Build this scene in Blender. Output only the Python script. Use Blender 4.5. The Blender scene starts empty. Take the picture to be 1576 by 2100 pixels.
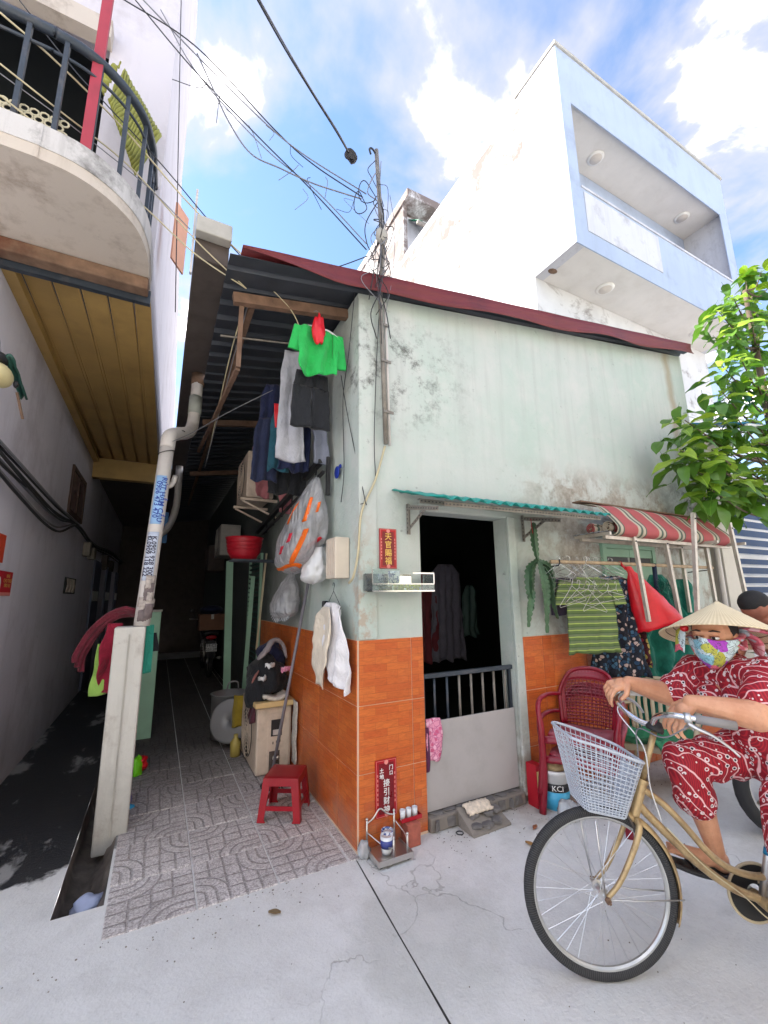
import bpy, bmesh, math, random
from math import pi, sin, cos, radians, sqrt, atan2
from mathutils import Vector, Matrix, noise
random.seed(7)
SC = bpy.context.scene
COL = SC.collection

# ---------------------------------------------------------------- camera, sky, sun, exposure
cam_data = bpy.data.cameras.new('camera')
cam_data.sensor_fit = 'VERTICAL'; cam_data.sensor_height = 24.0; cam_data.lens = 24.0 * 872.4 / 2100
cam_data.clip_start = 0.02; cam_data.clip_end = 2000
cam = bpy.data.objects.new('camera', cam_data); COL.objects.link(cam); SC.camera = cam
def cam_axes(yaw, pitch, roll):
    f = Vector((sin(yaw) * cos(pitch), cos(yaw) * cos(pitch), sin(pitch)))
    r = Vector((cos(yaw), -sin(yaw), 0)); u = r.cross(f)
    return cos(roll) * r + sin(roll) * u, -sin(roll) * r + cos(roll) * u, f
_r, _u, _f = cam_axes(radians(27.577), radians(11.01), radians(-0.668))
cam.matrix_world = Matrix(((_r.x, _u.x, -_f.x, -1.162), (_r.y, _u.y, -_f.y, -2.605), (_r.z, _u.z, -_f.z, 1.5), (0, 0, 0, 1)))

SUN_DIR = Vector((-0.62, 0.42, 0.70)).normalized()      # towards the sun: behind the houses, from the left
SUN_EL = math.asin(SUN_DIR.z); SUN_AZ = atan2(SUN_DIR.x, SUN_DIR.y)
world = bpy.data.worlds.new('World'); SC.world = world; world.use_nodes = True
CLOUD_OFFSET = (11.9, 6.3, 16.1); VEIL = (2.35, 2.32, 2.6, 1); CORE = (60.0, 57.0, 55.0, 1)
def build_sky():
    nt = world.node_tree; N = nt.nodes; L = nt.links.new
    bg = N['Background']; bg.inputs[1].default_value = 0.054
    sky = N.new('ShaderNodeTexSky'); sky.sky_type = 'NISHITA'; sky.sun_disc = False
    sky.sun_elevation = SUN_EL; sky.sun_rotation = SUN_AZ % (2 * pi); sky.air_density = 1.0; sky.dust_density = 0.3; sky.ozone_density = 3.2
    tc = N.new('ShaderNodeTexCoord')
    # clouds on a flat layer: direction divided by its height
    sep = N.new('ShaderNodeSeparateXYZ'); L(tc.outputs['Generated'], sep.inputs[0])
    mx = N.new('ShaderNodeMath'); mx.operation = 'MAXIMUM'; L(sep.outputs[2], mx.inputs[0]); mx.inputs[1].default_value = 0.09
    dv = N.new('ShaderNodeVectorMath'); dv.operation = 'DIVIDE'; L(tc.outputs['Generated'], dv.inputs[0])
    cmb = N.new('ShaderNodeCombineXYZ')
    for i in range(3): L(mx.outputs[0], cmb.inputs[i])
    L(cmb.outputs[0], dv.inputs[1])
    n1 = N.new('ShaderNodeTexNoise'); n1.inputs['Scale'].default_value = 2.1; n1.inputs['Detail'].default_value = 9; n1.inputs['Roughness'].default_value = 0.54; n1.inputs['Distortion'].default_value = 0.25
    mp = N.new('ShaderNodeMapping'); mp.inputs['Location'].default_value = CLOUD_OFFSET; L(dv.outputs[0], mp.inputs[0]); L(mp.outputs[0], n1.inputs['Vector'])
    rm = N.new('ShaderNodeValToRGB'); rm.color_ramp.interpolation = 'EASE'; rm.color_ramp.elements[0].position = 0.40; rm.color_ramp.elements[1].position = 0.64
    L(n1.outputs[0], rm.inputs[0])                       # thin veil
    rc = N.new('ShaderNodeValToRGB'); rc.color_ramp.interpolation = 'EASE'; rc.color_ramp.elements[0].position = 0.55; rc.color_ramp.elements[1].position = 0.80
    L(n1.outputs[0], rc.inputs[0])                       # dense sunlit cores
    mix1 = N.new('ShaderNodeMix'); mix1.data_type = 'RGBA'; L(rm.outputs[0], mix1.inputs[0]); L(sky.outputs[0], mix1.inputs[6]); mix1.inputs[7].default_value = VEIL
    mix = N.new('ShaderNodeMix'); mix.data_type = 'RGBA'; L(rc.outputs[0], mix.inputs[0]); L(mix1.outputs[2], mix.inputs[6]); mix.inputs[7].default_value = CORE
    L(mix.outputs[2], bg.inputs[0])
build_sky()
sun_data = bpy.data.lights.new('sun', 'SUN'); sun_data.energy = 2.0; sun_data.angle = radians(0.5); sun_data.color = (1.0, 0.95, 0.87)
sun = bpy.data.objects.new('sun', sun_data); COL.objects.link(sun)
sun.rotation_euler = (-SUN_DIR).to_track_quat('-Z', 'Y').to_euler(); sun.location = SUN_DIR * 30
VS = SC.view_settings
VS.view_transform = 'Standard'; VS.look = 'None'; VS.gamma = 1.0; VS.exposure = 2.95; VS.use_curve_mapping = False
SC.cycles.max_bounces = 7; SC.cycles.diffuse_bounces = 3; SC.cycles.transparent_max_bounces = 10; SC.cycles.transmission_bounces = 4
SC.cycles.sample_clamp_indirect = 8.0; SC.cycles.caustics_reflective = False; SC.cycles.caustics_refractive = False
try: SC.cycles.use_denoising = True
except Exception: pass

# ---------------------------------------------------------------- object helpers
def link(o):
    COL.objects.link(o); return o
def tag(o, label=None, cat=None, group=None, kind=None):
    if label: o['label'] = label
    if cat: o['category'] = cat
    if group: o['group'] = group
    if kind: o['kind'] = kind
    return o
def wloc(o):
    v = Vector(o.location)
    while o.parent: o = o.parent; v = v + o.location
    return v
def thing(name, loc, label, cat, group=None, rz=0):
    o = link(bpy.data.objects.new(name, None)); o.location = loc; o.rotation_euler = (0, 0, rz); o.empty_display_size = 0.05
    return tag(o, label, cat, group)
def copy_tree(o, parent=None):
    c = o.copy(); COL.objects.link(c); c.parent = parent
    for ch in list(o.children): copy_tree(ch, c)
    return c
class MB:
    """collects geometry in world (or local) coordinates and links it as one mesh object"""
    def __init__(s): s.v = []; s.f = []; s.m = []; s.mi = 0
    def add(s, vs, fs):
        b = len(s.v); s.v += [tuple(p) for p in vs]; s.f += [tuple(i + b for i in q) for q in fs]; s.m += [s.mi] * len(fs); return s
    def box(s, a, b):
        (x0, y0, z0), (x1, y1, z1) = a, b
        return s.add([(x0,y0,z0),(x1,y0,z0),(x1,y1,z0),(x0,y1,z0),(x0,y0,z1),(x1,y0,z1),(x1,y1,z1),(x0,y1,z1)],
                     [(0,3,2,1),(4,5,6,7),(0,1,5,4),(1,2,6,5),(2,3,7,6),(3,0,4,7)])
    def obox(s, c, size, m):
        """oriented box: m is a 3x3 or Euler matrix"""
        hx, hy, hz = [q / 2 for q in size]; c = Vector(c)
        vs = [c + m @ Vector(p) for p in ((-hx,-hy,-hz),(hx,-hy,-hz),(hx,hy,-hz),(-hx,hy,-hz),(-hx,-hy,hz),(hx,-hy,hz),(hx,hy,hz),(-hx,hy,hz))]
        return s.add(vs, [(0,3,2,1),(4,5,6,7),(0,1,5,4),(1,2,6,5),(2,3,7,6),(3,0,4,7)])
    def bar(s, a, b, w, h=None, up=(0, 0, 1)):
        """rectangular bar from a to b"""
        a, b = Vector(a), Vector(b); d = b - a; L = d.length; d.normalize(); up = Vector(up)
        if abs(d.dot(up)) > 0.98: up = Vector((0, 1, 0))
        x = d.cross(up).normalized(); z = x.cross(d)
        return s.obox((a + b) / 2, (w, L, h or w), Matrix((x, d, z)).transposed())
    def tube(s, pts, r, n=8, caps=True, flat=1.0, closed=False):
        pts = [Vector(p) for p in pts]; k = len(pts); rs = r if isinstance(r, (list, tuple)) else [r] * k
        t0 = (pts[1] - pts[0]).normalized(); ref = Vector((0, 0, 1)) if abs(t0.z) < 0.9 else Vector((1, 0, 0))
        x = t0.cross(ref).normalized(); vs = []
        for i, p in enumerate(pts):
            if closed: t = (pts[(i + 1) % k] - pts[i - 1]).normalized()
            else: t = (pts[min(i + 1, k - 1)] - pts[max(i - 1, 0)]).normalized()
            x = (x - t * x.dot(t)).normalized(); y = t.cross(x)
            for j in range(n):
                a = 2 * pi * j / n; vs.append(p + (x * cos(a) + y * sin(a) * flat) * rs[i])
        fs = []; kk = k if closed else k - 1
        for i in range(kk):
            for j in range(n):
                i2 = (i + 1) % k; fs.append((i*n+j, i*n+(j+1)%n, i2*n+(j+1)%n, i2*n+j))
        if caps and not closed: fs += [tuple(range(n))[::-1], tuple((k-1)*n + j for j in range(n))]
        return s.add(vs, fs)
    def lathe(s, prof, o=(0, 0, 0), n=24, axis=(0, 0, 1), sx=1, sy=1, a0=0, a1=None):
        q = Vector((0, 0, 1)).rotation_difference(Vector(axis)).to_matrix(); o = Vector(o); vs = []; full = a1 is None; a1 = 2 * pi if full else a1
        nn = n if full else n + 1
        for r, z in prof:
            for j in range(nn):
                a = a0 + (a1 - a0) * j / n; vs.append(o + q @ Vector((r * cos(a) * sx, r * sin(a) * sy, z)))
        fs = []
        for i in range(len(prof) - 1):
            for j in range(n):
                j2 = (j + 1) % nn; fs.append((i*nn+j, i*nn+j2, (i+1)*nn+j2, (i+1)*nn+j))
        return s.add(vs, fs)
    def disc(s, c, r, axis=(0, 0, 1), n=24, sx=1, sy=1):
        q = Vector((0, 0, 1)).rotation_difference(Vector(axis)).to_matrix(); c = Vector(c)
        return s.add([c + q @ Vector((r * cos(2*pi*j/n) * sx, r * sin(2*pi*j/n) * sy, 0)) for j in range(n)], [tuple(range(n))])
    def ell(s, c, r, n=14, m=9, rot=None, fn=None):
        c = Vector(c); r = (r, r, r) if isinstance(r, (int, float)) else r; vs = []
        for i in range(m + 1):
            ph = pi * i / m
            for j in range(n):
                a = 2 * pi * j / n; p = Vector((r[0]*sin(ph)*cos(a), r[1]*sin(ph)*sin(a), r[2]*cos(ph)))
                if fn: p = fn(p)
                vs.append(c + (rot @ p if rot else p))
        return s.add(vs, [(i*n+j, (i+1)*n+j, (i+1)*n+(j+1)%n, i*n+(j+1)%n) for i in range(m) for j in range(n)])
    def grid(s, fn, nu, nv, closed_u=False):
        w = nu if closed_u else nu + 1
        vs = [fn(i / nu, j / nv) for j in range(nv + 1) for i in range(w)]
        return s.add(vs, [(j*w+i, j*w+(i+1)%w, (j+1)*w+(i+1)%w, (j+1)*w+i) for j in range(nv) for i in range(nu)])
    def slab(s, fn, nu, nv, t):
        """grid with thickness t, closed all round; fn(u,v) gives points"""
        P = [[Vector(fn(i / nu, j / nv)) for i in range(nu + 1)] for j in range(nv + 1)]; w = nu + 1; A = []; B = []
        for j in range(nv + 1):
            for i in range(nu + 1):
                du = P[j][min(i+1, nu)] - P[j][max(i-1, 0)]; dw = P[min(j+1, nv)][i] - P[max(j-1, 0)][i]
                n = du.cross(dw); n = n.normalized() if n.length > 1e-12 else Vector((0, 0, 1))
                A.append(P[j][i] + n * t / 2); B.append(P[j][i] - n * t / 2)
        k = len(A); fs = []
        for j in range(nv):
            for i in range(nu):
                q = (j*w+i, j*w+i+1, (j+1)*w+i+1, (j+1)*w+i); fs.append(q); fs.append(tuple(k + a for a in q[::-1]))
        ring = [i for i in range(w)] + [j*w+nu for j in range(1, nv+1)] + [nv*w+i for i in range(nu-1, -1, -1)] + [j*w for j in range(nv-1, 0, -1)]
        for a, b in zip(ring, ring[1:] + ring[:1]): fs.append((b, a, k + a, k + b))
        return s.add(A + B, fs)
    def prism(s, poly, d):
        """closed prism: 3D polygon extruded by vector d"""
        d = Vector(d); n = len(poly); p = [Vector(q) for q in poly]
        return s.add(p + [q + d for q in p], [tuple(range(n))[::-1], tuple(range(n, 2*n))] + [(i, (i+1)%n, n+(i+1)%n, n+i) for i in range(n)])
    def build(s, name, mat, parent=None, smooth=False, local=False, bevel=0, solid=0, sub=0, origin=None, auto=None, fix=True):
        me = bpy.data.meshes.new(name)
        if local: o0 = Vector((0, 0, 0))
        elif parent: o0 = wloc(parent)
        elif origin is not None: o0 = Vector(origin)
        else:
            xs = [p[0] for p in s.v]; ys = [p[1] for p in s.v]; o0 = Vector(((min(xs)+max(xs))/2, (min(ys)+max(ys))/2, min(p[2] for p in s.v)))
        me.from_pydata([(p[0]-o0.x, p[1]-o0.y, p[2]-o0.z) for p in s.v], [], s.f)
        mats = mat if isinstance(mat, (list, tuple)) else [mat]
        for q in mats: me.materials.append(q)
        me.polygons.foreach_set('material_index', s.m)
        if fix:
            bm = bmesh.new(); bm.from_mesh(me); bmesh.ops.remove_doubles(bm, verts=bm.verts, dist=1e-5); bmesh.ops.recalc_face_normals(bm, faces=bm.faces); bm.to_mesh(me); bm.free()
        if smooth: me.polygons.foreach_set('use_smooth', [True] * len(me.polygons))
        o = link(bpy.data.objects.new(name, me))
        if parent: o.parent = parent
        elif not local: o.location = o0
        if smooth and auto: me.set_sharp_from_angle(angle=radians(auto))
        if solid: md = o.modifiers.new('solid', 'SOLIDIFY'); md.thickness = solid; md.offset = 0
        if bevel: md = o.modifiers.new('bevel', 'BEVEL'); md.width = bevel; md.segments = 2; md.limit_method = 'ANGLE'; md.angle_limit = radians(40)
        if sub: md = o.modifiers.new('sub', 'SUBSURF'); md.levels = sub; md.render_levels = sub
        return o
def spline(pts, n=8):
    """Catmull-Rom through points"""
    P = [Vector(p) for p in pts]; P = [2*P[0]-P[1]] + P + [2*P[-1]-P[-2]]; out = []
    for i in range(1, len(P) - 2):
        a, b, c, d = P[i-1:i+3]
        for k in range(n):
            t = k / n; out.append(0.5 * ((2*b) + (c-a)*t + (2*a-5*b+4*c-d)*t*t + (3*b-a-3*c+d)*t**3))
    out.append(P[-2]); return out
def sag(a, b, d, n=14):
    a, b = Vector(a), Vector(b)
    return [a.lerp(b, i/n) - Vector((0, 0, d * 4 * (i/n) * (1 - i/n))) for i in range(n + 1)]
def text_mesh(name, body, size, mat, m, parent=None, extrude=0.0005, align='CENTER', bold=0.0, loc_local=False):
    """lettering as a mesh; m is a 4x4 world matrix (x right, y up on the page)"""
    cu = bpy.data.curves.new(name, 'FONT'); cu.body = body; cu.size = size; cu.extrude = extrude; cu.align_x = align; cu.align_y = 'CENTER'; cu.offset = bold; cu.resolution_u = 2
    t = link(bpy.data.objects.new(name, cu)); bpy.context.view_layer.update()
    me = bpy.data.meshes.new_from_object(t.evaluated_get(bpy.context.evaluated_depsgraph_get())); bpy.data.objects.remove(t); bpy.data.curves.remove(cu)
    me.materials.clear(); me.materials.append(mat)
    o = link(bpy.data.objects.new(name, me))
    me.transform(m)
    if parent:
        o.parent = parent
        if not loc_local: me.transform(Matrix.Translation(-wloc(parent)))
    return o
def page(o, x, y):
    """4x4 matrix of a page with origin o, right x and up y"""
    x = Vector(x).normalized(); y = Vector(y); y = (y - x * y.dot(x)).normalized(); z = x.cross(y)
    m = Matrix((x, y, z)).transposed().to_4x4(); m.translation = Vector(o); return m
def nz(x, y=0.0, z=0.0): return noise.noise(Vector((x, y, z)))

# ---------------------------------------------------------------- material helpers
def srgb(r, g, b):
    f = lambda c: (c/255/12.92) if c/255 <= 0.04045 else ((c/255+0.055)/1.055)**2.4
    return (f(r), f(g), f(b))
class NT:
    def __init__(s, name):
        s.mat = bpy.data.materials.new(name); s.mat.use_nodes = True; s.nt = s.mat.node_tree; s.N = s.nt.nodes
        s.bsdf = s.N['Principled BSDF']; s.out = s.N['Material Output']
    def L(s, a, b): s.nt.links.new(a, b)
    def new(s, t, **kw):
        n = s.N.new(t)
        for k, v in kw.items(): setattr(n, k, v)
        return n
    def pos(s): return s.new('ShaderNodeNewGeometry').outputs['Position']
    def obj(s): return s.new('ShaderNodeTexCoord').outputs['Object']
    def rnd(s): return s.new('ShaderNodeObjectInfo').outputs['Random']
    def mapping(s, v, scale=(1, 1, 1), loc=(0, 0, 0), rot=(0, 0, 0)):
        n = s.new('ShaderNodeMapping'); s.L(v, n.inputs[0]); n.inputs['Scale'].default_value = scale; n.inputs['Location'].default_value = loc; n.inputs['Rotation'].default_value = rot; return n.outputs[0]
    def noise(s, v, scale, detail=5, rough=0.55, dist=0.0):
        n = s.new('ShaderNodeTexNoise'); s.L(v, n.inputs['Vector']); n.inputs['Scale'].default_value = scale; n.inputs['Detail'].default_value = detail; n.inputs['Roughness'].default_value = rough; n.inputs['Distortion'].default_value = dist; return n.outputs['Fac']
    def voro(s, v, scale, feature='F1', out='Distance', rand=1.0):
        n = s.new('ShaderNodeTexVoronoi'); n.feature = feature; s.L(v, n.inputs['Vector']); n.inputs['Scale'].default_value = scale; n.inputs['Randomness'].default_value = rand; return n.outputs[out]
    def math(s, op, a, b=None, c=None, clamp=False):
        n = s.new('ShaderNodeMath', operation=op, use_clamp=clamp)
        for i, q in enumerate((a, b, c)):
            if q is None: continue
            if isinstance(q, (int, float)): n.inputs[i].default_value = q
            else: s.L(q, n.inputs[i])
        return n.outputs[0]
    def ramp(s, v, a, b, inv=False):
        n = s.new('ShaderNodeMapRange'); n.clamp = True; s.L(v, n.inputs[0]); n.inputs[1].default_value = a; n.inputs[2].default_value = b
        n.inputs[3].default_value = 1.0 if inv else 0.0; n.inputs[4].default_value = 0.0 if inv else 1.0; return n.outputs[0]
    def mix(s, f, a, b, mode='MIX'):
        n = s.new('ShaderNodeMix', data_type='RGBA', blend_type=mode)
        for i, q in ((0, f), (6, a), (7, b)):
            if isinstance(q, (int, float)): n.inputs[i].default_value = q
            elif isinstance(q, tuple): n.inputs[i].default_value = (q + (1,))[:4]
            else: s.L(q, n.inputs[i])
        return n.outputs[2]
    def sep(s, v):
        n = s.new('ShaderNodeSeparateXYZ'); s.L(v, n.inputs[0]); return n.outputs
    def comb(s, x, y, z):
        n = s.new('ShaderNodeCombineXYZ')
        for i, q in enumerate((x, y, z)):
            if isinstance(q, (int, float)): n.inputs[i].default_value = q
            else: s.L(q, n.inputs[i])
        return n.outputs[0]
    def bump(s, h, strength=0.3, dist=0.01, nrm=None):
        n = s.new('ShaderNodeBump'); s.L(h, n.inputs['Height']); n.inputs['Strength'].default_value = strength; n.inputs['Distance'].default_value = dist
        if nrm is not None: s.L(nrm, n.inputs['Normal'])
        return n.outputs[0]
    def fin(s, col=None, rough=None, nrm=None, metal=None, **kw):
        B = s.bsdf.inputs
        for k, q in (('Base Color', col), ('Roughness', rough), ('Metallic', metal), ('Normal', nrm)):
            if q is None: continue
            if isinstance(q, (int, float)): B[k].default_value = q
            elif isinstance(q, tuple): B[k].default_value = (q + (1,))[:4]
            else: s.L(q, B[k])
        for k, q in kw.items(): B[k].default_value = q
        return s.mat
def mat(name, col, rough=0.6, metal=0.0, var=0.12, vscale=6.0, bump=0.0, bscale=40.0, dirt=0.0, dcol=(0.08, 0.07, 0.06), dscale=3.0, coord='pos', **kw):
    """plain surface: colour with uneven tone, blotchy dirt and fine relief"""
    n = NT(name); p = n.pos() if coord == 'pos' else n.obj()
    f = n.noise(p, vscale, 6, 0.6); c0 = tuple(max(0, q * (1 - var)) for q in col); c1 = tuple(min(1, q * (1 + var)) for q in col)
    c = n.mix(n.ramp(f, 0.3, 0.7), c0, c1)
    if dirt: c = n.mix(n.math('MULTIPLY', n.ramp(n.noise(p, dscale, 8, 0.65), 0.5, 0.75), dirt), c, dcol)
    r = n.math('ADD', n.math('MULTIPLY', f, 0.25), rough - 0.12, clamp=True)
    nr = n.bump(n.noise(p, bscale, 4, 0.6), bump, 0.004) if bump else None
    return n.fin(c, r, nr, metal, **kw)
def cloth_mat(name, col, var=0.12, weave=900, **kw):
    n = NT(name); p = n.obj(); f = n.noise(p, 9, 4, 0.6)
    c = n.mix(n.ramp(f, 0.3, 0.7), tuple(q*(1-var) for q in col), tuple(min(1, q*(1+var)) for q in col))
    wr = n.bump(n.noise(n.mapping(p, (1, 1, 0.55)), 16, 4, 0.55, 1.6), 0.8, 0.018)
    return n.fin(c, 0.9, n.bump(n.noise(p, weave / 8, 2, 0.5), 0.15, 0.002, wr), **{'Sheen Weight': 0.1, **kw})


# ---------------------------------------------------------------- surface materials
def make_green_wall():
    n = NT('pale_green_plaster'); p = n.pos(); s = n.sep(p)
    base = n.mix(n.ramp(n.noise(p, 1.1, 5, 0.6), 0.38, 0.62), srgb(182, 195, 186), srgb(196, 199, 194))
    base = n.mix(n.math('MULTIPLY', n.ramp(n.noise(p, 3.5, 8, 0.7), 0.5, 0.66), 0.6), base, srgb(202, 202, 197))
    st = n.noise(n.mapping(p, (9, 9, 0.55)), 1.0, 6, 0.65)                         # rain streaks running down
    up = n.ramp(s[2], 1.9, 3.2)
    base = n.mix(n.math('MULTIPLY', n.math('MULTIPLY', n.ramp(st, 0.5, 0.75), up), 0.42), base, srgb(158, 160, 156))
    # brown run below the roof's right end
    dx = n.math('ABSOLUTE', n.math('SUBTRACT', s[0], n.math('ADD', 3.93, n.math('MULTIPLY', n.noise(p, 1.5, 3), 0.35))))
    base = n.mix(n.math('MULTIPLY', n.math('MULTIPLY', n.ramp(dx, 0.02, 0.11, True), n.ramp(s[2], 2.7, 3.2)), 0.6), base, srgb(156, 132, 98))
    # peeled patches above and beside the canopy
    pe = n.ramp(n.noise(p, 2.6, 9, 0.72, 0.4), 0.44, 0.53)
    band = n.math('MULTIPLY', n.ramp(s[2], 2.72, 2.45), n.ramp(s[0], 1.2, 2.1))
    pl = n.math('MULTIPLY', pe, band)
    bare = n.mix(n.ramp(n.noise(p, 14, 6, 0.7), 0.35, 0.65), srgb(138, 130, 118), srgb(184, 178, 168))
    base = n.mix(pl, base, bare)
    # dark mould in blotches
    mo = n.math('MULTIPLY', n.ramp(n.noise(p, 5.5, 10, 0.8), 0.50, 0.62), n.math('MULTIPLY', n.math('MULTIPLY', n.ramp(s[0], 1.15, 0.45), n.ramp(s[1], 0.5, 0.1)), n.math('MULTIPLY', n.ramp(s[2], 2.6, 3.0), n.ramp(s[2], 3.75, 3.4))))
    mo2 = n.math('MULTIPLY', n.ramp(n.noise(p, 4.5, 10, 0.78), 0.46, 0.58), n.math('MULTIPLY', n.ramp(s[0], 3.5, 4.1), n.math('MULTIPLY', n.ramp(s[2], 2.05, 2.25), n.ramp(s[2], 2.85, 2.6))))
    spk = n.math('MULTIPLY', n.ramp(n.noise(p, 13, 10, 0.8), 0.6, 0.66), 0.55)
    dk = n.math('MAXIMUM', n.math('MULTIPLY', n.math('MAXIMUM', mo, mo2), 0.85), spk)
    base = n.mix(dk, base, srgb(74, 74, 70))
    # chipped corner and splash at the foot
    ch = n.math('MULTIPLY', n.ramp(n.noise(p, 9, 9, 0.75), 0.47, 0.55), n.math('MULTIPLY', n.ramp(n.math('MAXIMUM', s[0], n.math('MULTIPLY', s[1], 1.4)), 0.16, 0.06), n.ramp(s[2], 2.2, 1.5)))
    base = n.mix(n.math('MULTIPLY', ch, 0.8), base, srgb(178, 160, 142))
    ft = n.math('MULTIPLY', n.ramp(n.noise(p, 6, 8, 0.7), 0.38, 0.55), n.ramp(s[2], 0.75, 0.1))
    base = n.mix(ft, base, srgb(128, 116, 102))
    depth_shade = n.math('MULTIPLY', n.ramp(n.math('ADD', s[1], n.math('MULTIPLY', n.noise(p, 1.5, 6, 0.7), 1.5)), 1.6, 3.6), 0.9); base = n.mix(depth_shade, base, srgb(56, 64, 61))  # alley shade painted into the wall colour, deepening with distance
    h = n.math('SUBTRACT', n.math('ADD', n.noise(p, 30, 6, 0.65), n.math('MULTIPLY', n.noise(p, 3.0, 4), 1.5)), n.math('MULTIPLY', n.math('MAXIMUM', pl, ch), 0.7))
    return n.fin(base, 0.85, n.bump(h, 0.35, 0.012))
def make_white_wall(name, col, stain, amt=0.5, scale=1.2, low=None, bump=0.2):
    n = NT(name); p = n.pos(); s = n.sep(p)
    b = n.mix(n.ramp(n.noise(p, 1.5, 6, 0.6), 0.35, 0.65), tuple(q * 0.93 for q in col), col)
    sk = n.ramp(n.noise(n.mapping(p, (6, 6, 0.8)), 1.0, 7, 0.7), 0.52, 0.74)
    bl = n.ramp(n.noise(p, scale, 9, 0.7), 0.52, 0.68)
    b = n.mix(n.math('MULTIPLY', n.math('MULTIPLY', n.math('ADD', n.math('MULTIPLY', sk, 0.5), bl, clamp=True), amt), 1.0), b, stain)
    if low: b = n.mix(n.math('MULTIPLY', n.ramp(n.math('ADD', s[2], n.math('MULTIPLY', n.noise(p, 3, 6, 0.7), 0.9)), low[1], low[0]), low[2]), b, srgb(70, 70, 76))
    sp = n.math('MULTIPLY', n.ramp(n.noise(p, 11, 10, 0.8), 0.64, 0.70), 0.5)
    b = n.mix(sp, b, srgb(80, 78, 78))
    return n.fin(b, 0.85, n.bump(n.noise(p, 22, 6, 0.65), bump, 0.01))
def make_street():
    n = NT('street_concrete'); p = n.pos(); s = n.sep(p)
    c = n.mix(n.ramp(n.noise(p, 0.9, 7, 0.65), 0.35, 0.65), srgb(212, 211, 208), srgb(228, 227, 225))
    c = n.mix(n.math('MULTIPLY', n.ramp(n.noise(p, 4.5, 9, 0.75), 0.48, 0.72), 0.5), c, srgb(190, 187, 183))
    c = n.mix(n.math('MULTIPLY', n.ramp(n.noise(n.mapping(p, (1, 1, 1), (4, 2, 0)), 1.7, 9, 0.72, 0.6), 0.55, 0.7), 0.4), c, srgb(190, 188, 184))
    nv = n.new('ShaderNodeTexNoise'); nv.inputs['Scale'].default_value = 3.0; nv.inputs['Detail'].default_value = 5; n.L(p, nv.inputs['Vector']); vs = n.new('ShaderNodeVectorMath', operation='SCALE'); n.L(nv.outputs['Color'], vs.inputs[0]); vs.inputs['Scale'].default_value = 0.5; va = n.new('ShaderNodeVectorMath', operation='ADD'); n.L(p, va.inputs[0]); n.L(vs.outputs[0], va.inputs[1])
    ck = n.math('MULTIPLY', n.ramp(n.voro(va.outputs[0], 0.75, 'DISTANCE_TO_EDGE'), 0.0035, 0.001), n.ramp(n.noise(p, 0.8, 3), 0.52, 0.6)); c = n.mix(n.math('MULTIPLY', ck, 0.4), c, srgb(120, 114, 108))
    c = n.mix(n.math('MULTIPLY', n.ramp(n.noise(p, 60, 4, 0.7), 0.55, 0.75), 0.25), c, srgb(140, 138, 136))
    # a damp grey patch with a round pale spot, dirt along the house foot
    d = n.new('ShaderNodeVectorMath', operation='DISTANCE'); n.L(n.mapping(p, (1, 1, 0)), d.inputs[0]); d.inputs[1].default_value = (0.06, -0.68, 0)
    dd = n.math('ADD', d.outputs['Value'], n.math('MULTIPLY', n.math('SUBTRACT', n.noise(p, 2.5, 6, 0.6), 0.5), 0.9))
    c = n.mix(n.math('MULTIPLY', n.ramp(dd, 0.42, 0.24), 0.35), c, srgb(168, 168, 160))
    d2 = n.math('ADD', d.outputs['Value'], n.math('MULTIPLY', n.math('SUBTRACT', n.noise(p, 7, 6, 0.7), 0.5), 0.11))
    c = n.mix(n.math('MULTIPLY', n.ramp(d2, 0.115, 0.07), 0.55), c, srgb(214, 212, 208))
    ft = n.math('MULTIPLY', n.ramp(n.math('ADD', s[1], n.math('MULTIPLY', n.math('SUBTRACT', n.noise(p, 2.2, 7, 0.7), 0.5), 1.0)), -0.32, 0.0), n.ramp(s[0], 0.5, 1.0))
    c = n.mix(n.math('MULTIPLY', ft, 0.6), c, srgb(146, 128, 112))
    # black wet mortar spilled along the left alley
    wet = n.ramp(n.math('ADD', n.math('SUBTRACT', s[1], n.math('MULTIPLY', n.math('ADD', s[0], 1.4), 0.5)), n.math('MULTIPLY', n.math('SUBTRACT', n.noise(p, 1.9, 7, 0.6), 0.5), 1.5)), 0.78, 0.86)
    wet = n.math('MULTIPLY', wet, n.ramp(s[0], -1.2, -1.3))
    dry = n.math('MULTIPLY', n.ramp(n.noise(n.mapping(p, (1.6, 0.7, 1)), 2.4, 6, 0.6), 0.57, 0.64), 0.5)
    c = n.mix(n.math('MULTIPLY', wet, n.math('SUBTRACT', 1.0, dry)), c, srgb(52, 52, 54))
    h = n.math('SUBTRACT', n.math('ADD', n.noise(p, 8, 9, 0.75), n.math('MULTIPLY', n.noise(p, 70, 4, 0.6), 0.6)), ck)
    r = n.math('SUBTRACT', 0.9, n.math('MULTIPLY', wet, 0.35))
    return n.fin(c, r, n.bump(h, 0.45, 0.014))
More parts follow.
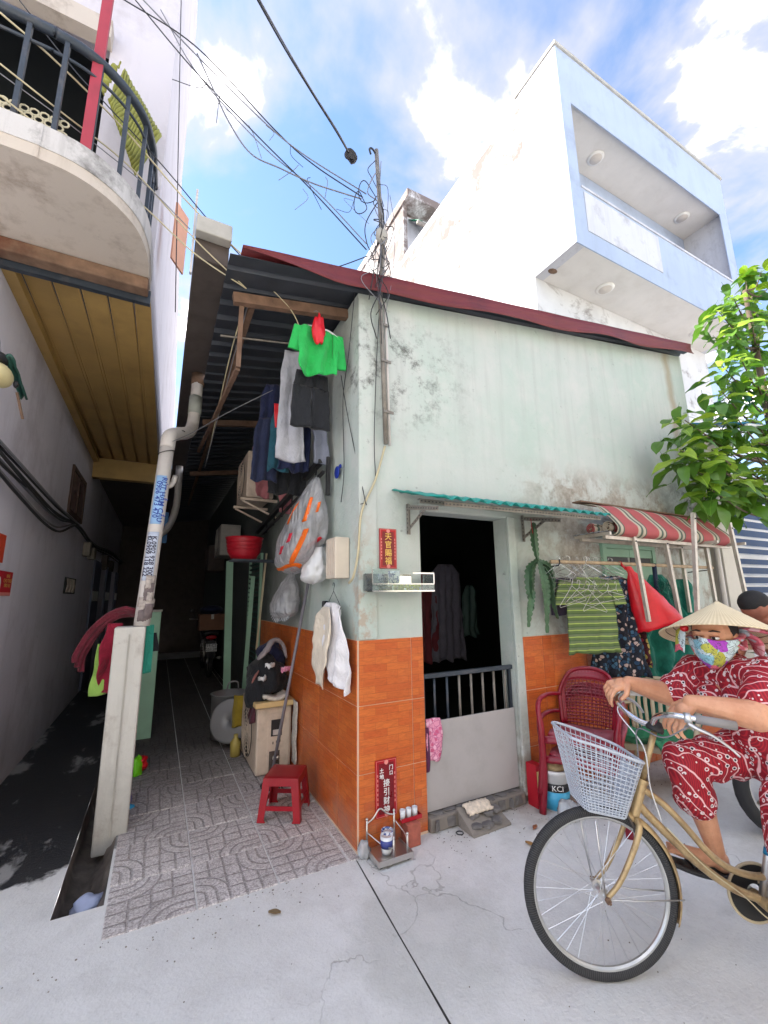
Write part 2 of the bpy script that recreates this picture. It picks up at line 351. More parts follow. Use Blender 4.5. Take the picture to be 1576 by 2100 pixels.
def make_paver():
    """pressed cement tile: speckled, with grooves in loops and bars (tile is 0.4 m, object space)"""
    n = NT('pressed_paving_tile'); o = n.obj(); p = n.pos(); s = n.sep(o)
    x, y = n.math('DIVIDE', s[0], 0.4), n.math('DIVIDE', s[1], 0.4)             # -0.5 .. 0.5
    def line(v, w): return n.ramp(n.math('ABSOLUTE', v), w, w * 0.45)
    def rings(cx, cy, rad):
        d = n.math('SQRT', n.math('ADD', n.math('POWER', n.math('ABSOLUTE', n.math('SUBTRACT', x, cx)), 2.0), n.math('POWER', n.math('MULTIPLY', n.math('MAXIMUM', n.math('SUBTRACT', n.math('ABSOLUTE', n.math('SUBTRACT', y, cy)), 0.22), 0.0), 1.0), 2.0)))
        g = None
        for r in rad:
            q = line(n.math('SUBTRACT', d, r), 0.022); g = q if g is None else n.math('MAXIMUM', g, q)
        return g, d
    ga, da = rings(-0.5, -0.5, (0.12, 0.25, 0.40)); gb, db = rings(0.5, 0.5, (0.12, 0.25, 0.40))
    near = n.ramp(n.math('MINIMUM', da, db), 0.405, 0.415, True)
    fx = None
    for q in (-0.3, -0.1, 0.1, 0.3):
        k = line(n.math('SUBTRACT', x, q), 0.02); fx = k if fx is None else n.math('MAXIMUM', fx, k)
    for q in (-0.25, 0.0, 0.25): fx = n.math('MAXIMUM', fx, line(n.math('SUBTRACT', y, q), 0.018))
    g = n.math('MAXIMUM', n.math('MULTIPLY', n.math('MAXIMUM', ga, gb), near), n.math('MULTIPLY', fx, n.math('SUBTRACT', 1.0, near)))
    spk = n.voro(p, 150, out='Color'); sv = n.sep(spk)[0]
    c = n.mix(n.ramp(sv, 0.1, 0.9), srgb(166, 158, 155), srgb(220, 213, 211))
    c = n.mix(n.math('MULTIPLY', n.ramp(n.noise(p, 2.2, 8, 0.7), 0.45, 0.75), 0.4), c, srgb(120, 111, 106))
    c = n.mix(n.math('MULTIPLY', g, 0.42), c, srgb(104, 97, 94))
    c = n.mix(n.math('MULTIPLY', n.ramp(n.math('ADD', n.sep(p)[1], n.math('MULTIPLY', n.noise(p, 2, 6, 0.7), 1.2)), 1.5, 3.2), 0.86), c, srgb(52, 48, 46))  # paints the covered alley's shade onto the deeper tiles
    h = n.math('SUBTRACT', n.math('MULTIPLY', n.noise(p, 90, 4, 0.6), 0.3), g)
    return n.fin(c, 0.85, n.bump(h, 0.8, 0.006))
def make_wood_tile():
    """glazed wall tile printed like short orange-brown boards (object space of each tile, panel in x-z or y-z)"""
    n = NT('wood_print_tile'); o = n.obj(); s = n.sep(o); r = n.rnd()
    u = n.math('ADD', s[0], s[1]); uv = n.comb(u, s[2], 0)
    br = n.new('ShaderNodeTexBrick'); n.L(n.mapping(uv, (1, 1, 1), (0.33, 0.307, 0)), br.inputs['Vector'])
    for k, q in (('Scale', 1.0), ('Mortar Size', 0.0009), ('Brick Width', 0.165), ('Row Height', 0.0440), ('Bias', 0.0), ('Mortar Smooth', 0.3)): br.inputs[k].default_value = q
    br.inputs['Color1'].default_value = srgb(226, 122, 52) + (1,); br.inputs['Color2'].default_value = srgb(206, 94, 36) + (1,); br.inputs['Mortar'].default_value = srgb(160, 74, 36) + (1,)
    g = n.noise(n.mapping(uv, (7, 55, 1)), 1.6, 7, 0.7, 1.6)
    c = n.mix(n.math('MULTIPLY', n.ramp(g, 0.42, 0.72), 0.6), br.outputs['Color'], srgb(142, 58, 24))
    c = n.mix(n.math('MULTIPLY', n.ramp(n.noise(uv, 28, 6, 0.7), 0.55, 0.75), 0.35), c, srgb(234, 142, 72))
    c = n.mix(n.math('MULTIPLY', r, 0.28), c, srgb(140, 62, 30)); c = n.mix(n.math('MULTIPLY', n.ramp(n.noise(n.pos(), 7, 9, 0.75), 0.58, 0.72), 0.22), c, srgb(200, 150, 116))
    w = n.sep(n.pos())[2]
    c = n.mix(n.math('MULTIPLY', n.math('MULTIPLY', n.ramp(w, 0.32, 0.02), n.ramp(n.noise(n.pos(), 5, 8, 0.7), 0.42, 0.6)), 0.55), c, srgb(146, 122, 110))
    return n.fin(c, n.math('ADD', 0.28, n.math('MULTIPLY', n.noise(n.pos(), 6, 5), 0.25)), n.bump(br.outputs['Fac'], 0.15, 0.002, n.bump(g, 0.06, 0.002)))
M = {}
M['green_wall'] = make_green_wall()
M['lilac_wall'] = make_white_wall('lilac_grey_wall', srgb(218, 215, 226), srgb(164, 158, 168), 0.5, 1.0, low=(0.0, 1.1, 0.55), bump=0.35)
M['upper_wall'] = make_white_wall('upper_white_wall', srgb(216, 210, 216), srgb(176, 166, 168), 0.5, 1.4)
def make_sunlit_wall():
    n = NT('white_render'); p = n.pos(); s = n.sep(p)
    b = n.mix(n.ramp(n.noise(p, 1.2, 6, 0.6), 0.35, 0.65), srgb(206, 203, 202), srgb(222, 220, 219))
    top = n.math('MULTIPLY', n.ramp(s[2], 8.6, 11.2), 0.16)
    m = n.ramp(n.math('ADD', n.noise(n.mapping(p, (1, 1, 1.3)), 1.3, 10, 0.72, 0.5), top), 0.53, 0.68); b = n.mix(n.math('MULTIPLY', m, 0.9), b, srgb(98, 80, 72))
    st = n.math('MULTIPLY', n.ramp(n.noise(n.mapping(p, (5, 5, 0.5)), 1.0, 7, 0.7), 0.55, 0.75), n.ramp(s[2], 7.0, 11)); b = n.mix(n.math('MULTIPLY', st, 0.75), b, srgb(100, 92, 88))
    return n.fin(b, 0.85, n.bump(n.noise(p, 16, 7, 0.7), 0.35, 0.02))
M['white_wall'] = make_sunlit_wall()
M['white_clean'] = make_white_wall('white_paint_wall', srgb(206, 205, 210), srgb(140, 136, 140), 0.6, 1.5, bump=0.12)
M['blue_wall'] = make_white_wall('pale_blue_paint', srgb(172, 184, 206), srgb(140, 148, 164), 0.6, 1.1, bump=0.08)
M['soffit'] = make_white_wall('balcony_soffit_paint', srgb(204, 192, 180), srgb(128, 108, 92), 0.75, 2.2)
M['street'] = make_street()
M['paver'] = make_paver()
M['tile'] = make_wood_tile()
M['grout'] = mat('tile_grout', srgb(226, 196, 170), 0.9, bump=0.2)
M['soil'] = mat('dark_joint_dirt', (0.10, 0.095, 0.09), 0.95, var=0.4, vscale=20, bump=0.3)
M['mortar'] = mat('grey_mortar', srgb(140, 132, 124), 0.95, var=0.3, bump=0.6, bscale=25, dirt=0.5)
M['concrete'] = mat('weathered_concrete', srgb(176, 172, 164), 0.9, var=0.15, vscale=5, bump=0.5, bscale=35, dirt=0.5, dcol=srgb(108, 104, 98), dscale=4)
M['concrete_dark'] = mat('sooty_concrete', srgb(88, 78, 73), 0.9, var=0.25, bump=0.7, bscale=18, dirt=0.7)
M['roof'] = mat('dark_metal_roofing', srgb(66, 70, 78), 0.55, 0.35, var=0.2, dirt=0.4)
M['flash'] = mat('maroon_flashing', srgb(112, 40, 44), 0.55, 0.1, var=0.25, vscale=3, dirt=0.4, dcol=srgb(84, 52, 50))
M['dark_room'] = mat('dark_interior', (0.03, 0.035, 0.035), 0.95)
M['teal'] = mat('teal_corrugated_sheet', srgb(38, 158, 146), 0.45, 0.1, var=0.2, dirt=0.35, dcol=srgb(60, 96, 90))
M['galv'] = mat('rusty_galvanised', srgb(134, 128, 120), 0.6, 0.4, var=0.3, vscale=15, dirt=0.5, dcol=srgb(104, 78, 60), dscale=9)
M['steel'] = mat('stainless_steel', (0.62, 0.6, 0.57), 0.3, 0.95, var=0.1, dirt=0.2, dcol=(0.3, 0.26, 0.22), dscale=12)
M['chrome'] = mat('chrome', (0.75, 0.75, 0.76), 0.14, 1.0, var=0.05)
M['dark_steel'] = mat('dark_painted_steel', srgb(58, 66, 76), 0.45, 0.3, var=0.2, dirt=0.3, dcol=srgb(130, 120, 116), dscale=14)
M['gate_grey'] = mat('grey_sheet_metal', srgb(178, 172, 170), 0.55, 0.0, var=0.06, vscale=2, dirt=0.25, dcol=srgb(130, 120, 112), dscale=5)
M['black'] = mat('black_plastic', (0.02, 0.02, 0.022), 0.5)
M['rubber'] = mat('rubber', (0.03, 0.03, 0.032), 0.8, bump=0.3, bscale=200)
M['white_pl'] = mat('white_plastic', (0.72, 0.72, 0.72), 0.45, var=0.06)
M['pvc'] = mat('grey_white_pvc', srgb(206, 200, 196), 0.5, var=0.08, dirt=0.5, dcol=srgb(150, 136, 128), dscale=6)
M['red_pl'] = mat('red_plastic', srgb(176, 22, 40), 0.38, var=0.1, **{'Specular IOR Level': 0.5})
M['old_wood'] = mat('weathered_wood', srgb(120, 92, 74), 0.85, var=0.35, vscale=12, bump=0.5, dirt=0.5)
M['cable'] = mat('black_cable', (0.025, 0.025, 0.028), 0.6)
M['cable_grey'] = mat('grey_cable', (0.2, 0.2, 0.22), 0.6)
M['cable_cream'] = mat('cream_cable', srgb(196, 184, 150), 0.6)
M['ac'] = mat('cream_ac_paint', srgb(214, 196, 178), 0.5, var=0.1, dirt=0.5, dcol=srgb(140, 118, 102), dscale=7)
M['gold'] = mat('gold_ink', srgb(226, 184, 96), 0.4, 0.4)
M['white_ink'] = mat('white_ink', (0.82, 0.8, 0.78), 0.6)
M['red_sign'] = mat('red_lacquer_sign', srgb(172, 16, 30), 0.3, var=0.15)
M['dark_red'] = mat('dark_red_lacquer', srgb(122, 12, 22), 0.3, var=0.15)
M['blue_ink'] = mat('blue_ink', srgb(40, 70, 160), 0.6)
M['green_paint'] = mat('green_painted_wood', srgb(150, 190, 164), 0.6, var=0.12, dirt=0.3)
M['dark_green'] = mat('dark_green_paint', srgb(40, 84, 74), 0.6, var=0.2, dirt=0.3)

# ---------------------------------------------------------------- the ground
DX0, DX1, DY0 = -1.50, -1.285, 0.22          # open drain between the two alleys
b = MB()
jx = lambda y: -0.028 + 0.09 * y             # expansion joint running towards the viewer
def flat(p): b.add([(x, y, 0) for x, y in p], [tuple(range(len(p)))])
E = 60
flat([(-E, -E), (jx(-E) - 0.0035, -E), (jx(-1.2) - 0.005, -1.2), (jx(-0.8) - 0.003, -0.8), (jx(-0.45) - 0.0055, -0.45), (jx(-0.04) - 0.003, -0.04), (jx(-0.04) - 0.003, DY0), (DX1, DY0), (DX0, DY0), (-E, DY0)])
flat([(jx(-E) + 0.0035, -E), (E, -E), (E, DY0), (jx(-0.04) + 0.003, DY0), (jx(-0.04) + 0.003, -0.04), (jx(-0.3) + 0.0045, -0.3), (jx(-0.62) + 0.002, -0.62), (jx(-1.0) + 0.005, -1.0)])
flat([(-E, DY0), (DX0, DY0), (DX0, E), (-E, E)]); flat([(DX1, DY0), (E, DY0), (E, E), (DX1, E)])
tag(b.build('street_ground', M['street'], fix=False, origin=(0, 0, 0)), kind='structure')
b = MB()
b.add([(-E, -E, -0.010), (E, -E, -0.010), (E, -0.02, -0.010), (-E, -0.02, -0.010)], [(0, 1, 2, 3)])
tag(b.build('soil_bed', M['soil'], origin=(0, 0, 0)), kind='structure')
b = MB()                                      # drain: floor and two sides, rough
def drain(u, v):
    y = DY0 + v * 9; w = [(DX0, -0.002), (DX0 + 0.015, -0.13), (-1.39, -0.17), (DX1 - 0.05, -0.10), (DX1, -0.002)]; k = min(int(u * 4), 3); t = u * 4 - k
    x = w[k][0] * (1-t) + w[k+1][0] * t; z = w[k][1] * (1-t) + w[k+1][1] * t; e = 0 if u in (0, 1) else 0.025
    return (x + e * nz(y * 6, u * 9), y, z + e * nz(y * 5, u * 7, 3))
b.grid(drain, 12, 160)
b.box((DX0, DY0 - 0.02, -0.2), (DX1, DY0, -0.003))
tag(b.build('drain_channel', mat('black_drain_mud', srgb(96, 88, 82), 0.8, var=0.5, vscale=9, bump=1.0, bscale=14, dirt=0.9, dcol=srgb(34, 32, 32), dscale=4), smooth=True), kind='structure')
# paving tiles of the right-hand alley
path = tag(link(bpy.data.objects.new('alley_path', None)), kind='structure'); path.location = (-0.65, 0, 0)
def tile_mesh(name, sx, sy, sz, m, bev=0.004):
    t = MB().box((-sx/2, -sy/2, -sz/2), (sx/2, sy/2, sz/2)).build(name, m, local=True); me = t.data
    bm = bmesh.new(); bm.from_mesh(me); bmesh.ops.bevel(bm, geom=bm.edges[:], offset=bev, segments=1, affect='EDGES'); bm.to_mesh(me); bm.free()
    bpy.data.objects.remove(t); return me
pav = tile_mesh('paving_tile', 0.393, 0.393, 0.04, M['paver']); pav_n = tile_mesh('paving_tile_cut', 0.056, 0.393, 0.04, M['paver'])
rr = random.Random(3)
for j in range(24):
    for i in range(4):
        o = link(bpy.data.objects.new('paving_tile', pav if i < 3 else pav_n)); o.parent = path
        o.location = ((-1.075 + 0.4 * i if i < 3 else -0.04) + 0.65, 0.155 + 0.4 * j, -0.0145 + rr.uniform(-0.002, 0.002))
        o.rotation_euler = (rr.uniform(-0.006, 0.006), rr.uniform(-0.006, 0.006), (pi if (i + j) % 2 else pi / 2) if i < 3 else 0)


# ---------------------------------------------------------------- the house on the corner (right of the alley)
house = thing('corner_house', (2.2, 0.1, 0), 'pale green corner house with orange tiled foot and maroon roof edge', 'house')
RS = 0.152                                    # roof slope along x
roof_z = lambda x: 3.77 + RS * x
b = MB()
b.prism([(0, 0, 0), (0.49, 0, 0), (0.49, 0, 2.105), (1.32, 0, 2.105), (1.32, 0, 0), (4.42, 0, 0), (4.42, 0, 4.40), (0, 0, 3.745)], (0, 0.14, 0))
b.box((0, 0.1405, 0), (0.13, 11, 3.74)); b.box((4.28, 0.1405, 0), (4.42, 11, 4.38))
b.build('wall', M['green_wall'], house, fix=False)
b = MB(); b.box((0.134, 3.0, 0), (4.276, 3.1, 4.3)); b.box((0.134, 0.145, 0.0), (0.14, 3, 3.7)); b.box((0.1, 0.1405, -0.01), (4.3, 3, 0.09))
b.build('inner_wall', M['dark_room'], house)
# pilaster strip left of the conduit and a green door surround
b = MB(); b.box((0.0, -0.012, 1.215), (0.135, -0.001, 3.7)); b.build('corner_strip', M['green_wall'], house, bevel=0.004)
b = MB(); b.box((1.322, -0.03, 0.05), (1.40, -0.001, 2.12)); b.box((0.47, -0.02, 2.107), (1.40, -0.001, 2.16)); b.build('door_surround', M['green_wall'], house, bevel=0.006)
# corrugated roof, running down over the alley
b = MB()
def roofpt(u, v):
    y = -0.10 + 11.6 * v; x = -0.93 + 5.45 * u; k = (y / 0.19) % 1.0
    return (x, y, roof_z(x) + 0.012 + (0.03 if k < 0.22 else 0.0) + 0.01 * sin(x * 2.3))
ys = []
b.grid(roofpt, 18, 480)
b.build('roof', M['roof'], house, solid=0.004)
b = MB()
def flashpt(u, v):
    x = -0.86 + 5.30 * u; h = 0.135 * min(1, 0.12 + (x + 0.86) / 0.75); wob = 0.007 * sin(x * 5.1) + 0.010 * nz(x * 2.0)
    top = roof_z(x) + 0.055; dy = -0.135 + 0.016 * sin(v * 3) + (0.02 * sin(x * 4)) * v
    return (x, dy, top - h * v + wob * v)
b.slab(flashpt, 60, 3, 0.004)
b.slab(lambda u, v: (-0.86 + 5.30 * u, -0.133 + 0.26 * v, roof_z(-0.86 + 5.30 * u) + 0.058 + 0.002 * sin(u * 40)), 40, 2, 0.004)
b.build('roof_flashing', M['flash'], house, smooth=True)
# grout bed, then the tiles one by one
b = MB(); b.box((0.0, -0.006, 0.0), (0.487, -0.001, 1.212)); b.box((-0.006, -0.006, 0.0), (-0.001, 2.93, 1.212)); b.box((1.413, -0.006, 0.0), (4.42, -0.001, 1.16))
b.build('tile_grout', M['grout'], house)
_tm = {}
def wall_tile(x0, x1, z0, z1, side):
    """side 0: on the front wall between x0 and x1, side 1: on the alley wall between y = x0 and x1"""
    g = 0.0022; k = (round(x1-x0, 3), round(z1-z0, 3), side)
    if k not in _tm: _tm[k] = tile_mesh('wall_tile', (x1-x0-2*g) if side == 0 else 0.008, 0.008 if side == 0 else (x1-x0-2*g), z1-z0-2*g, M['tile'], 0.0012)
    o = link(bpy.data.objects.new('wall_tile', _tm[k])); o.parent = house
    w = Vector(((x0+x1)/2, -0.0065, (z0+z1)/2) if side == 0 else (-0.0065, (x0+x1)/2, (z0+z1)/2)); o.location = w - house.location
rows = [(0.015, 0.423), (0.423, 0.815), (0.815, 1.212)]
for z0, z1 in rows:
    for x0, x1 in ((0.0, 0.39), (0.39, 0.487)): wall_tile(x0, x1, z0, z1, 0)
    for k in range(8): wall_tile(0.0 if k == 0 else 0.31 + 0.4 * (k-1), min(0.31 + 0.4 * k, 2.93), z0, z1, 1)
for z0, z1 in ((0.0, 0.36), (0.36, 0.76), (0.76, 1.16)):
    for x0, x1 in [(1.413, 1.63), (1.63, 1.74)] + [(1.74 + 0.4 * k, min(2.14 + 0.4 * k, 4.42)) for k in range(7)]: wall_tile(x0, x1, z0, z1, 0)
# doorstep of broken stone in mortar
b = MB(); b.box((0.492, -0.033, 0.0), (1.318, 0.16, 0.085)); b.build('doorstep', M['mortar'], house, bevel=0.01)
M['stone'] = mat('dark_broken_stone', srgb(112, 108, 106), 0.85, var=0.3, vscale=14, bump=0.5, bscale=30, coord='obj')
def stone(c, sx, sy, sz, seed, parent, name='stone', m=None):
    r = random.Random(seed); bm = bmesh.new(); n = r.choice((5, 6, 6, 7)); vs = []
    for z, k in ((-0.5, 1.0), (0.3, 1.0), (0.5, 0.82)):
        vs.append([bm.verts.new((sx*0.5*k*cos(2*pi*i/n + r.uniform(-.3,.3)) + 0, sy*0.5*k*sin(2*pi*i/n + r.uniform(-.3,.3)), sz*z)) for i in range(n)])
    for a, c2 in zip(vs, vs[1:]):
        for i in range(n): bm.faces.new((a[i], a[(i+1)%n], c2[(i+1)%n], c2[i]))
    bm.faces.new(vs[0][::-1]); bm.faces.new(vs[-1]); me = bpy.data.meshes.new(name); bmesh.ops.recalc_face_normals(bm, faces=bm.faces); bm.to_mesh(me); bm.free(); me.materials.append(m or M['stone'])
    o = link(bpy.data.objects.new(name, me)); o.parent = parent; o.location = Vector(c) - wloc(parent); o.rotation_euler = (0, 0, r.uniform(0, 3)); return o
for i in range(9): stone((0.55 + 0.088 * i, -0.03 + 0.006 * nz(i * 3.1), 0.045 + 0.012 * nz(i)), 0.09, 0.024, 0.055, i, house)
for i in range(7): stone((0.57 + 0.11 * i, 0.03, 0.085), 0.12, 0.09, 0.02, 40 + i, house)
ramp = thing('step_block', (0.86, -0.12, 0), 'low block of broken stone set in mortar before the grey gate', 'step')
b = MB(); b.prism([(0.70, -0.20, 0), (1.02, -0.19, 0), (0.99, -0.04, 0.085), (0.69, -0.04, 0.10)], (0, 0, 0.012)); b.v = [(x, y, z if i < 4 else z) for i, (x, y, z) in enumerate(b.v)]
b.add([(0.69, -0.04, 0.0), (0.99, -0.04, 0.0)], []); b.build('mortar_bed', M['mortar'], ramp)
b = MB(); b.prism([(0.702, -0.19, 0.0), (0.702, -0.042, 0.0), (0.702, -0.042, 0.088)], (0.30, 0, 0)); b.build('core', M['mortar'], ramp)
for i, (x, y) in enumerate([(0.76, -0.15), (0.84, -0.16), (0.93, -0.15), (0.78, -0.09), (0.90, -0.10), (0.97, -0.09)]): stone((x, y, 0.010 + (y + 0.2) * 0.58), 0.095, 0.08, 0.022, 70 + i, ramp)
M['rubble'] = mat('pale_rubble', srgb(222, 206, 186), 0.95, var=0.25, vscale=40, bump=0.8, bscale=60)
b = MB(); b.slab(lambda u, v: (0.74 + 0.2 * u + 0.02 * nz(v * 5), -0.115 + 0.075 * v, 0.085 + 0.06 * v * 0.6 + 0.02 * sin(pi * u) * sin(pi * v) + 0.012 * nz(u * 14, v * 8)), 16, 8, 0.012); b.build('rubble_cap', M['rubble'], ramp, smooth=True)
# the low gate in the doorway
gate = thing('door_gate', (0.9, 0.03, 0.1), 'low grey sheet metal gate with bars across the open doorway', 'gate')
b = MB(); b.box((0.497, 0.022, 0.10), (1.313, 0.034, 0.645)); b.build('panel', M['gate_grey'], gate, bevel=0.002)
b = MB(); b.box((0.492, 0.02, 0.925), (1.318, 0.05, 0.955)); b.build('top_rail', M['dark_steel'], gate, bevel=0.003)
for x in (0.497, 1.29): b = MB(); b.box((x, 0.036, 0.10), (x + 0.022, 0.058, 0.923)); b.build('stile', M['dark_steel'], gate)
for i in range(7): b = MB(); x = 0.60 + i * 0.108; b.tube([(x, 0.04, 0.60), (x, 0.04, 0.924)], 0.0095, 10); b.build('bar', M['galv'] if i > 1 else M['dark_steel'], gate, smooth=True)
# back-room contents, just visible in the dark
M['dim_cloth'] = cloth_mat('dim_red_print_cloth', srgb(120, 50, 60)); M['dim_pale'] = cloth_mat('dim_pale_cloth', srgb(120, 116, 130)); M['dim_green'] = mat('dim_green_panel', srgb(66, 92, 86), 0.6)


# ---------------------------------------------------------------- the house across the alley (left)
lh = thing('balcony_house', (-2.6, 0.5, 0), 'tall lilac white house with a rounded balcony over the left alley', 'house')
b = MB(); b.box((-9, 0.40, 0), (-2.2, 14, 3.62)); b.build('ground_floor_wall', M['lilac_wall'], lh, fix=False)
Bx, By = -1.145, 12.5                          # far end of the skewed side wall, lengthened to block leaking sun
b = MB()                                      # upper storeys: front wall with a wide opening, skewed side wall
b.prism([(-1.385, 0.5, 3.62), (-1.385, 0.5, 10), (-9, 0.5, 10), (-9, 0.5, 5.62), (-1.80, 0.5, 5.62), (-1.80, 0.5, 3.80), (-1.82, 0.5, 3.62)], (0, 0.15, 0))
b.prism([(-1.385, 0.651, 3.63), (Bx, By, 3.63), (Bx, By, 7.2), (-1.328, 3.0, 7.2), (-1.328, 3.0, 10), (-1.385, 0.651, 10)], (-0.15, 0, 0))
b.box((-9, 0.652, 9.9), (-1.536, 3.0, 10)); b.box((-9, 3.001, 7.1), (-1.49, By, 7.2)); b.box((-9, 2.9, 7.2), (-1.48, 3.0, 9.9)); b.box((-9, By - 0.1, 3.63), (-1.3, By, 7.1)); b.box((-9, 0.66, 3.63), (-8.9, By - 0.11, 7.1))
b.build('upper_wall', M['upper_wall'], lh, fix=False)
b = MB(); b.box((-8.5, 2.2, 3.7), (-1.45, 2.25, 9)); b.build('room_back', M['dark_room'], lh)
b = MB(); b.box((-9, 0.40, 5.50), (-1.79, 0.499, 5.66)); b.build('lintel', M['soffit'], lh)
arc = [(-1.385, 0.499), (-1.388, 0.30), (-1.395, 0.15), (-1.44, -0.03), (-1.54, -0.17), (-1.68, -0.265), (-1.85, -0.30), (-2.2, -0.305), (-5, -0.305)]
sm = [tuple(p)[:2] for p in spline([(x, y, 0) for x, y in arc], 5)]
b = MB(); b.prism([(x, y, 3.63) for x, y in sm] + [(-5, 0.499, 3.63)], (0, 0, 0.165)); b.build('balcony_slab', M['soffit'], lh, bevel=0.012)
b = MB(); b.prism([(x * 1.0 + 0.004, y - 0.004, 3.70) for x, y in sm] + [((x + 2.6) * 0.94 - 2.6, (y - 0.5) * 0.90 + 0.5, 3.70) for x, y in sm[::-1]], (0, 0, 0.13)); b.build('slab_kerb', make_white_wall('mouldy_kerb', srgb(206, 202, 200), srgb(78, 74, 70), 0.85, 2.6, bump=0.4), lh, bevel=0.01)
# rusty steel beam under the balcony's back edge
M['rust'] = mat('rusting_beam', srgb(122, 96, 78), 0.9, var=0.4, vscale=9, bump=0.9, bscale=24, dirt=0.95, dcol=srgb(96, 44, 24), dscale=3.5)
b = MB(); b.box((-5, 0.36, 3.54), (-1.39, 0.46, 3.629)); b.build('beam', M['rust'], lh, bevel=0.01)
b = MB(); b.box((-5, 0.461, 3.50), (-1.375, 0.50, 3.60)); b.build('ceiling_edge', M['dark_steel'], lh)
# railing: curved top rail, bars one by one
inset = [((x + 2.6) * 0.965 - 2.6, (y - 0.5) * 0.94 + 0.5) for x, y in sm]
b = MB(); b.tube([(x, y, 4.48) for x, y in inset[:34]] + [(-4.5, -0.24, 4.48)], 0.026, 10); b.build('handrail', M['dark_steel'], lh, smooth=True)
b = MB(); b.tube([(x, y, 4.36) for x, y in inset[:34]] + [(-4.5, -0.24, 4.36)], 0.009, 6); b.build('lower_rail', M['dark_steel'], lh, smooth=True)
acc = 0.0; last = Vector(inset[0])
bars = [inset[1]]
for q in inset[1:]:
    d = (Vector(q) - last).length; acc += d; last = Vector(q)
    if acc > 0.14: bars.append(q); acc = 0
x = bars[-1][0]
while x > -3.2: x -= 0.155; bars.append((x, -0.255))
for x, y in bars: b = MB(); b.box((x - 0.011, y - 0.011, 3.78), (x + 0.011, y + 0.011, 4.47)); b.build('railing_bar', M['dark_steel'], lh)
M['red_steel'] = mat('faded_red_steel', srgb(168, 54, 70), 0.6, 0.0, var=0.2, dirt=0.35, dcol=srgb(96, 40, 46))
b = MB(); b.box((-1.725, -0.22, 3.79), (-1.675, -0.19, 6.2)); b.box((-1.725, -0.188, 3.79), (-1.717, -0.15, 6.2)); b.build('red_post', M['red_steel'], lh)
# pale panel full of round holes along the foot of the railing
def holed_panel():
    """hexagonal lattice of rings"""
    b = MB(); R = 0.019
    for j in range(5):
        for i in range(36):
            cx = -1.80 - (i + 0.5 * (j % 2)) * 0.042; cz = 3.82 + j * 0.037; n = 8; y0, y1 = -0.222, -0.215
            for y in (y0,):
                vs = []; 
                for k in range(n):
                    a = 2*pi*k/n; vs += [(cx + R*0.78*cos(a), y, cz + R*0.78*sin(a)), (cx + R*1.22*cos(a), y, cz + R*1.22*sin(a))]
                b.add(vs, [(2*k, 2*k+1, (2*k+3) % (2*n), (2*k+2) % (2*n)) for k in range(n)])
    return b.build('holed_panel', mat('cream_perforated_plastic', srgb(196, 186, 156), 0.6), lh, solid=0.004, fix=False)
holed_panel()
# yellow board ceiling under the upper storey, board by board
M['yellow_board'] = mat('yellowed_pvc_board', srgb(186, 152, 92), 0.5, var=0.15, vscale=2, dirt=0.3, dcol=srgb(96, 76, 44))
ceil_x = lambda y: -1.372 + (y - 0.5) * 0.0205
xs = [-2.20, -2.13, -1.97, -1.81, -1.65, -1.49, -1.375]
for i in range(6):
    x0, x1 = xs[i] + 0.006, xs[i+1] - 0.006
    b = MB(); b.prism([(x0, 0.502, 3.598), (x1, 0.502, 3.598), (x1 + 0.05, 4.9, 3.598), (x0, 4.9, 3.598)], (0, 0, 0.012)); b.build('ceiling_board', M['yellow_board'], lh, bevel=0.003)
b = MB()
for x in xs[1:6]:
    for d in (-0.014, 0.010): b.prism([(x + d, 0.503, 3.5935), (x + d + 0.004, 0.503, 3.5935), (x + d + 0.044, 4.9, 3.5935), (x + d + 0.040, 4.9, 3.5935)], (0, 0, 0.004))
b.build('board_ribs', mat('pale_board_rib', srgb(196, 160, 100), 0.5), lh)
b = MB(); b.box((-2.199, 0.505, 3.53), (-2.13, 4.9, 3.59)); b.build('ceiling_moulding', M['yellow_board'], lh)
b = MB(); b.box((-2.199, 4.91, 3.30), (-1.15, 5.05, 3.60)); b.build('cross_beam', M['yellow_board'], lh)
b = MB(); b.box((-2.199, 5.06, 3.45), (-1.131, 14, 3.6)); b.build('rear_ceiling', M['concrete_dark'], lh)  # carried across to the gutter to shut sky light out of the alley
# small window, vent block and doors on the alley wall
b = MB(); y0, y1, z0, z1 = 3.45, 4.42, 2.50, 3.08
b.box((-2.199, y0, z0), (-2.175, y0 + 0.05, z1)); b.box((-2.199, y1 - 0.05, z0), (-2.175, y1, z1)); b.box((-2.199, y0 + 0.051, z1 - 0.05), (-2.176, y1 - 0.051, z1)); b.box((-2.199, y0 + 0.051, z0), (-2.176, y1 - 0.051, z0 + 0.05)); b.box((-2.199, 3.93, z0 + 0.051), (-2.177, 3.97, z1 - 0.051))
win = b.build('window', mat('brown_window_frame', srgb(84, 62, 56), 0.7, dirt=0.3), lh)
for ya, yb in ((y0 + 0.052, 3.929), (3.971, y1 - 0.052)): b = MB(); b.box((-2.199, ya, z0 + 0.052), (-2.192, yb, z1 - 0.052)); b.build('pane', mat('dusty_pane', srgb(110, 86, 84), 0.3, dirt=0.4), win)
b = MB()
b.box((-2.199, 3.86, 1.56), (-2.19, 4.62, 1.76)); v = b.build('vent', M['dark_room'], lh)
for i in range(3): b = MB(); b.prism([(-2.189, 3.93 + 0.2 * i, 1.575), (-2.189, 4.05 + 0.2 * i, 1.575), (-2.189, 4.13 + 0.2 * i, 1.66), (-2.189, 4.05 + 0.2 * i, 1.745), (-2.189, 3.93 + 0.2 * i, 1.745), (-2.189, 4.01 + 0.2 * i, 1.66)], (0.012, 0, 0)); b.build('vent_louvre', M['soffit'], v)
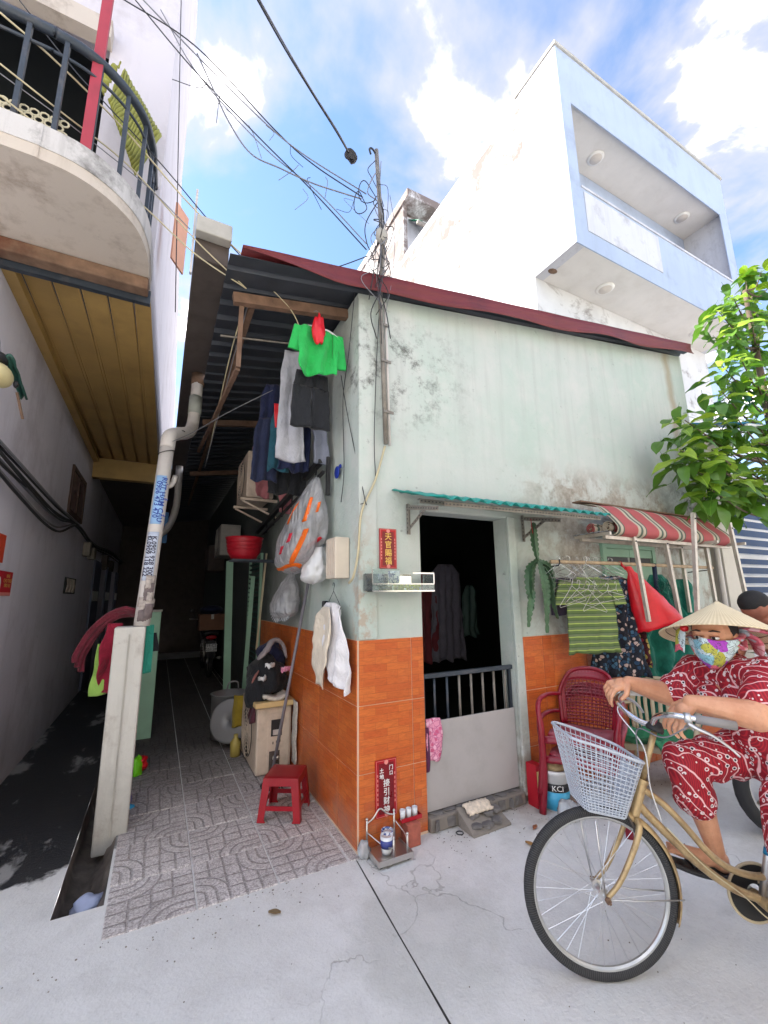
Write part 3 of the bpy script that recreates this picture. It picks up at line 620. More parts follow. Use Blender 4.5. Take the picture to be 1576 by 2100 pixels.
for ya, yb in ((6.2, 7.1), (8.2, 9.1), (10.4, 11.3)):
    b = MB(); b.box((-2.199, ya, 0.02), (-2.17, yb, 2.15)); d = b.build('door', mat('shaded_blue_door', srgb(96, 100, 124), 0.6, dirt=0.4), lh)
    b = MB(); b.box((-2.169, ya + 0.06, 1.45), (-2.165, yb - 0.1, 1.62)); b.build('notice', M['white_pl'], d)
# gutter beam over the alley with the alley's far end
gut = thing('gutter_beam', (-1.02, 0.1, 3.7), 'sooty concrete gutter beam running over the alley from a grey end block', 'gutter')
b = MB(); b.box((-1.13, 0.14, 3.72), (-0.915, 11.4, 3.98)); b.build('trough', M['concrete_dark'], gut, bevel=0.01)
b = MB(); b.box((-1.135, 0.06, 3.865), (-0.91, 0.139, 3.985)); b.build('end_block', M['concrete'], gut, bevel=0.008)
b = MB(); b.box((-1.15, 0.14, 3.60), (-1.136, 0.17, 4.25)); b.build('edge_strip', M['pvc'], gut)
end = thing('alley_end_wall', (-1.1, 11, 0), 'dark wall closing the far end of the covered alley', 'wall')
b = MB(); b.box((-2.2, 11.0, -0.2), (0.2, 11.2, 4.4)); b.build('wall', M['concrete_dark'], end)


# ---------------------------------------------------------------- the tall white house behind
wh = thing('white_house', (7.2, 5, 0), 'tall white house with a boxed pale blue balcony above the green house', 'house')
X0, X1, YF, YM, ZB, ZT = 4.45, 10.15, 1.22, 2.11, 7.13, 11.30
b = MB(); b.box((X0, YM, 0), (X1, 10, 11.05)); b.build('wall', M['white_wall'], wh, fix=False)
b = MB()                                      # side cheeks, floor and top of the balcony box
b.box((X0 - 0.006, YF + 0.02, ZB), (X0 + 0.2, YM - 0.001, ZT)); b.box((X1 - 0.2, YF + 0.02, ZB), (X1, YM - 0.001, ZT)); b.box((X0 - 0.004, YM, 11.051), (X1, 10, ZT - 0.02))
b.build('box_cheek', M['white_clean'], wh)
M['sof2'] = mat('pale_soffit_paint', srgb(218, 212, 206), 0.85, var=0.06, vscale=2, dirt=0.25, dcol=srgb(176, 164, 150))
for nm, za, zb in (('balcony_deck', ZB, ZB + 0.15), ('balcony_ceiling', 10.25, ZT - 0.005)): MB().box((X0 + 0.201, YF + 0.02, za), (X1 - 0.201, YM - 0.002, zb)).build(nm, M['sof2'], wh)
b = MB()                                      # pale blue front frame
b.prism([(X0, YF, ZB), (X1, YF, ZB), (X1, YF, 8.33), (X0, YF, 8.33)], (0, 0.019, 0)); b.prism([(X0, YF, 10.15), (X1, YF, 10.15), (X1, YF, ZT), (X0, YF, ZT)], (0, 0.019, 0))
b.prism([(X0, YF, 8.331), (4.72, YF, 8.331), (4.72, YF, 10.149), (X0, YF, 10.149)], (0, 0.019, 0)); b.prism([(9.80, YF, 8.331), (X1, YF, 8.331), (X1, YF, 10.149), (9.80, YF, 10.149)], (0, 0.019, 0))
b.build('front_frame', M['blue_wall'], wh)
b = MB(); b.box((4.78, YF - 0.012, 7.48), (6.92, YF - 0.001, 8.27)); b.build('parapet_panel', M['white_clean'], wh)
b = MB(); b.box((X0 - 0.03, YF - 0.03, ZT), (X1 + 0.03, 2.2, ZT + 0.07)); b.build('coping', M['concrete'], wh)
b = MB(); b.box((4.73, YF - 0.02, 8.331), (9.79, YF + 0.12, 8.37)); b.build('parapet_cap', M['white_clean'], wh)
b = MB(); b.box((X0 + 0.21, YM - 0.03, 8.2), (X1 - 0.21, YM - 0.003, 10.24)); b.build('balcony_back', M['blue_wall'], wh)
b = MB(); b.box((8.6, YM - 0.06, 7.3), (9.7, YM - 0.031, 9.7)); b.build('balcony_door', mat('lilac_door', srgb(140, 150, 190), 0.4), wh)
M['lamp_w'] = mat('lamp_ring', srgb(232, 228, 222), 0.4); M['lamp_d'] = mat('lamp_diffuser', srgb(206, 196, 186), 0.5)
for x, y, z in ((6.09, 1.72, 10.249), (9.2, 1.72, 10.249), (5.86, 1.72, ZB), (9.0, 1.70, ZB)):
    b = MB(); b.lathe([(0.001, -0.03), (0.13, -0.03), (0.16, -0.012), (0.16, -0.0005)], (x, y, z), 28); l = b.build('ceiling_lamp', M['lamp_w'], wh, smooth=True)
    b = MB(); b.lathe([(0.001, -0.036), (0.115, -0.036), (0.118, -0.031)], (x, y, z), 24); b.build('diffuser', M['lamp_d'], l, smooth=True)
b = MB(); b.lathe([(0.001, -0.02), (0.08, -0.012), (0.10, -0.001)], (4.62, 1.86, ZB), 9, sx=1.0, sy=0.6); b.build('rust_spot', M['rust'], wh)
# stair tower on the roof, with a striped blind
b = MB(); b.box((X0 - 0.01, 6.65, 11.2), (X0 + 0.12, 10, 13.0)); b.box((X0 + 0.121, 6.9, 11.2), (8, 10, 13.0)); b.box((X0 - 0.06, 6.30, 13.0), (7.2, 10, 13.25)); b.build('stair_tower', M['white_wall'], wh)
b = MB(); b.box((X0 + 0.2, 6.86, 11.3), (7.4, 6.899, 12.9)); b.build('tower_door_wall', M['white_clean'], wh)
M['blind_g'] = mat('green_blind', srgb(20, 130, 96), 0.6); M['blind_w'] = mat('white_blind', srgb(226, 226, 220), 0.6)
for i in range(9):
    b = MB(); x = X0 + 0.28 + i * 0.13; b.prism([(x, 6.85, 12.80), (x + 0.128, 6.85, 12.80), (x + 0.128, 6.25, 12.25), (x, 6.25, 12.25)], (0, 0, 0.012)); b.build('blind_strip', M['blind_g'] if i % 2 == 0 else M['blind_w'], wh)
b = MB(); b.tube([(X0 + 0.25, 6.3, 12.20), (X0 + 1.5, 6.3, 12.20)], 0.06, 10); b.build('blind_roll', M['galv'], wh, smooth=True)
# lower terrace with rails on the street side
b = MB(); b.box((4.5, 1.0, 3.55), (8.5, 2.10, 3.70)); b.build('terrace_slab', M['white_clean'], wh)
for z in (3.95, 4.12, 4.29, 4.46): b = MB(); b.tube([(4.55, 1.05, z), (8.4, 1.05, z)], 0.016, 8); b.build('terrace_rail', M['white_pl'], wh, smooth=True)
for x in (4.56, 5.4, 6.3, 7.2): b = MB(); b.box((x, 1.03, 3.70), (x + 0.04, 1.07, 4.50)); b.build('terrace_post', M['white_pl'], wh)
b = MB(); b.bar((4.50, 1.02, 5.02), (6.0, 0.75, 5.30), 0.03, 0.03); b.bar((4.5, 2.0, 5.0), (6.0, 2.0, 5.3), 0.03, 0.03); b.bar((6.0, 0.75, 5.3), (6.0, 2.0, 5.3), 0.03, 0.03); b.bar((4.5, 1.02, 5.02), (4.5, 2.0, 5.02), 0.03, 0.03); b.build('drying_frame', M['white_pl'], wh)

# ---------------------------------------------------------------- neighbour with louvred gate, right of the house
nb = thing('louvred_gate', (5.7, 0.1, 0), 'white louvred metal gate with cream pillar right of the green house', 'gate')
M['cream'] = mat('cream_render', srgb(212, 206, 196), 0.85, var=0.07, vscale=2, dirt=0.3, dcol=srgb(160, 150, 140))
b = MB(); b.box((4.60, -0.04, 0), (4.93, 0.25, 3.3)); b.build('pillar', M['cream'], nb)
b = MB(); b.tube([(4.50, -0.03, 0), (4.50, -0.03, 2.9)], 0.028, 12); b.build('drain_pipe', M['pvc'], nb, smooth=True)
b = MB(); b.box((4.935, 0.0, 0), (4.99, 0.06, 3.0)); b.box((4.991, 0.0, 2.95), (8, 0.06, 3.0)); b.build('frame', M['white_pl'], nb)
for i in range(24): b = MB(); z = 0.15 + i * 0.118; b.obox((6.4, 0.03, z), (2.8, 0.05, 0.022 if i % 5 else 0.05), Matrix.Rotation(0.5, 3, 'X')); b.build('slat', M['white_pl'], nb)
b = MB(); b.box((4.95, 0.5, 0), (8, 0.55, 3)); b.build('tarpaulin', mat('deep_blue_tarpaulin', srgb(20, 58, 104), 0.6), nb)
aw = thing('blue_awning', (5.5, 0, 3.3), 'blue sheet awning half hidden by the tree above louvred gate', 'awning')
b = MB(); b.slab(lambda u, v: (4.52 + 3.0 * u, 0.25 - 0.75 * v, 3.62 + 0.30 * u * 1.4 - 0.28 * v + 0.012 * sin(u * 60)), 60, 3, 0.006); b.build('sheet', mat('blue_sheet', srgb(36, 140, 190), 0.4, var=0.15), aw, smooth=True)
b = MB(); b.bar((4.53, -0.5, 3.32), (7.5, -0.5, 3.72), 0.03, 0.03); b.build('edge_bar', M['white_pl'], aw)

# ---------------------------------------------------------------- broad-leaved tree at the right edge
def make_leaf_mat(name, a, bcol):
    n = NT(name); o = n.obj(); r = n.rnd(); s = n.sep(o)
    c = n.mix(r, a, bcol); vein = n.ramp(n.math('ABSOLUTE', s[1]), 0.004, 0.001); c = n.mix(n.math('MULTIPLY', vein, 0.5), c, tuple(min(1, q * 1.8) for q in bcol))
    c = n.mix(n.math('MULTIPLY', n.noise(o, 30, 3), 0.3), c, tuple(q * 0.6 for q in a))
    n.fin(c, 0.35); tr = n.new('ShaderNodeBsdfTranslucent'); n.L(n.mix(1.0, c, (0.9, 1.0, 0.35), 'MULTIPLY'), tr.inputs[0]); mx = n.new('ShaderNodeMixShader'); mx.inputs[0].default_value = 0.35
    n.L(n.bsdf.outputs[0], mx.inputs[1]); n.L(tr.outputs[0], mx.inputs[2]); n.L(mx.outputs[0], n.out.inputs[0]); return n.mat
M['leaf'] = make_leaf_mat('broad_leaf', (0.05, 0.15, 0.03), (0.15, 0.30, 0.04)); M['leaf_y'] = make_leaf_mat('young_leaf', (0.20, 0.34, 0.03), (0.36, 0.50, 0.06))
def leaf_mesh(L, W, droop, fold, m, seed):
    b = MB(); r = random.Random(seed); k = 7; vs = []
    for i in range(k + 1):
        t = i / k; w = W * (sin(pi * t ** 0.8)) ** 0.75 * 0.5 if 0 < t < 1 else 0.001; x = L * t; z = -droop * t * t * L
        for sgn in (-1, -0.5, 0, 0.5, 1): vs.append((x, w * sgn, z + fold * abs(sgn) * w + 0.01 * sin(t * 9 + sgn * 2 + seed) * abs(sgn)))
    fs = [(i*5+j, i*5+j+1, (i+1)*5+j+1, (i+1)*5+j) for i in range(k) for j in range(4)]
    b.add(vs, fs); b.tube([(-0.05, 0, 0.015), (0, 0, 0), (L * 0.5, 0, -droop * 0.25 * L - 0.002)], 0.0025, 4)
    o = b.build('leaf', m, local=True, smooth=True, fix=False); me = o.data; bpy.data.objects.remove(o); return me
leaves = [leaf_mesh(L, W, dr, fo, M[mm], i) for i, (L, W, dr, fo, mm) in enumerate([(0.24, 0.14, 0.45, 0.25, 'leaf'), (0.20, 0.125, 0.7, 0.2, 'leaf'), (0.25, 0.14, 0.25, 0.3, 'leaf'), (0.17, 0.10, 0.6, 0.35, 'leaf_y'), (0.21, 0.125, 0.4, 0.25, 'leaf_y')])]
tree = thing('broad_leaf_tree', (5.55, -0.35, 0), 'leafy tree with large glossy leaves at the right edge', 'tree')
trunk = spline([(5.55, -0.35, 0), (5.6, -0.32, 1.5), (5.5, -0.38, 2.8), (5.6, -0.35, 4.2), (5.75, -0.3, 5.6)], 6)
b = MB(); b.tube(trunk, [0.09 - 0.065 * i / (len(trunk) - 1) for i in range(len(trunk))], 10); M['bark'] = mat('grey_bark', srgb(96, 82, 68), 0.9, var=0.3, vscale=12, bump=0.8, bscale=30); b.build('trunk', M['bark'], tree, smooth=True)
spots = [(4.892,-0.3,4.988), (5.091,-0.4,5.184), (6.019,-0.3,5.668), (6.127,-0.4,5.983), (5.182,-0.5,4.883), (6.297,-0.3,5.448), (4.873,-0.4,4.7), (5.602,-0.4,4.794), (6.213,-0.2,6.136), (5.448,-0.3,4.807), (6.244,-0.4,5.756),
 (4.455,-0.4,4.09), (4.701,-0.5,4.183), (5.813,-0.3,4.535), (4.876,-0.3,4.008), (4.987,-0.5,4.003), (4.362,-0.4,3.72), (5.243,-0.3,3.961), (5.201,-0.5,3.925),
 (3.265,-0.5,3.139), (3.704,-0.4,3.162), (3.864,-0.5,3.197), (4.059,-0.6,3.282), (4.792,-0.5,3.467), (3.099,-0.5,2.814), (3.443,-0.45,2.831), (3.452,-0.6,2.836), (4.069,-0.5,2.918), (4.274,-0.6,3.015), (4.934,-0.5,3.223),
 (3.356,-0.5,2.626), (3.801,-0.45,2.634), (3.847,-0.6,2.641), (4.537,-0.5,2.763), (4.579,-0.6,2.797), (3.402,-0.55,2.455), (3.866,-0.5,2.526), (4.24,-0.5,2.524), (4.326,-0.6,2.526)]
rl = random.Random(11); twigs = MB(); far = MB()
for ci, c in enumerate(spots):
    c = Vector(c); base = min(trunk, key=lambda q: (q - c).length + (0.8 if q.z > c.z else 0)); mid = base.lerp(c, 0.55) + Vector((0, 0, -0.12))
    twigs.tube(spline([base, mid, c], 5), [0.016 - 0.011 * i / 10 for i in range(11)], 5)
    up = (Vector((0, -0.15, 1)) + 0.5 * (c - base).normalized()).normalized(); q = up.to_track_quat('Z', 'X')
    for k in range(8):
        a = k * 2.39996 + ci; lift = 0.55 - 0.11 * k
        d = q @ Vector((cos(a), sin(a), lift)); d.normalize(); zz = (q @ Vector((0, 0, 1))); y = zz.cross(d).normalized(); z = d.cross(y)
        m = Matrix((d, y, z)).transposed().to_4x4() @ Matrix.Rotation(rl.uniform(-0.5, 0.5), 4, 'X'); sc = rl.uniform(0.6, 1.2); pos = c + d * 0.03 - up * 0.022 * k + Vector((rl.uniform(-.03, .03), rl.uniform(-.03, .03), 0))
        me = leaves[rl.choice((3, 4)) if (k < 3 or (k < 5 and rl.random() < 0.5)) else rl.choice((0, 1, 2))]
        m = Matrix.Translation(pos - tree.location) @ m @ Matrix.Scale(sc, 4)
        if k < 7:
            o = link(bpy.data.objects.new('leaf', me)); o.parent = tree; o.matrix_local = m
        else:
            far.add([m @ v.co + tree.location for v in me.vertices], [tuple(p.vertices) for p in me.polygons])
for k in range(280):                          # leaves deeper in the crown
    c = Vector(rl.choice(spots)) + Vector((rl.gauss(0.18, 0.16), rl.uniform(0.0, 0.35), rl.gauss(-0.03, 0.14))); me = leaves[rl.choice((0, 1, 2))]
    if c.x < 4.5 and c.y > -0.2: continue
    m = Matrix.Translation(c) @ Matrix.Rotation(rl.uniform(0, 6.28), 4, 'Z') @ Matrix.Rotation(rl.uniform(0.0, 0.9), 4, 'Y') @ Matrix.Scale(rl.uniform(0.7, 1.1), 4)
    far.add([m @ v.co for v in me.vertices], [tuple(p.vertices) for p in me.polygons])
twigs.build('branches', M['bark'], tree, smooth=True)
tag(far.build('crown', M['leaf'], tree, smooth=True, fix=False), kind='stuff')


# ---------------------------------------------------------------- things on and before the house front
def garment(b, O, ux, rows, amp=0.014, freq=32, t=0.010, nu=16, nv=16, seed=0, grow=0.6, lean=0.0):
    """hanging cloth: rows of (drop, left, right) below the point O, with folds that deepen downwards"""
    O = Vector(O); ux = Vector(ux).normalized(); nrm = ux.cross(Vector((0, 0, -1))).normalized(); V = rows[-1][0]
    if rows[-1][2] - rows[-1][1] > 0.15: nu = max(nu, 34); freq *= 2.1
    nv = max(nv, 20)
    def fn(u, v):
        d = v * V; i = 0
        while i < len(rows) - 2 and rows[i+1][0] < d: i += 1
        a, c = rows[i], rows[i+1]; k = 0 if c[0] == a[0] else min(1, max(0, (d - a[0]) / (c[0] - a[0])))
        x = (a[1] + (c[1]-a[1])*k) * (1-u) + (a[2] + (c[2]-a[2])*k) * u; g = (1 - grow) + grow * v
        off = amp * g * (sin(freq * x + seed + 2.0 * v) + 0.8 * nz(x * freq * 0.35 + seed, d * 5, seed)) + 0.5 * amp * nz(x * 9, d * 16, seed + 3) + lean * d
        d2 = d + 0.9 * amp * v * (nz(x * 14, seed) + 0.7 * sin(freq * x * 0.5 + seed)) ; off += amp * 1.2 * nz(x * 6 + seed, d * 4 + x * 9, seed + 5)
        return O + ux * (x + 1.1 * amp * (0.3 + v) * nz(d * 9, seed + 4 * round(u))) + Vector((0, 0, -d2)) + nrm * off
    b.slab(fn, nu, nv, t); return b
def wire_hanger(O, ux, w=0.2, parent=None, name='hanger', m=None, r=0.0018, drop=0.11):
    O = Vector(O); ux = Vector(ux).normalized(); Z = Vector((0, 0, 1)); b = MB()
    hook = [O + ux * (0.018 * cos(a)) + Z * (0.012 + 0.018 * sin(a)) for a in [pi * 1.1 - k * pi * 1.25 / 7 for k in range(8)]]
    neck = O - Z * 0.03
    b.tube(hook + [O + ux * 0.004 - Z * 0.012, neck], r, 5)
    b.tube([neck, neck + ux * w - Z * drop, neck + ux * (w - 0.01) - Z * (drop + 0.012), neck - ux * (w - 0.01) - Z * (drop + 0.012), neck - ux * w - Z * drop, neck], r, 5)
    return b.build(name, m or M['chrome'], parent, smooth=True)

# canopy
can = thing('door_canopy', (1.1, 0, 2.0), 'teal corrugated canopy on rusty perforated brackets above the doorway', 'canopy')
b = MB(); b.slab(lambda u, v: (0.26 + 0.14 * v + (1.72 - 0.10 * v) * u, -0.004 - 0.46 * v, 2.235 + 0.01 * u - 0.135 * v + 0.014 * sin((0.14 * v + u * 1.70) * 2 * pi / 0.105)), 130, 3, 0.003); b.build('sheet', M['teal'], can, smooth=True)
def angle(b, p, q, w=0.03, up=(0, 0, 1)):
    b.bar(p, q, w, 0.003, up); p, q = Vector(p), Vector(q); d = (q-p).normalized(); x = d.cross(Vector(up)).normalized(); z = x.cross(d)
    b.bar(p + x * w/2 - z * w/2, q + x * w/2 - z * w/2, 0.003, w, up)
    n = int((q-p).length / 0.03)
    for i in range(n):
        c = p.lerp(q, (i + 0.5) / n); b.mi = 1; k = c + x * (w/2 + 0.002) - z * w * 0.5; b.obox(k, (0.002, 0.012, 0.008), Matrix((x, d, z)).transposed()); b.mi = 0
    return b
for nm, p, q in (('front_angle', (0.42, -0.40, 2.085), (1.95, -0.40, 2.10)), ('middle_angle', (0.36, -0.2, 2.14), (1.95, -0.2, 2.15))): angle(MB(), p, q).build(nm, [M['galv'], M['black']], can)
for x in (0.385, 1.50):
    b = angle(MB(), (x, -0.02, 2.13), (x, -0.42, 2.05)); angle(b, (x + 0.001, -0.018, 1.92), (x + 0.001, -0.018, 2.14), 0.03, (0, 1, 0)); angle(b, (x + 0.002, -0.02, 1.96), (x + 0.002, -0.26, 2.075), 0.024); b.build('bracket', [M['galv'], M['black']], can)
# red plaques with gilt characters
def plaque(name, x0, x1, z0, z1, label, cols, ink, y=-0.004):
    t = thing(name, ((x0+x1)/2, y, z0), label, 'sign'); w = x1 - x0; h = z1 - z0
    MB().box((x0, y - 0.008, z0), (x1, y, z1)).build('board', M['red_sign'], t, bevel=0.002)
    MB().box((x0 + 0.022, y - 0.0095, z0 + 0.02), (x1 - 0.022, y - 0.0082, z1 - 0.02)).build('field', M['dark_red'], t)
    pink = M['pink_ink']
    for a, c in (((x0 + 0.005, z0 + 0.005), (x1 - 0.005, z0 + 0.007)), ((x0 + 0.005, z1 - 0.007), (x1 - 0.005, z1 - 0.005)), ((x0 + 0.005, z0 + 0.0075), (x0 + 0.007, z1 - 0.0075)), ((x1 - 0.007, z0 + 0.0075), (x1 - 0.005, z1 - 0.0075))):
        MB().box((a[0], y - 0.0094, a[1]), (c[0], y - 0.0081, c[1])).build('border_line', pink, t)
    for zc in (z1 - 0.016, z0 + 0.016): b = MB(); b.disc(((x0+x1)/2, y - 0.0099, zc), 0.014, (0, -1, 0), 16, 1, 1); b.build('medallion', pink, t)
    b = MB()
    for k in range(7):
        for x in (x0 + 0.0145, x1 - 0.0145): zc = z0 + h * (0.25 + 0.08 * k); b.box((x - 0.003, y - 0.0094, zc - 0.007), (x + 0.003, y - 0.0081, zc + 0.007))
    tag(b.build('border_marks', pink, t), kind='stuff')
    for ch, cx, cz, sz in cols: text_mesh('character', ch, sz, ink, page((cx, y - 0.0105, cz), (1, 0, 0), (0, 0, 1)), t, 0.0006, bold=0.0006)
    return t
M['pink_ink'] = mat('pinkish_gilt', srgb(226, 140, 130), 0.5)
plaque('wall_plaque', 0.155, 0.289, 1.676, 1.952, 'red plaque with a column of gilt characters beside the doorway', [(c, 0.222, 1.893 - 0.056 * i, 0.054) for i, c in enumerate('天官賜福')], M['gold'])
plaque('foot_plaque', 0.108, 0.257, 0.165, 0.488, 'red plaque with white characters low on the orange tiles', [(c, 0.183, 0.352 - 0.049 * i, 0.045) for i, c in enumerate('接引财神')] + [('土', 0.150, 0.425, 0.030), ('地', 0.150, 0.392, 0.030), ('门', 0.216, 0.436, 0.030), ('口', 0.216, 0.405, 0.026)], M['white_ink'], -0.0115)
# clear shelf box below the upper plaque
def glass_mat(name, col, rough=0.05, alpha=0.35):
    n = NT(name); g = n.new('ShaderNodeBsdfGlossy'); g.inputs['Roughness'].default_value = rough; tr = n.new('ShaderNodeBsdfTransparent'); tr.inputs[0].default_value = col + (1,)
    fr = n.new('ShaderNodeFresnel'); fr.inputs[0].default_value = 1.5; df = n.new('ShaderNodeBsdfDiffuse'); df.inputs[0].default_value = col + (1,)
    m1 = n.new('ShaderNodeMixShader'); m1.inputs[0].default_value = alpha; n.L(tr.outputs[0], m1.inputs[1]); n.L(df.outputs[0], m1.inputs[2])
    m2 = n.new('ShaderNodeMixShader'); n.L(fr.outputs[0], m2.inputs[0]); n.L(m1.outputs[0], m2.inputs[1]); n.L(g.outputs[0], m2.inputs[2]); n.L(m2.outputs[0], n.out.inputs[0]); return n.mat
M['acrylic'] = glass_mat('clear_acrylic', (0.85, 0.92, 0.9), 0.03, 0.12)
M['mirror'] = mat('mirror_strip', (0.8, 0.82, 0.82), 0.06, 1.0, var=0.03)
M['porc'] = mat('white_porcelain', (0.75, 0.76, 0.78), 0.15)
def porcelain_print():
    n = NT('blue_white_porcelain'); o = n.obj(); f = n.ramp(n.noise(o, 45, 4, 0.6, 1.0), 0.5, 0.54); return n.fin(n.mix(f, (0.75, 0.76, 0.8), (0.02, 0.06, 0.25)), 0.15)
M['porc_b'] = porcelain_print()
al = thing('shrine_shelf', (0.26, -0.08, 1.52), 'clear mirrored shelf box with a cup and yellow garland below the plaque', 'shelf')
ax0, ax1, az0, az1, ay0, ay1 = 0.03, 0.50, 1.52, 1.665, -0.15, -0.012
MB().box((ax0, ay0, az0), (ax1, ay1, az0 + 0.006)).build('floor_panel', M['mirror'], al)
MB().box((ax0, ay0, az0 + 0.007), (ax1, ay0 + 0.004, az0 + 0.05)).build('front_panel', M['acrylic'], al)
MB().box((ax0, ay0, az0 + 0.051), (ax0 + 0.20, ay0 + 0.004, az1)).build('front_panel', M['acrylic'], al)
for x in (ax0 + 0.001, ax1 - 0.005): MB().box((x, ay0 + 0.005, az0 + 0.007), (x + 0.004, ay1, az1 - 0.03)).build('side_panel', M['acrylic'], al)
MB().box((ax0 + 0.01, ay1 - 0.004, az0 + 0.01), (0.40, ay1, az0 + 0.12)).build('back_panel', M['mirror'], al)
for a, c in (((ax0, ay0 - 0.004, az0 - 0.002), (ax1, ay0, az0 + 0.008)), ((ax0, ay0 - 0.004, az0 + 0.045), (ax1, ay0 - 0.001, az0 + 0.052)), ((ax0 - 0.002, ay0 - 0.003, az0 + 0.053), (ax0 + 0.006, ay0, az1)), ((ax1 - 0.006, ay0 - 0.003, az0 + 0.053), (ax1 + 0.002, ay0, az1 - 0.03)), ((0.33, ay0 - 0.003, az0 + 0.115), (ax1, ay0, az0 + 0.125))): MB().box(a, c).build('trim', M['chrome'], al)
b = MB(); b.lathe([(0.001, 0), (0.03, 0), (0.038, 0.03), (0.042, 0.085), (0.036, 0.085), (0.03, 0.02), (0.001, 0.015)], (0.22, -0.09, az0 + 0.05), 20); MB().box((ax0 + 0.15, -0.13, az0 + 0.04), (ax0 + 0.26, -0.03, az0 + 0.049)).build('stand', M['acrylic'], al)
cup = b.build('shrine_cup', M['porc_b'], smooth=True); tag(cup, 'blue and white porcelain cup inside the clear shelf box', 'cup')
M['garland'] = mat('yellow_garland', srgb(206, 206, 40), 0.7, var=0.4, vscale=60); b = MB(); rg = random.Random(4)
for i in range(46): b.ell((0.20 + 0.2 * rg.random(), -0.135 + 0.03 * rg.random(), az0 + 0.012 + 0.028 * rg.random()), rg.uniform(0.007, 0.013), 6, 4)
tag(b.build('garland', M['garland'], smooth=True, fix=False), 'yellow green flower garland lying in the clear shelf box', 'garland')

# steel offering tray with cups, red cup rack, on the ground by the corner
tr = thing('offering_tray', (0.2, -0.12, 0), 'small stainless steel offering stand on wheels at the tiled corner', 'stand', rz=radians(0))
TX0, TX1, TY0, TY1, TZ = 0.035, 0.255, -0.205, -0.035, 0.028
b = MB(); b.box((TX0, TY0, TZ), (TX1, TY1, TZ + 0.003)); b.box((TX0, TY0 - 0.002, TZ - 0.012), (TX1, TY0, TZ + 0.018)); b.box((TX0 - 0.002, TY0, TZ - 0.012), (TX0, TY1, TZ + 0.018)); b.box((TX1, TY0, TZ - 0.012), (TX1 + 0.002, TY1, TZ + 0.018)); b.build('tray', M['steel'], tr)
for x, y, h in ((TX0 + 0.006, TY1, 0.16), (TX1 - 0.03, TY1, 0.17), (TX0 + 0.10, TY0 + 0.012, 0.11), (TX1 - 0.03, TY0 + 0.012, 0.11)): b = MB(); b.tube([(x, y, TZ + 0.004), (x, y, TZ + h)], 0.006, 8); b.ell((x, y, TZ + h), 0.009, 8, 6); b.build('post', M['steel'], tr, smooth=True)
b = MB(); b.tube(spline([(TX0 + 0.006, TY1, 0.165), (TX0 + 0.05, TY1 + 0.002, 0.185), (TX0 + 0.095, TY1 + 0.004, 0.225), (TX0 + 0.14, TY1 + 0.002, 0.192), (TX1 - 0.03, TY1, 0.175)], 6), 0.005, 8); b.build('crest_rail', M['steel'], tr, smooth=True)
for pts in ([(TX0 + 0.006, TY1, 0.12), (TX0 + 0.07, -0.13, 0.075), (TX0 + 0.10, TY0 + 0.012, 0.085)], [(TX1 - 0.03, TY1, 0.15), (TX1 - 0.01, -0.12, 0.11), (TX1 - 0.03, TY0 + 0.012, 0.10)]): b = MB(); b.tube(spline(pts, 5), 0.0035, 6); b.build('side_rail', M['steel'], tr, smooth=True)
for x in (TX0 + 0.02, TX1 - 0.02):
    for y in (TY0 + 0.02, TY1 - 0.02): b = MB(); b.lathe([(0.001, -0.008), (0.012, -0.008), (0.012, 0.008), (0.001, 0.008)], (x, y, 0.0125), 12, (1, 0, 0)); b.build('wheel', M['rubber'], tr, smooth=True)
M['ash'] = mat('incense_ash', srgb(196, 176, 170), 0.95, bump=0.5)
for nm, x, y, r, lab in (('incense_cup', 0.125, -0.125, 0.036, 'wide blue banded incense cup in front of the steel stand'), ('incense_cup', 0.155, -0.078, 0.036, 'white porcelain incense cup with blue mark behind the banded one')):
    t = thing(nm, (x, y, TZ + 0.003), lab, 'cup', 'cups on the steel stand')
    b = MB(); b.lathe([(0.001, 0), (r * 0.8, 0), (r * 0.85, 0.02), (r, 0.045), (r * 1.02, 0.095), (r * 0.9, 0.095), (r * 0.9, 0.08)], (x, y, TZ + 0.0035), 24); b.build('cup', M['porc_b'] if x > 0.13 else M['porc'], t, smooth=True)
    if x < 0.13: b = MB(); b.lathe([(r * 1.004, 0.035), (r * 1.02, 0.075)], (x, y, TZ + 0.0045), 24); b.build('band', mat('blue_glaze', srgb(60, 70, 140), 0.2), t, smooth=True, solid=0.0008)
    b = MB(); b.disc((x, y, TZ + 0.084), r * 0.9); b.build('ash', M['ash'], t)
rk = thing('cup_rack', (0.30, -0.03, 0), 'red plastic rack with brick foot holding small white cups', 'rack')
M['brick'] = mat('worn_red_brick', srgb(172, 96, 80), 0.9, var=0.25, vscale=20, bump=0.6)
b = MB(); b.box((0.285, -0.10, 0.001), (0.375, -0.015, 0.125)); b.build('brick_foot', M['brick'], rk, bevel=0.004)
for x in (0.308, 0.348): b = MB(); b.lathe([(0.012, -0.04), (0.012, 0.0005), (0.014, 0.001)], (x, -0.057, 0.1255), 14); b.build('hole', M['black'], rk)
b = MB(); b.box((0.262, -0.012 - 0.05, 0.128), (0.405, -0.0125, 0.134)); b.box((0.262, -0.065, 0.128), (0.405, -0.0625, 0.15)); b.box((0.405, -0.065, 0.128), (0.408, -0.0125, 0.15)); b.build('tray', M['red_pl'], rk)
for i, x in enumerate((0.285, 0.328, 0.372)): b = MB(); b.lathe([(0.001, 0), (0.016, 0), (0.018, 0.055), (0.0155, 0.055), (0.014, 0.01), (0.001, 0.008)], (x, -0.037, 0.1345), 16); tag(b.build('small_cup', M['porc'], smooth=True), ('white cup at the rack end nearest the incense stand', 'middle white cup of the three on the red rack', 'white cup at the rack end nearest the doorway')[i], 'cup', 'cups on the red rack')
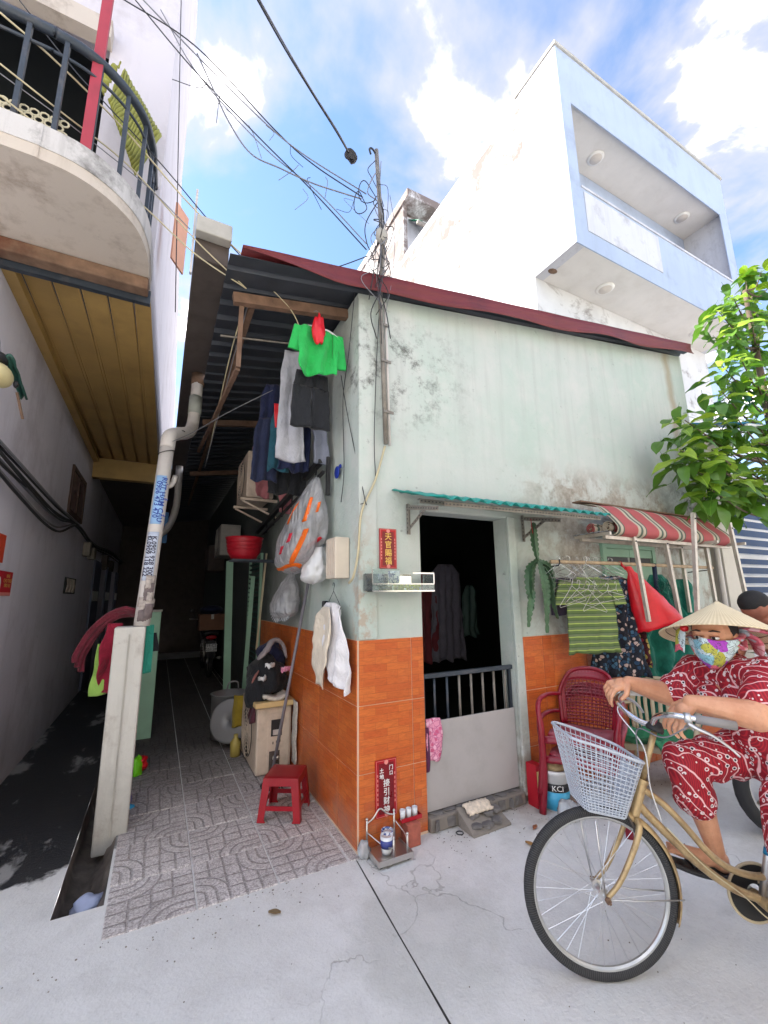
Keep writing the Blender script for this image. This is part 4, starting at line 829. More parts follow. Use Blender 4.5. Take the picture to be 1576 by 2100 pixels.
M['film'] = glass_mat('clear_plastic_film', (0.9, 0.92, 0.95), 0.15, 0.35)
def crumple(c, r, seed, name, m, label, cat, group=None, k=0.35):
    b = MB(); b.ell(c, r, 20, 13, fn=lambda p: p * (1 + k * nz(p.x * 3 / r[0] * 0.6 + seed, p.y * 3 / r[1] * 0.6, p.z * 3 / r[2] * 0.6) + 0.12 * nz(p.x * 9 / r[0], p.y * 9 / r[1] + seed, p.z * 9 / r[2])))
    return tag(b.build(name, m, smooth=True), label, cat, group)
crumple((0.012, -0.055, 0.045), (0.035, 0.03, 0.05), 2, 'plastic_scrap', M['film'], 'crumpled clear plastic scrap at the foot of the tiled corner', 'plastic bag')

# cactus hanging by the bracket
cac = thing('hanging_cactus', (1.45, -0.15, 1.2), 'dark green winged cactus hanging upside down beside the doorway', 'cactus')
M['cactus'] = mat('cactus_green', srgb(62, 92, 62), 0.5, var=0.3, vscale=14, coord='obj')
def cactus_stem(pts, w, seed):
    P = spline(pts, 12); b = MB(); n = len(P); t0 = (P[1]-P[0]).normalized(); x = t0.cross(Vector((0, 1, 0.2))).normalized()
    rings = []
    for i, p in enumerate(P):
        t = (P[min(i+1, n-1)] - P[max(i-1, 0)]).normalized(); x = (x - t * x.dot(t)).normalized(); y = t.cross(x); s = i / (n - 1); ww = w * (0.55 + 0.6 * sin(pi * min(1, s * 1.05 + 0.05))) * (1.0 if i % 3 else 0.72)
        ring = []
        for k in range(6):
            a = 2 * pi * k / 6 + seed; rad = ww if k % 2 == 0 else w * 0.2
            ring.append(p + (x * cos(a) + y * sin(a)) * rad)
        rings += ring
    b.add(rings, [(i*6+k, i*6+(k+1)%6, (i+1)*6+(k+1)%6, (i+1)*6+k) for i in range(n-1) for k in range(6)] + [tuple(range(6))[::-1], tuple((n-1)*6+k for k in range(6))])
    b.build('stem', M['cactus'], cac)
cactus_stem([(1.485, -0.15, 2.06), (1.47, -0.16, 1.9), (1.50, -0.15, 1.74)], 0.032, 0.3)
for i, pts in enumerate([[(1.50, -0.15, 1.76), (1.40, -0.16, 1.68), (1.37, -0.17, 1.52), (1.40, -0.16, 1.38)], [(1.50, -0.16, 1.74), (1.49, -0.2, 1.60), (1.50, -0.2, 1.45), (1.49, -0.19, 1.20)], [(1.51, -0.15, 1.75), (1.62, -0.15, 1.70), (1.66, -0.14, 1.55), (1.63, -0.13, 1.45)], [(1.40, -0.17, 1.52), (1.34, -0.18, 1.40), (1.31, -0.18, 1.25)], [(1.54, -0.17, 1.70), (1.58, -0.19, 1.6), (1.60, -0.18, 1.45), (1.66, -0.16, 1.30)], [(1.46, -0.14, 1.72), (1.44, -0.12, 1.6), (1.45, -0.12, 1.48)]]): cactus_stem(pts, 0.036 - 0.002 * i, i)
b = MB(); b.tube([(1.475, -0.15, 1.93), (1.46, -0.15, 2.03), (1.47, -0.14, 2.09)], 0.003, 6); b.build('tie', M['red_pl'], cac)

# clothes rail with hangers and clothes
rail = thing('clothes_rail', (2.7, -0.2, 1.74), 'bamboo clothes rail fixed along the wall right of the doorway', 'rail')
b = MB(); b.tube([(1.60, -0.19, 1.745), (2.4, -0.2, 1.748), (3.2, -0.19, 1.744), (3.98, -0.2, 1.74)], 0.016, 10); b.build('pole', mat('dry_bamboo', srgb(178, 154, 124), 0.7, var=0.25, vscale=15), rail, smooth=True)
for x in (1.66, 3.9): b = MB(); b.tube([(x, 0, 1.70), (x, -0.21, 1.715), (x, -0.225, 1.735), (x, -0.222, 1.762)], 0.006, 6); b.build('bracket', M['black'], rail, smooth=True)
rh = random.Random(21)
for i in range(15):
    x = 1.68 + 0.038 * i + rh.uniform(-.012, .012); a = rh.uniform(-0.9, 0.35)
    h = wire_hanger((x, -0.2, 1.765), (cos(a), sin(a), rh.uniform(-.25, .25)), rh.uniform(0.17, 0.21), r=0.0016, m=M['galv'] if i % 3 else M['chrome'], drop=rh.uniform(0.09, 0.15), name='wire_hanger')
    tag(h, 'bare wire hanger in the tangle hooked on the bamboo rail', 'hanger', 'bare hangers on the rail')
for i in range(12):                           # more bare hangers hooked over the first ones, hanging askew
    x = 1.62 + 0.052 * i; a = rh.uniform(-0.6, 0.5)
    h = wire_hanger((x, -0.27 - rh.uniform(0, .05), 1.60 + rh.uniform(-.06, .05)), (cos(a), sin(a) * 0.5, rh.uniform(-.35, .35)), rh.uniform(0.17, 0.2), r=0.0017, m=M['pvc'] if i % 2 else M['galv'], name='wire_hanger', drop=rh.uniform(0.07, 0.13))
    tag(h, 'bare wire hanger in the tangle hooked on the bamboo rail', 'hanger', 'bare hangers on the rail')
def stripe_mat(name, cols, period, axis=2, rough=0.9):
    n = NT(name); p = n.obj(); s = n.sep(p)[axis]; f = n.math('FRACT', n.math('DIVIDE', n.math('ADD', s, 50.0), period)); c = cols[0][1]
    for pos, col in cols[1:]: c = n.mix(n.ramp(f, pos - 0.012, pos + 0.012), c, col)
    c = n.mix(n.math('MULTIPLY', n.noise(p, 30, 4), 0.25), c, (0.12, 0.12, 0.1)); return n.fin(c, rough, n.bump(n.noise(p, 160, 2), 0.12, 0.002))
M['tee_stripe'] = stripe_mat('green_striped_jersey', [(0, srgb(96, 118, 62)), (0.36, srgb(176, 196, 96)), (0.5, srgb(110, 124, 84)), (0.86, srgb(70, 92, 56))], 0.052)
tee = thing('striped_shirt', (1.97, -0.22, 1.0), 'green and yellow striped T-shirt hanging on the bamboo rail', 'shirt')
b = MB(); garment(b, (1.98, -0.225, 1.62), (0.96, -0.28, 0), [(0, -0.10, 0.10), (0.05, -0.22, 0.22), (0.2, -0.22, 0.22), (0.60, -0.24, 0.23)], 0.010, 26, seed=2); b.build('body', M['tee_stripe'], tee, smooth=True)
for sg in (-1, 1): b = MB(); garment(b, Vector((1.98, -0.225, 1.60)) + Vector((0.96, -0.28, 0)) * 0.19 * sg, (0.96, -0.28, 0), [(0, -0.05 + 0.03 * sg, 0.05 + 0.03 * sg), (0.2, -0.055 + 0.09 * sg, 0.055 + 0.09 * sg)], 0.006, 30, seed=sg, nu=8, nv=8, t=0.018); b.build('sleeve', M['tee_stripe'], tee, smooth=True)
wire_hanger((1.98, -0.215, 1.765), (0.96, -0.28, 0), 0.2, tee)
def floral_mat(name, base, spots_, scale, line=None):
    n = NT(name); p = n.obj(); d = n.new('ShaderNodeVectorMath', operation='ADD'); nn = n.new('ShaderNodeTexNoise'); nn.inputs['Scale'].default_value = scale * 0.6; n.L(p, nn.inputs['Vector'])
    sc = n.new('ShaderNodeVectorMath', operation='SCALE'); n.L(nn.outputs['Color'], sc.inputs[0]); sc.inputs['Scale'].default_value = 0.8 / scale; n.L(p, d.inputs[0]); n.L(sc.outputs[0], d.inputs[1])
    v = n.new('ShaderNodeTexVoronoi'); v.inputs['Scale'].default_value = scale; n.L(d.outputs[0], v.inputs['Vector']); r = n.sep(v.outputs['Color'])[0]; c = base
    k = 1.0 / (len(spots_) + 1)
    for i, col in enumerate(spots_): c = n.mix(n.math('MULTIPLY', n.ramp(r, k * (i + 1), k * (i + 1) + 0.02), n.ramp(v.outputs['Distance'], 0.55, 0.45)), c, col)
    e = n.voro(d.outputs[0], scale, 'DISTANCE_TO_EDGE'); c = n.mix(n.ramp(e, 0.07, 0.04), c, line or tuple(q * 0.2 for q in base)); return n.fin(c, 0.85)
M['dress_print'] = floral_mat('navy_floral_print', srgb(30, 34, 48), [srgb(66, 104, 130), srgb(38, 66, 96), srgb(196, 170, 160)], 30, srgb(16, 16, 24))
M['dark_floral'] = floral_mat('maroon_floral_print', srgb(80, 20, 34), [srgb(150, 40, 60), srgb(190, 170, 90)], 26, srgb(24, 12, 18))
dr = thing('floral_dress', (2.36, -0.17, 0.8), 'long navy floral dress hanging behind the red plastic bag', 'dress')
b = MB(); garment(b, (2.34, -0.17, 1.64), (0.9, -0.43, 0), [(0, -0.08, 0.08), (0.06, -0.2, 0.2), (0.35, -0.17, 0.18), (0.85, -0.27, 0.26)], 0.018, 30, seed=5); b.build('body', M['dress_print'], dr, smooth=True)
wire_hanger((2.34, -0.19, 1.765), (0.9, -0.43, 0), 0.19, dr)
b = MB(); garment(b, (2.62, -0.15, 1.60), (0.9, -0.43, 0), [(0, -0.10, 0.08), (0.75, -0.15, 0.12)], 0.016, 34, seed=9); tag(b.build('maroon_blouse', M['dark_floral'], smooth=True), 'dark maroon flowered blouse between the dress and the green net', 'blouse')
b = MB(); garment(b, (1.80, -0.12, 1.62), (0.97, -0.2, 0), [(0, -0.12, 0.12), (0.30, -0.14, 0.15)], 0.012, 30, seed=4); tag(b.build('dark_blouse', cloth_mat('dark_purple_cloth', srgb(50, 40, 56)), smooth=True), 'dark crumpled top under the tangle of wire hangers', 'shirt')
rb = thing('red_bag', (2.62, -0.28, 1.2), 'bright red plastic carrier bag hanging from the bamboo rail', 'bag')
M['red_film'] = mat('red_plastic_film', srgb(206, 24, 38), 0.35, var=0.15, vscale=9, bump=0.3, bscale=18)
b = MB()
def bagpt(u, v):
    a = 2 * pi * u; w = 0.03 + 0.19 * (max(0, v - 0.12) ** 0.75); dz = 0.50 * v; x = w * cos(a) * (1 + 0.10 * nz(cos(a) * 2, sin(a) * 2, v * 4)); y = w * 0.55 * sin(a) * (1 + 0.2 * nz(cos(a) * 3, sin(a) * 3, v * 5 + 7))
    return Vector((2.47, -0.26, 1.72)) + Vector((0.9, -0.43, 0)) * (x + 0.22 * v) + Vector((0.43, 0.9, 0)) * y + Vector((0, 0, -dz - 0.06 * v * cos(a) * -1 + 0.012 * nz(a * 3, v * 9)))
b.grid(bagpt, 28, 18, True); b.add([bagpt(i / 28, 1) for i in range(28)], [tuple(range(28))]); b.build('body', M['red_film'], rb, smooth=True)
b = MB(); b.tube([(2.45, -0.25, 1.69), (2.45, -0.22, 1.74), (2.46, -0.20, 1.765), (2.48, -0.19, 1.74), (2.49, -0.25, 1.69)], 0.012, 6, flat=0.4); b.build('handle', M['red_film'], rb, smooth=True)
M['net'] = cloth_mat('green_shade_net', srgb(24, 112, 94), 0.3, 300)
nt_ = thing('green_net', (3.0, -0.2, 0.3), 'green shade net bundled on a hook and hanging to the ground', 'net')
b = MB(); garment(b, (3.06, -0.15, 1.66), (0.94, -0.34, 0), [(0, -0.05, 0.05), (0.12, -0.13, 0.14), (0.4, -0.30, 0.25), (0.8, -0.40, 0.28), (1.36, -0.48, 0.28)], 0.045, 15, 0.012, 34, 26, seed=3, grow=0.3); b.build('sheet', M['net'], nt_, smooth=True)
b = MB(); rn = random.Random(5)
for i in range(70):
    x = 2.96 + 0.24 * rn.random(); z = 1.42 + 0.22 * rn.random(); b.tube([(x, -0.20, z), (x + rn.uniform(-.04, .04), -0.23, z - 0.05), (x + rn.uniform(-.05, .05), -0.23, z - 0.1)], 0.0025, 3)
tag(b.build('frayed_edge', M['net'], nt_, smooth=True), kind='stuff')
b = MB(); garment(b, (3.52, -0.13, 1.62), (0.94, -0.34, 0), [(0, -0.05, 0.05), (0.15, -0.14, 0.12), (0.55, -0.16, 0.12)], 0.03, 22, seed=8); tag(b.build('green_net_scrap', M['net'], smooth=True), 'smaller piece of green net hanging near the house end', 'net')
b = MB(); b.tube([(2.98, -0.19, 1.76), (2.97, -0.19, 1.55), (2.98, -0.2, 1.5)], 0.02, 8); tag(b.build('umbrella', mat('navy_cloth', srgb(30, 44, 70), 0.7), smooth=True), 'folded navy umbrella hooked on the bamboo rail', 'umbrella')
# window behind the clothes
wd = thing('shutter_window', (2.95, -0.01, 1.0), 'pale green wooden shutter window half hidden under the striped awning', 'window')
b = MB(); b.box((2.48, -0.03, 1.0), (2.53, -0.001, 1.96)); b.box((3.25, -0.03, 1.0), (3.30, -0.001, 1.96)); b.box((2.531, -0.03, 1.91), (3.249, -0.001, 1.96)); b.box((2.531, -0.03, 1.0), (3.249, -0.001, 1.05)); b.build('frame', M['green_paint'], wd)
for x in (2.533, 2.892): b = MB(); b.box((x, -0.022, 1.052), (x + 0.355, -0.004, 1.77)); b.box((x, -0.022, 1.83), (x + 0.355, -0.004, 1.908)); b.build('shutter', M['green_paint'], wd, bevel=0.003); MB().box((x + 0.02, -0.012, 1.771), (x + 0.335, -0.006, 1.829)).build('dark_gap', M['black'], wd)

# rolled striped awning on a steel frame
M['awn'] = stripe_mat('striped_awning_canvas', [(0, srgb(178, 78, 80)), (0.40, srgb(192, 178, 156)), (0.52, srgb(74, 90, 78)), (0.62, srgb(192, 178, 156)), (0.74, srgb(84, 88, 76)), (0.80, srgb(178, 78, 80))], 0.30, 0, 0.8)
sa = thing('striped_awning', (3.1, -0.25, 1.2), 'rolled red and green striped awning on a steel frame with hanging legs', 'awning')
AX0, AX1 = 2.13, 3.98
b = MB(); b.bar((AX0 - 0.09, -0.14, 2.285), (AX1, -0.16, 2.262), 0.09, 0.012); b.build('top_board', M['old_wood'], sa)
prof = spline([(0, -0.11, 2.275), (0, -0.20, 2.262), (0, -0.27, 2.22), (0, -0.33, 2.15), (0, -0.385, 2.09), (0, -0.42, 2.035), (0, -0.41, 1.985), (0, -0.36, 1.965), (0, -0.31, 1.985)], 4)
b = MB(); b.slab(lambda u, v: (AX0 + 0.02 + (AX1 - AX0) * u, prof[int(v * 32)].y + 0.006 * nz(u * 9, v * 5), prof[int(v * 32)].z - 0.02 * u + 0.010 * nz(u * 6, v * 4, 2)), 60, 32, 0.006); b.build('canvas', M['awn'], sa, smooth=True)
def spiral_roll(name, y, z, r, x0, x1, m):
    pts = [(r * (0.25 + 0.75 * t) * cos(t * 15), r * (0.25 + 0.75 * t) * sin(t * 15)) for t in [k / 60 for k in range(61)]]
    b = MB(); b.slab(lambda u, v: (x0 + (x1 - x0) * u, y + pts[int(v * 60)][0], z + pts[int(v * 60)][1]), 8, 60, 0.005); return b.build(name, m, sa, smooth=True)
spiral_roll('roll', -0.30, 2.045, 0.050, AX0 + 0.06, AX1 - 0.02, M['awn']); spiral_roll('roll', -0.20, 2.04, 0.045, AX0 - 0.02, AX1 - 0.1, M['awn'])
M['tube_w'] = mat('scuffed_steel_tube', srgb(190, 180, 168), 0.4, 0.5, var=0.15, vscale=15, dirt=0.5, dcol=srgb(126, 96, 72), dscale=10)
for p, q, w in (((2.05, -0.36, 1.945), (4.02, -0.36, 1.94), 0.028), ((2.02, -0.16, 1.945), (3.9, -0.16, 1.94), 0.03), ((3.45, -0.10, 1.955), (3.47, -0.52, 1.955), 0.026), ((3.9, -0.12, 1.955), (3.92, -0.55, 1.955), 0.026), ((2.03, -0.10, 1.97), (2.05, -0.42, 1.97), 0.026)): b = MB(); b.bar(p, q, w); b.build('frame_tube', M['tube_w'], sa)
for p, q, w in (((2.413,-0.38,1.967), (2.442,-0.4,1.257), 0.032), ((2.906,-0.36,1.973), (2.94,-0.38,1.208), 0.035), ((3.523,-0.16,1.978), (3.489,-0.18,1.295), 0.032), ((3.159,-0.5,2.209), (2.941,-0.52,1.296), 0.036), ((3.873,-0.22,2.002), (3.899,-0.22,1.323), 0.034), ((3.786,-0.5,2.16), (3.842,-0.52,1.223), 0.036)):
    b = MB(); b.bar(p, q, w, w * 0.8, (0, 1, 0)); l = b.build('hanging_leg', M['tube_w'], sa); p, q = Vector(p), Vector(q)
    b = MB(); c = p.lerp(q, 0.06); b.bar(c - Vector((0, w * 0.6, 0)), c + Vector((0, w * 0.6, 0)), 0.012); b.build('bolt', M['black'], l)
foil = MB(); foil.slab(lambda u, v: (2.0 + 0.32 * u, -0.34 + 0.24 * v, 1.985 + 0.015 * nz(u * 9, v * 7) + 0.02 * sin(u * 3)), 14, 10, 0.003); tag(foil.build('plastic_wrap', M['film'], smooth=True), 'torn clear plastic wrap lying on the awning frame end', 'plastic')

# stacked red plastic armchairs
def make_armchair(name, label, m, loc, rz, group=None, holes=True):
    t = thing(name, loc, label, 'chair', group, rz)
    # seat: slightly dished, front towards -y
    b = MB(); b.slab(lambda u, v: ((u - 0.5) * (0.44 - 0.05 * v), -0.22 + 0.42 * v, 0.43 - 0.018 * sin(pi * u) - 0.025 * v - (0.03 * (1 - v / 0.12) if v < 0.12 else 0)), 14, 12, 0.012); b.build('seat', m, t, smooth=True, local=True)
    b = MB()
    for x in (-0.12, -0.06, 0, 0.06, 0.12):
        for y in (-0.05, 0.03): b.obox((x, y, 0.432 - 0.02 * cos(x * 6) - 0.012 + (0.0)), (0.006, 0.05, 0.004), Matrix.Rotation(0.12, 3, 'X') @ Matrix.Rotation(0.5, 3, 'Z'))
    tag(b.build('seat_slots', M['black'], t, local=True), kind='stuff')
    def bk(u, v):
        a = (u - 0.5) * 2.0; w = 0.20 + 0.05 * v - 0.11 * max(0, v - 0.55) ** 1.3 * 2; top = 0.0
        return (w * sin(a * 1.25) / sin(1.25), 0.20 + 0.13 * v - 0.10 * (1 - cos(a * 1.1)), 0.41 + 0.43 * v * (1 - 0.16 * a * a * v))
    rim = [bk(0, k / 10) for k in range(11)] + [bk(k / 14, 1) for k in range(1, 15)] + [bk(1, 1 - k / 10) for k in range(1, 11)]
    if holes:                                # perforated panel: lattice strips
        b = MB()
        nu, nv = 15, 16
        for i in range(nu + 1): u = 0.08 + 0.84 * i / nu; b.tube([bk(u, 0.02 + 0.94 * k / 10) for k in range(11)], 0.0055, 4, flat=0.7)
        for j in range(nv + 1): v = 0.04 + 0.92 * j / nv; b.tube([bk(0.06 + 0.88 * k / 12, v) for k in range(13)], 0.0055, 4, flat=0.7)
        b.slab(lambda u, v: bk(0.02 + 0.96 * u, 0.80 + 0.2 * v), 14, 3, 0.007); b.slab(lambda u, v: bk(u, v), 1, 1, 0.0001) if False else None
        b.slab(lambda u, v: bk(0.02 + 0.12 * u, v), 3, 10, 0.008); b.slab(lambda u, v: bk(0.86 + 0.12 * u, v), 3, 10, 0.008)
    else:
        b = MB()
        for i in range(9): u = 0.1 + 0.8 * i / 8; b.slab(lambda p, v, u=u: bk(u - 0.028 + 0.056 * p, v), 2, 10, 0.009)
    b.build('backrest', m, t, smooth=True, local=True)
    b = MB(); b.tube(rim, 0.016, 8); b.build('back_rim', m, t, smooth=True, local=True)
    for sg in (-1, 1):
        arm = spline([bk(0 if sg < 0 else 1, 0.55), (sg * 0.275, 0.06, 0.645), (sg * 0.295, -0.10, 0.635), (sg * 0.285, -0.20, 0.585), (sg * 0.262, -0.235, 0.44), (sg * 0.262, -0.245, 0.25), (sg * 0.285, -0.27, 0.0)], 6)
        b = MB(); b.tube(arm, [0.020 if k < 22 else 0.026 for k in range(len(arm))], 8, flat=0.75); b.build('arm_and_leg', m, t, smooth=True, local=True)
        b = MB(); b.tube(spline([(sg * 0.20, 0.19, 0.40), (sg * 0.225, 0.23, 0.22), (sg * 0.245, 0.27, 0.0)], 5), 0.026, 8, flat=0.7); b.build('rear_leg', m, t, smooth=True, local=True)
    b = MB(); b.slab(lambda u, v: ((u - 0.5) * 0.50, -0.235 - 0.012 * v, 0.415 - 0.05 * v - 0.02 * (2*u-1) ** 2), 12, 3, 0.010); b.build('apron', m, t, smooth=True, local=True)
    return t
def make_dusty_red():
    n = NT('dusty_red_plastic'); p = n.pos(); nz_ = n.sep(n.new('ShaderNodeNewGeometry').outputs['Normal'])[2]
    c = n.mix(n.ramp(n.noise(p, 6, 4), 0.3, 0.7), srgb(122, 8, 32), srgb(150, 16, 42)); du = n.math('MULTIPLY', n.ramp(nz_, 0.5, 0.9), n.ramp(n.noise(p, 11, 7, 0.7), 0.35, 0.62))
    c = n.mix(n.math('MULTIPLY', du, 0.55), c, srgb(206, 150, 160)); return n.fin(c, n.math('ADD', 0.32, n.math('MULTIPLY', du, 0.4)))
M['chair_red'] = make_dusty_red()
ca = make_armchair('plastic_armchair', 'dusty red plastic armchair, upper of the two stacked by the door', M['chair_red'], (1.66, -0.31, 0.125), radians(-64), 'stacked red armchairs')
cb = copy_tree(ca); cb.location = (1.655, -0.315, 0.0); cb['label'] = 'red plastic armchair, lower of the two stacked by the door'
M['beige_pl'] = mat('beige_plastic', srgb(196, 180, 150), 0.5, var=0.1, dirt=0.4, dcol=srgb(140, 120, 96))
cc = make_armchair('plastic_armchair', 'beige slatted plastic armchair behind the bicycle handlebar', M['beige_pl'], (2.36, -0.42, 0.0), radians(-66), holes=False)
for c_ in (ca, cb, cc): c_.scale = (0.93, 0.93, 0.93)
b = MB(); b.slab(lambda u, v: (2.05 + 0.46 * u, -0.66 + 0.40 * v, 0.42 + 0.05 * nz(u * 5, v * 5, 2) + 0.035 * sin(u * 9 + v * 4) - 0.10 * (v < 0.12) * (1 - v / 0.12)), 26, 22, 0.012); tag(b.build('green_cloth', cloth_mat('green_towel', srgb(52, 128, 86), 0.25), smooth=True), 'crumpled green cloth thrown on the beige chair seat', 'cloth')
# paint bucket, red carton, sack and bits under the chairs
bk_ = thing('paint_bucket', (1.47, -0.17, 0), 'white and blue paint bucket under the stacked red chairs', 'bucket')
b = MB(); b.lathe([(0.001, 0.002), (0.085, 0.002), (0.105, 0.24), (0.113, 0.245), (0.113, 0.265), (0.10, 0.268), (0.095, 0.25)], (1.47, -0.17, 0), 28); b.build('tub', M['white_pl'], bk_, smooth=True)
M['bucket_blue'] = mat('blue_label', srgb(70, 170, 210), 0.4); b = MB(); b.lathe([(0.0875, 0.012), (0.0975, 0.13)], (1.47, -0.17, 0), 28); b.build('blue_label', M['bucket_blue'], bk_, smooth=True, solid=0.001)
b = MB(); b.lathe([(0.098, 0.132), (0.1025, 0.185)], (1.47, -0.17, 0), 28); b.build('black_band', M['black'], bk_, smooth=True, solid=0.001)
d = Vector((-0.62, -0.78, 0)).normalized(); text_mesh('lettering', 'KCI', 0.05, M['white_ink'], page(Vector((1.47, -0.17, 0.158)) + d * 0.104, (0.78, -0.62, 0), (0, 0, 1)), bk_, 0.0005)
b = MB(); b.ell((1.47, -0.17, 0.27), (0.085, 0.085, 0.05), 14, 8); b.build('lid_bundle', cloth_mat('tan_rag', srgb(186, 160, 120)), bk_, smooth=True)
rc = thing('red_carton', (1.36, -0.10, 0), 'narrow red carton standing against the wall by the door', 'box'); b = MB(); b.box((1.335, -0.13, 0.0), (1.40, -0.035, 0.28)); b.build('carton', M['red_pl'], rc); MB().box((1.34, -0.1315, 0.12), (1.37, -0.1302, 0.24)).build('label', mat('yellow_label', srgb(236, 220, 150), 0.6), rc); 
crumple((1.40, -0.33, 0.055), (0.075, 0.06, 0.065), 5, 'plastic_bag', M['white_film'] if 'white_film' in M else M['film'], 'small white plastic bag on the ground under red chairs', 'plastic bag')
sk = thing('putty_sack', (2.68, -0.42, 0), 'grey white printed sack leaning behind the rider\'s knee', 'sack'); M['sack'] = mat('white_woven_sack', srgb(206, 206, 208), 0.7, var=0.12, bump=0.4, bscale=120)
b = MB(); b.ell((2.68, -0.42, 0.24), (0.20, 0.11, 0.26), 18, 12, fn=lambda p: Vector((p.x * (1 - 0.25 * (p.z > 0) * p.z / 0.26), p.y, p.z)) * (1 + 0.12 * nz(p.x * 9, p.y * 9, p.z * 9))); b.build('sack', M['sack'], sk, smooth=True)
d = Vector((-0.83, -0.55, 0)).normalized(); xr = (0.55, -0.83, 0)
for s_, z, k in (('WIN MAX', 0.36, 0.045), ('070', 0.28, 0.07), ('MAX', 0.2, 0.05)): text_mesh('lettering', s_, k, M['blue_ink'], page(Vector((2.68, -0.42, z)) + d * 0.155, xr, (0, 0, 1)), sk, 0.0005)
# pink towel on the gate
b = MB(); garment(b, (0.56, 0.012, 0.67), (1, 0, 0), [(0, -0.055, 0.05), (0.1, -0.06, 0.07), (0.26, -0.05, 0.06)], 0.012, 60, 0.012, 14, 12, seed=1)
M['pink_print'] = floral_mat('pink_floral_towel', srgb(226, 150, 176), [srgb(236, 180, 200), srgb(206, 90, 130)], 34, srgb(196, 110, 146)); tag(b.build('pink_towel', M['pink_print'], smooth=True), 'pink flowered towel hung over the gate\'s left corner', 'towel')
b = MB(); garment(b, (0.507, 0.006, 0.62), (1, 0, 0), [(0, -0.012, 0.012), (0.27, -0.016, 0.016)], 0.008, 120, 0.008, 6, 10, seed=3); tag(b.build('purple_rag', cloth_mat('purple_rag_cloth', srgb(90, 34, 70)), smooth=True), 'dark purple rag hanging at the gate edge', 'rag')
b = MB(); b.tube([(0.66 + 0.022 * cos(2*pi*k/16), -0.11 + 0.022 * sin(2*pi*k/16), 0.004) for k in range(16)], 0.003, 6, closed=True); tag(b.build('rubber_ring', M['rubber'], smooth=True), 'small dark ring lying on the concrete near the step', 'ring')
# clothes hanging in the dark room behind the doorway
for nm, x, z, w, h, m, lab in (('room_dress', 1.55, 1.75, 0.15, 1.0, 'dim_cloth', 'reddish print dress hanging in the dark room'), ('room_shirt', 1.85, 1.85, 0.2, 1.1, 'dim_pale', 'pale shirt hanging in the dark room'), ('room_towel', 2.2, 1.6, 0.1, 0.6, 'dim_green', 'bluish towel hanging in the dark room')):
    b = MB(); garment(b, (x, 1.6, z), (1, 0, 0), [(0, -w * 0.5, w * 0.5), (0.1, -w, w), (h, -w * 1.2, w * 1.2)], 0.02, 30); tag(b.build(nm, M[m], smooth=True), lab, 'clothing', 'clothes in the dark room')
fan = thing('room_fan', (1.1, 1.7, 0.7), 'round fan cage standing in the dark room', 'fan'); b = MB()
for k in range(6): b.tube([(1.1 + (0.04 + 0.03 * k) * cos(2*pi*j/24), 1.7, 1.15 + (0.04 + 0.03 * k) * sin(2*pi*j/24)) for j in range(24)], 0.003, 4, closed=True)
b.build('cage', M['dim_green'], fan); MB().box((1.08, 1.72, 0.1), (1.12, 1.76, 1.1)).build('stand', M['dim_green'], fan)
# air conditioner curtain-free conduit pole on the wall corner


# ---------------------------------------------------------------- downpipe and concrete post between the alleys
post = thing('concrete_post', (-1.32, 0.99, 0), 'square white washed concrete post carrying the drain pipe', 'post')
b = MB(); b.prism([(-1.415, 0.93, -0.1), (-1.225, 0.93, -0.1), (-1.225, 1.08, -0.1), (-1.415, 1.08, -0.1)], (0, 0, 1.4)); 
o = b.build('shaft', make_white_wall('limewashed_post', srgb(206, 203, 196), srgb(150, 140, 132), 0.7, 3.0, low=(0.15, 0.9, 0.55), bump=0.5), post, bevel=0.012)
MB().box((-1.325, 0.922, 0.0), (-1.318, 0.931, 1.25)).build('crack', M['concrete'], post)
pipe = thing('drain_pipe', (-1.25, 1.0, 1.3), 'leaning grey plastic drain pipe with blue stickers standing on the post', 'pipe')
pp = [(-1.255, 1.0, 1.302), (-1.245, 1.0, 1.5), (-1.215, 1.02, 2.2), (-1.195, 1.03, 2.66)]
b = MB(); b.tube(pp, 0.052, 20); b.build('lower_pipe', M['pvc'], pipe, smooth=True)
b = MB(); b.tube(spline([(-1.195, 1.03, 2.66), (-1.185, 1.05, 2.76), (-1.14, 1.18, 2.84), (-1.06, 1.40, 2.94), (-1.02, 1.62, 3.05), (-1.0, 1.72, 3.15), (-0.99, 1.75, 3.28)], 5), 0.055, 20); b.build('elbow', M['pvc'], pipe, smooth=True)
b = MB(); b.tube([(-0.99, 1.75, 3.27), (-0.985, 1.77, 3.46)], 0.060, 20); b.build('coupling', mat('green_grey_pvc', srgb(166, 170, 162), 0.5, dirt=0.3), pipe, smooth=True)
b = MB(); b.tube([(-0.985, 1.77, 3.46), (-0.98, 1.79, 3.72)], 0.053, 20); b.build('upper_pipe', M['pvc'], pipe, smooth=True)
b = MB(); b.tube([(-0.98, 1.79, 3.60), (-0.98, 1.79, 3.719)], 0.062, 20); b.build('rusty_collar', M['rust'], pipe, smooth=True)
for z, x, y in ((2.62, -1.197, 1.03), (2.86, -1.13, 1.21)): b = MB(); b.tube([(x + 0.056 * cos(2*pi*k/20), y + 0.056 * sin(2*pi*k/20), z + 0.02 * cos(2*pi*k/20)) for k in range(20)], 0.004, 5, closed=True); b.build('wire_tie', M['cable'], pipe)
def on_pipe(z, ang):
    """point on the lower pipe's surface and its outward normal"""
    i = 0
    while i < 2 and pp[i+1][2] < z: i += 1
    a, c = Vector(pp[i]), Vector(pp[i+1]); k = (z - a.z) / (c.z - a.z); n = Vector((cos(ang), sin(ang), 0)); return a.lerp(c, k) + n * 0.0535, n
M['sticker'] = mat('white_sticker', srgb(196, 206, 226), 0.6, dirt=0.3, dcol=srgb(170, 160, 160)); M['sticker_b'] = mat('pale_blue_sticker', srgb(150, 190, 232), 0.6)
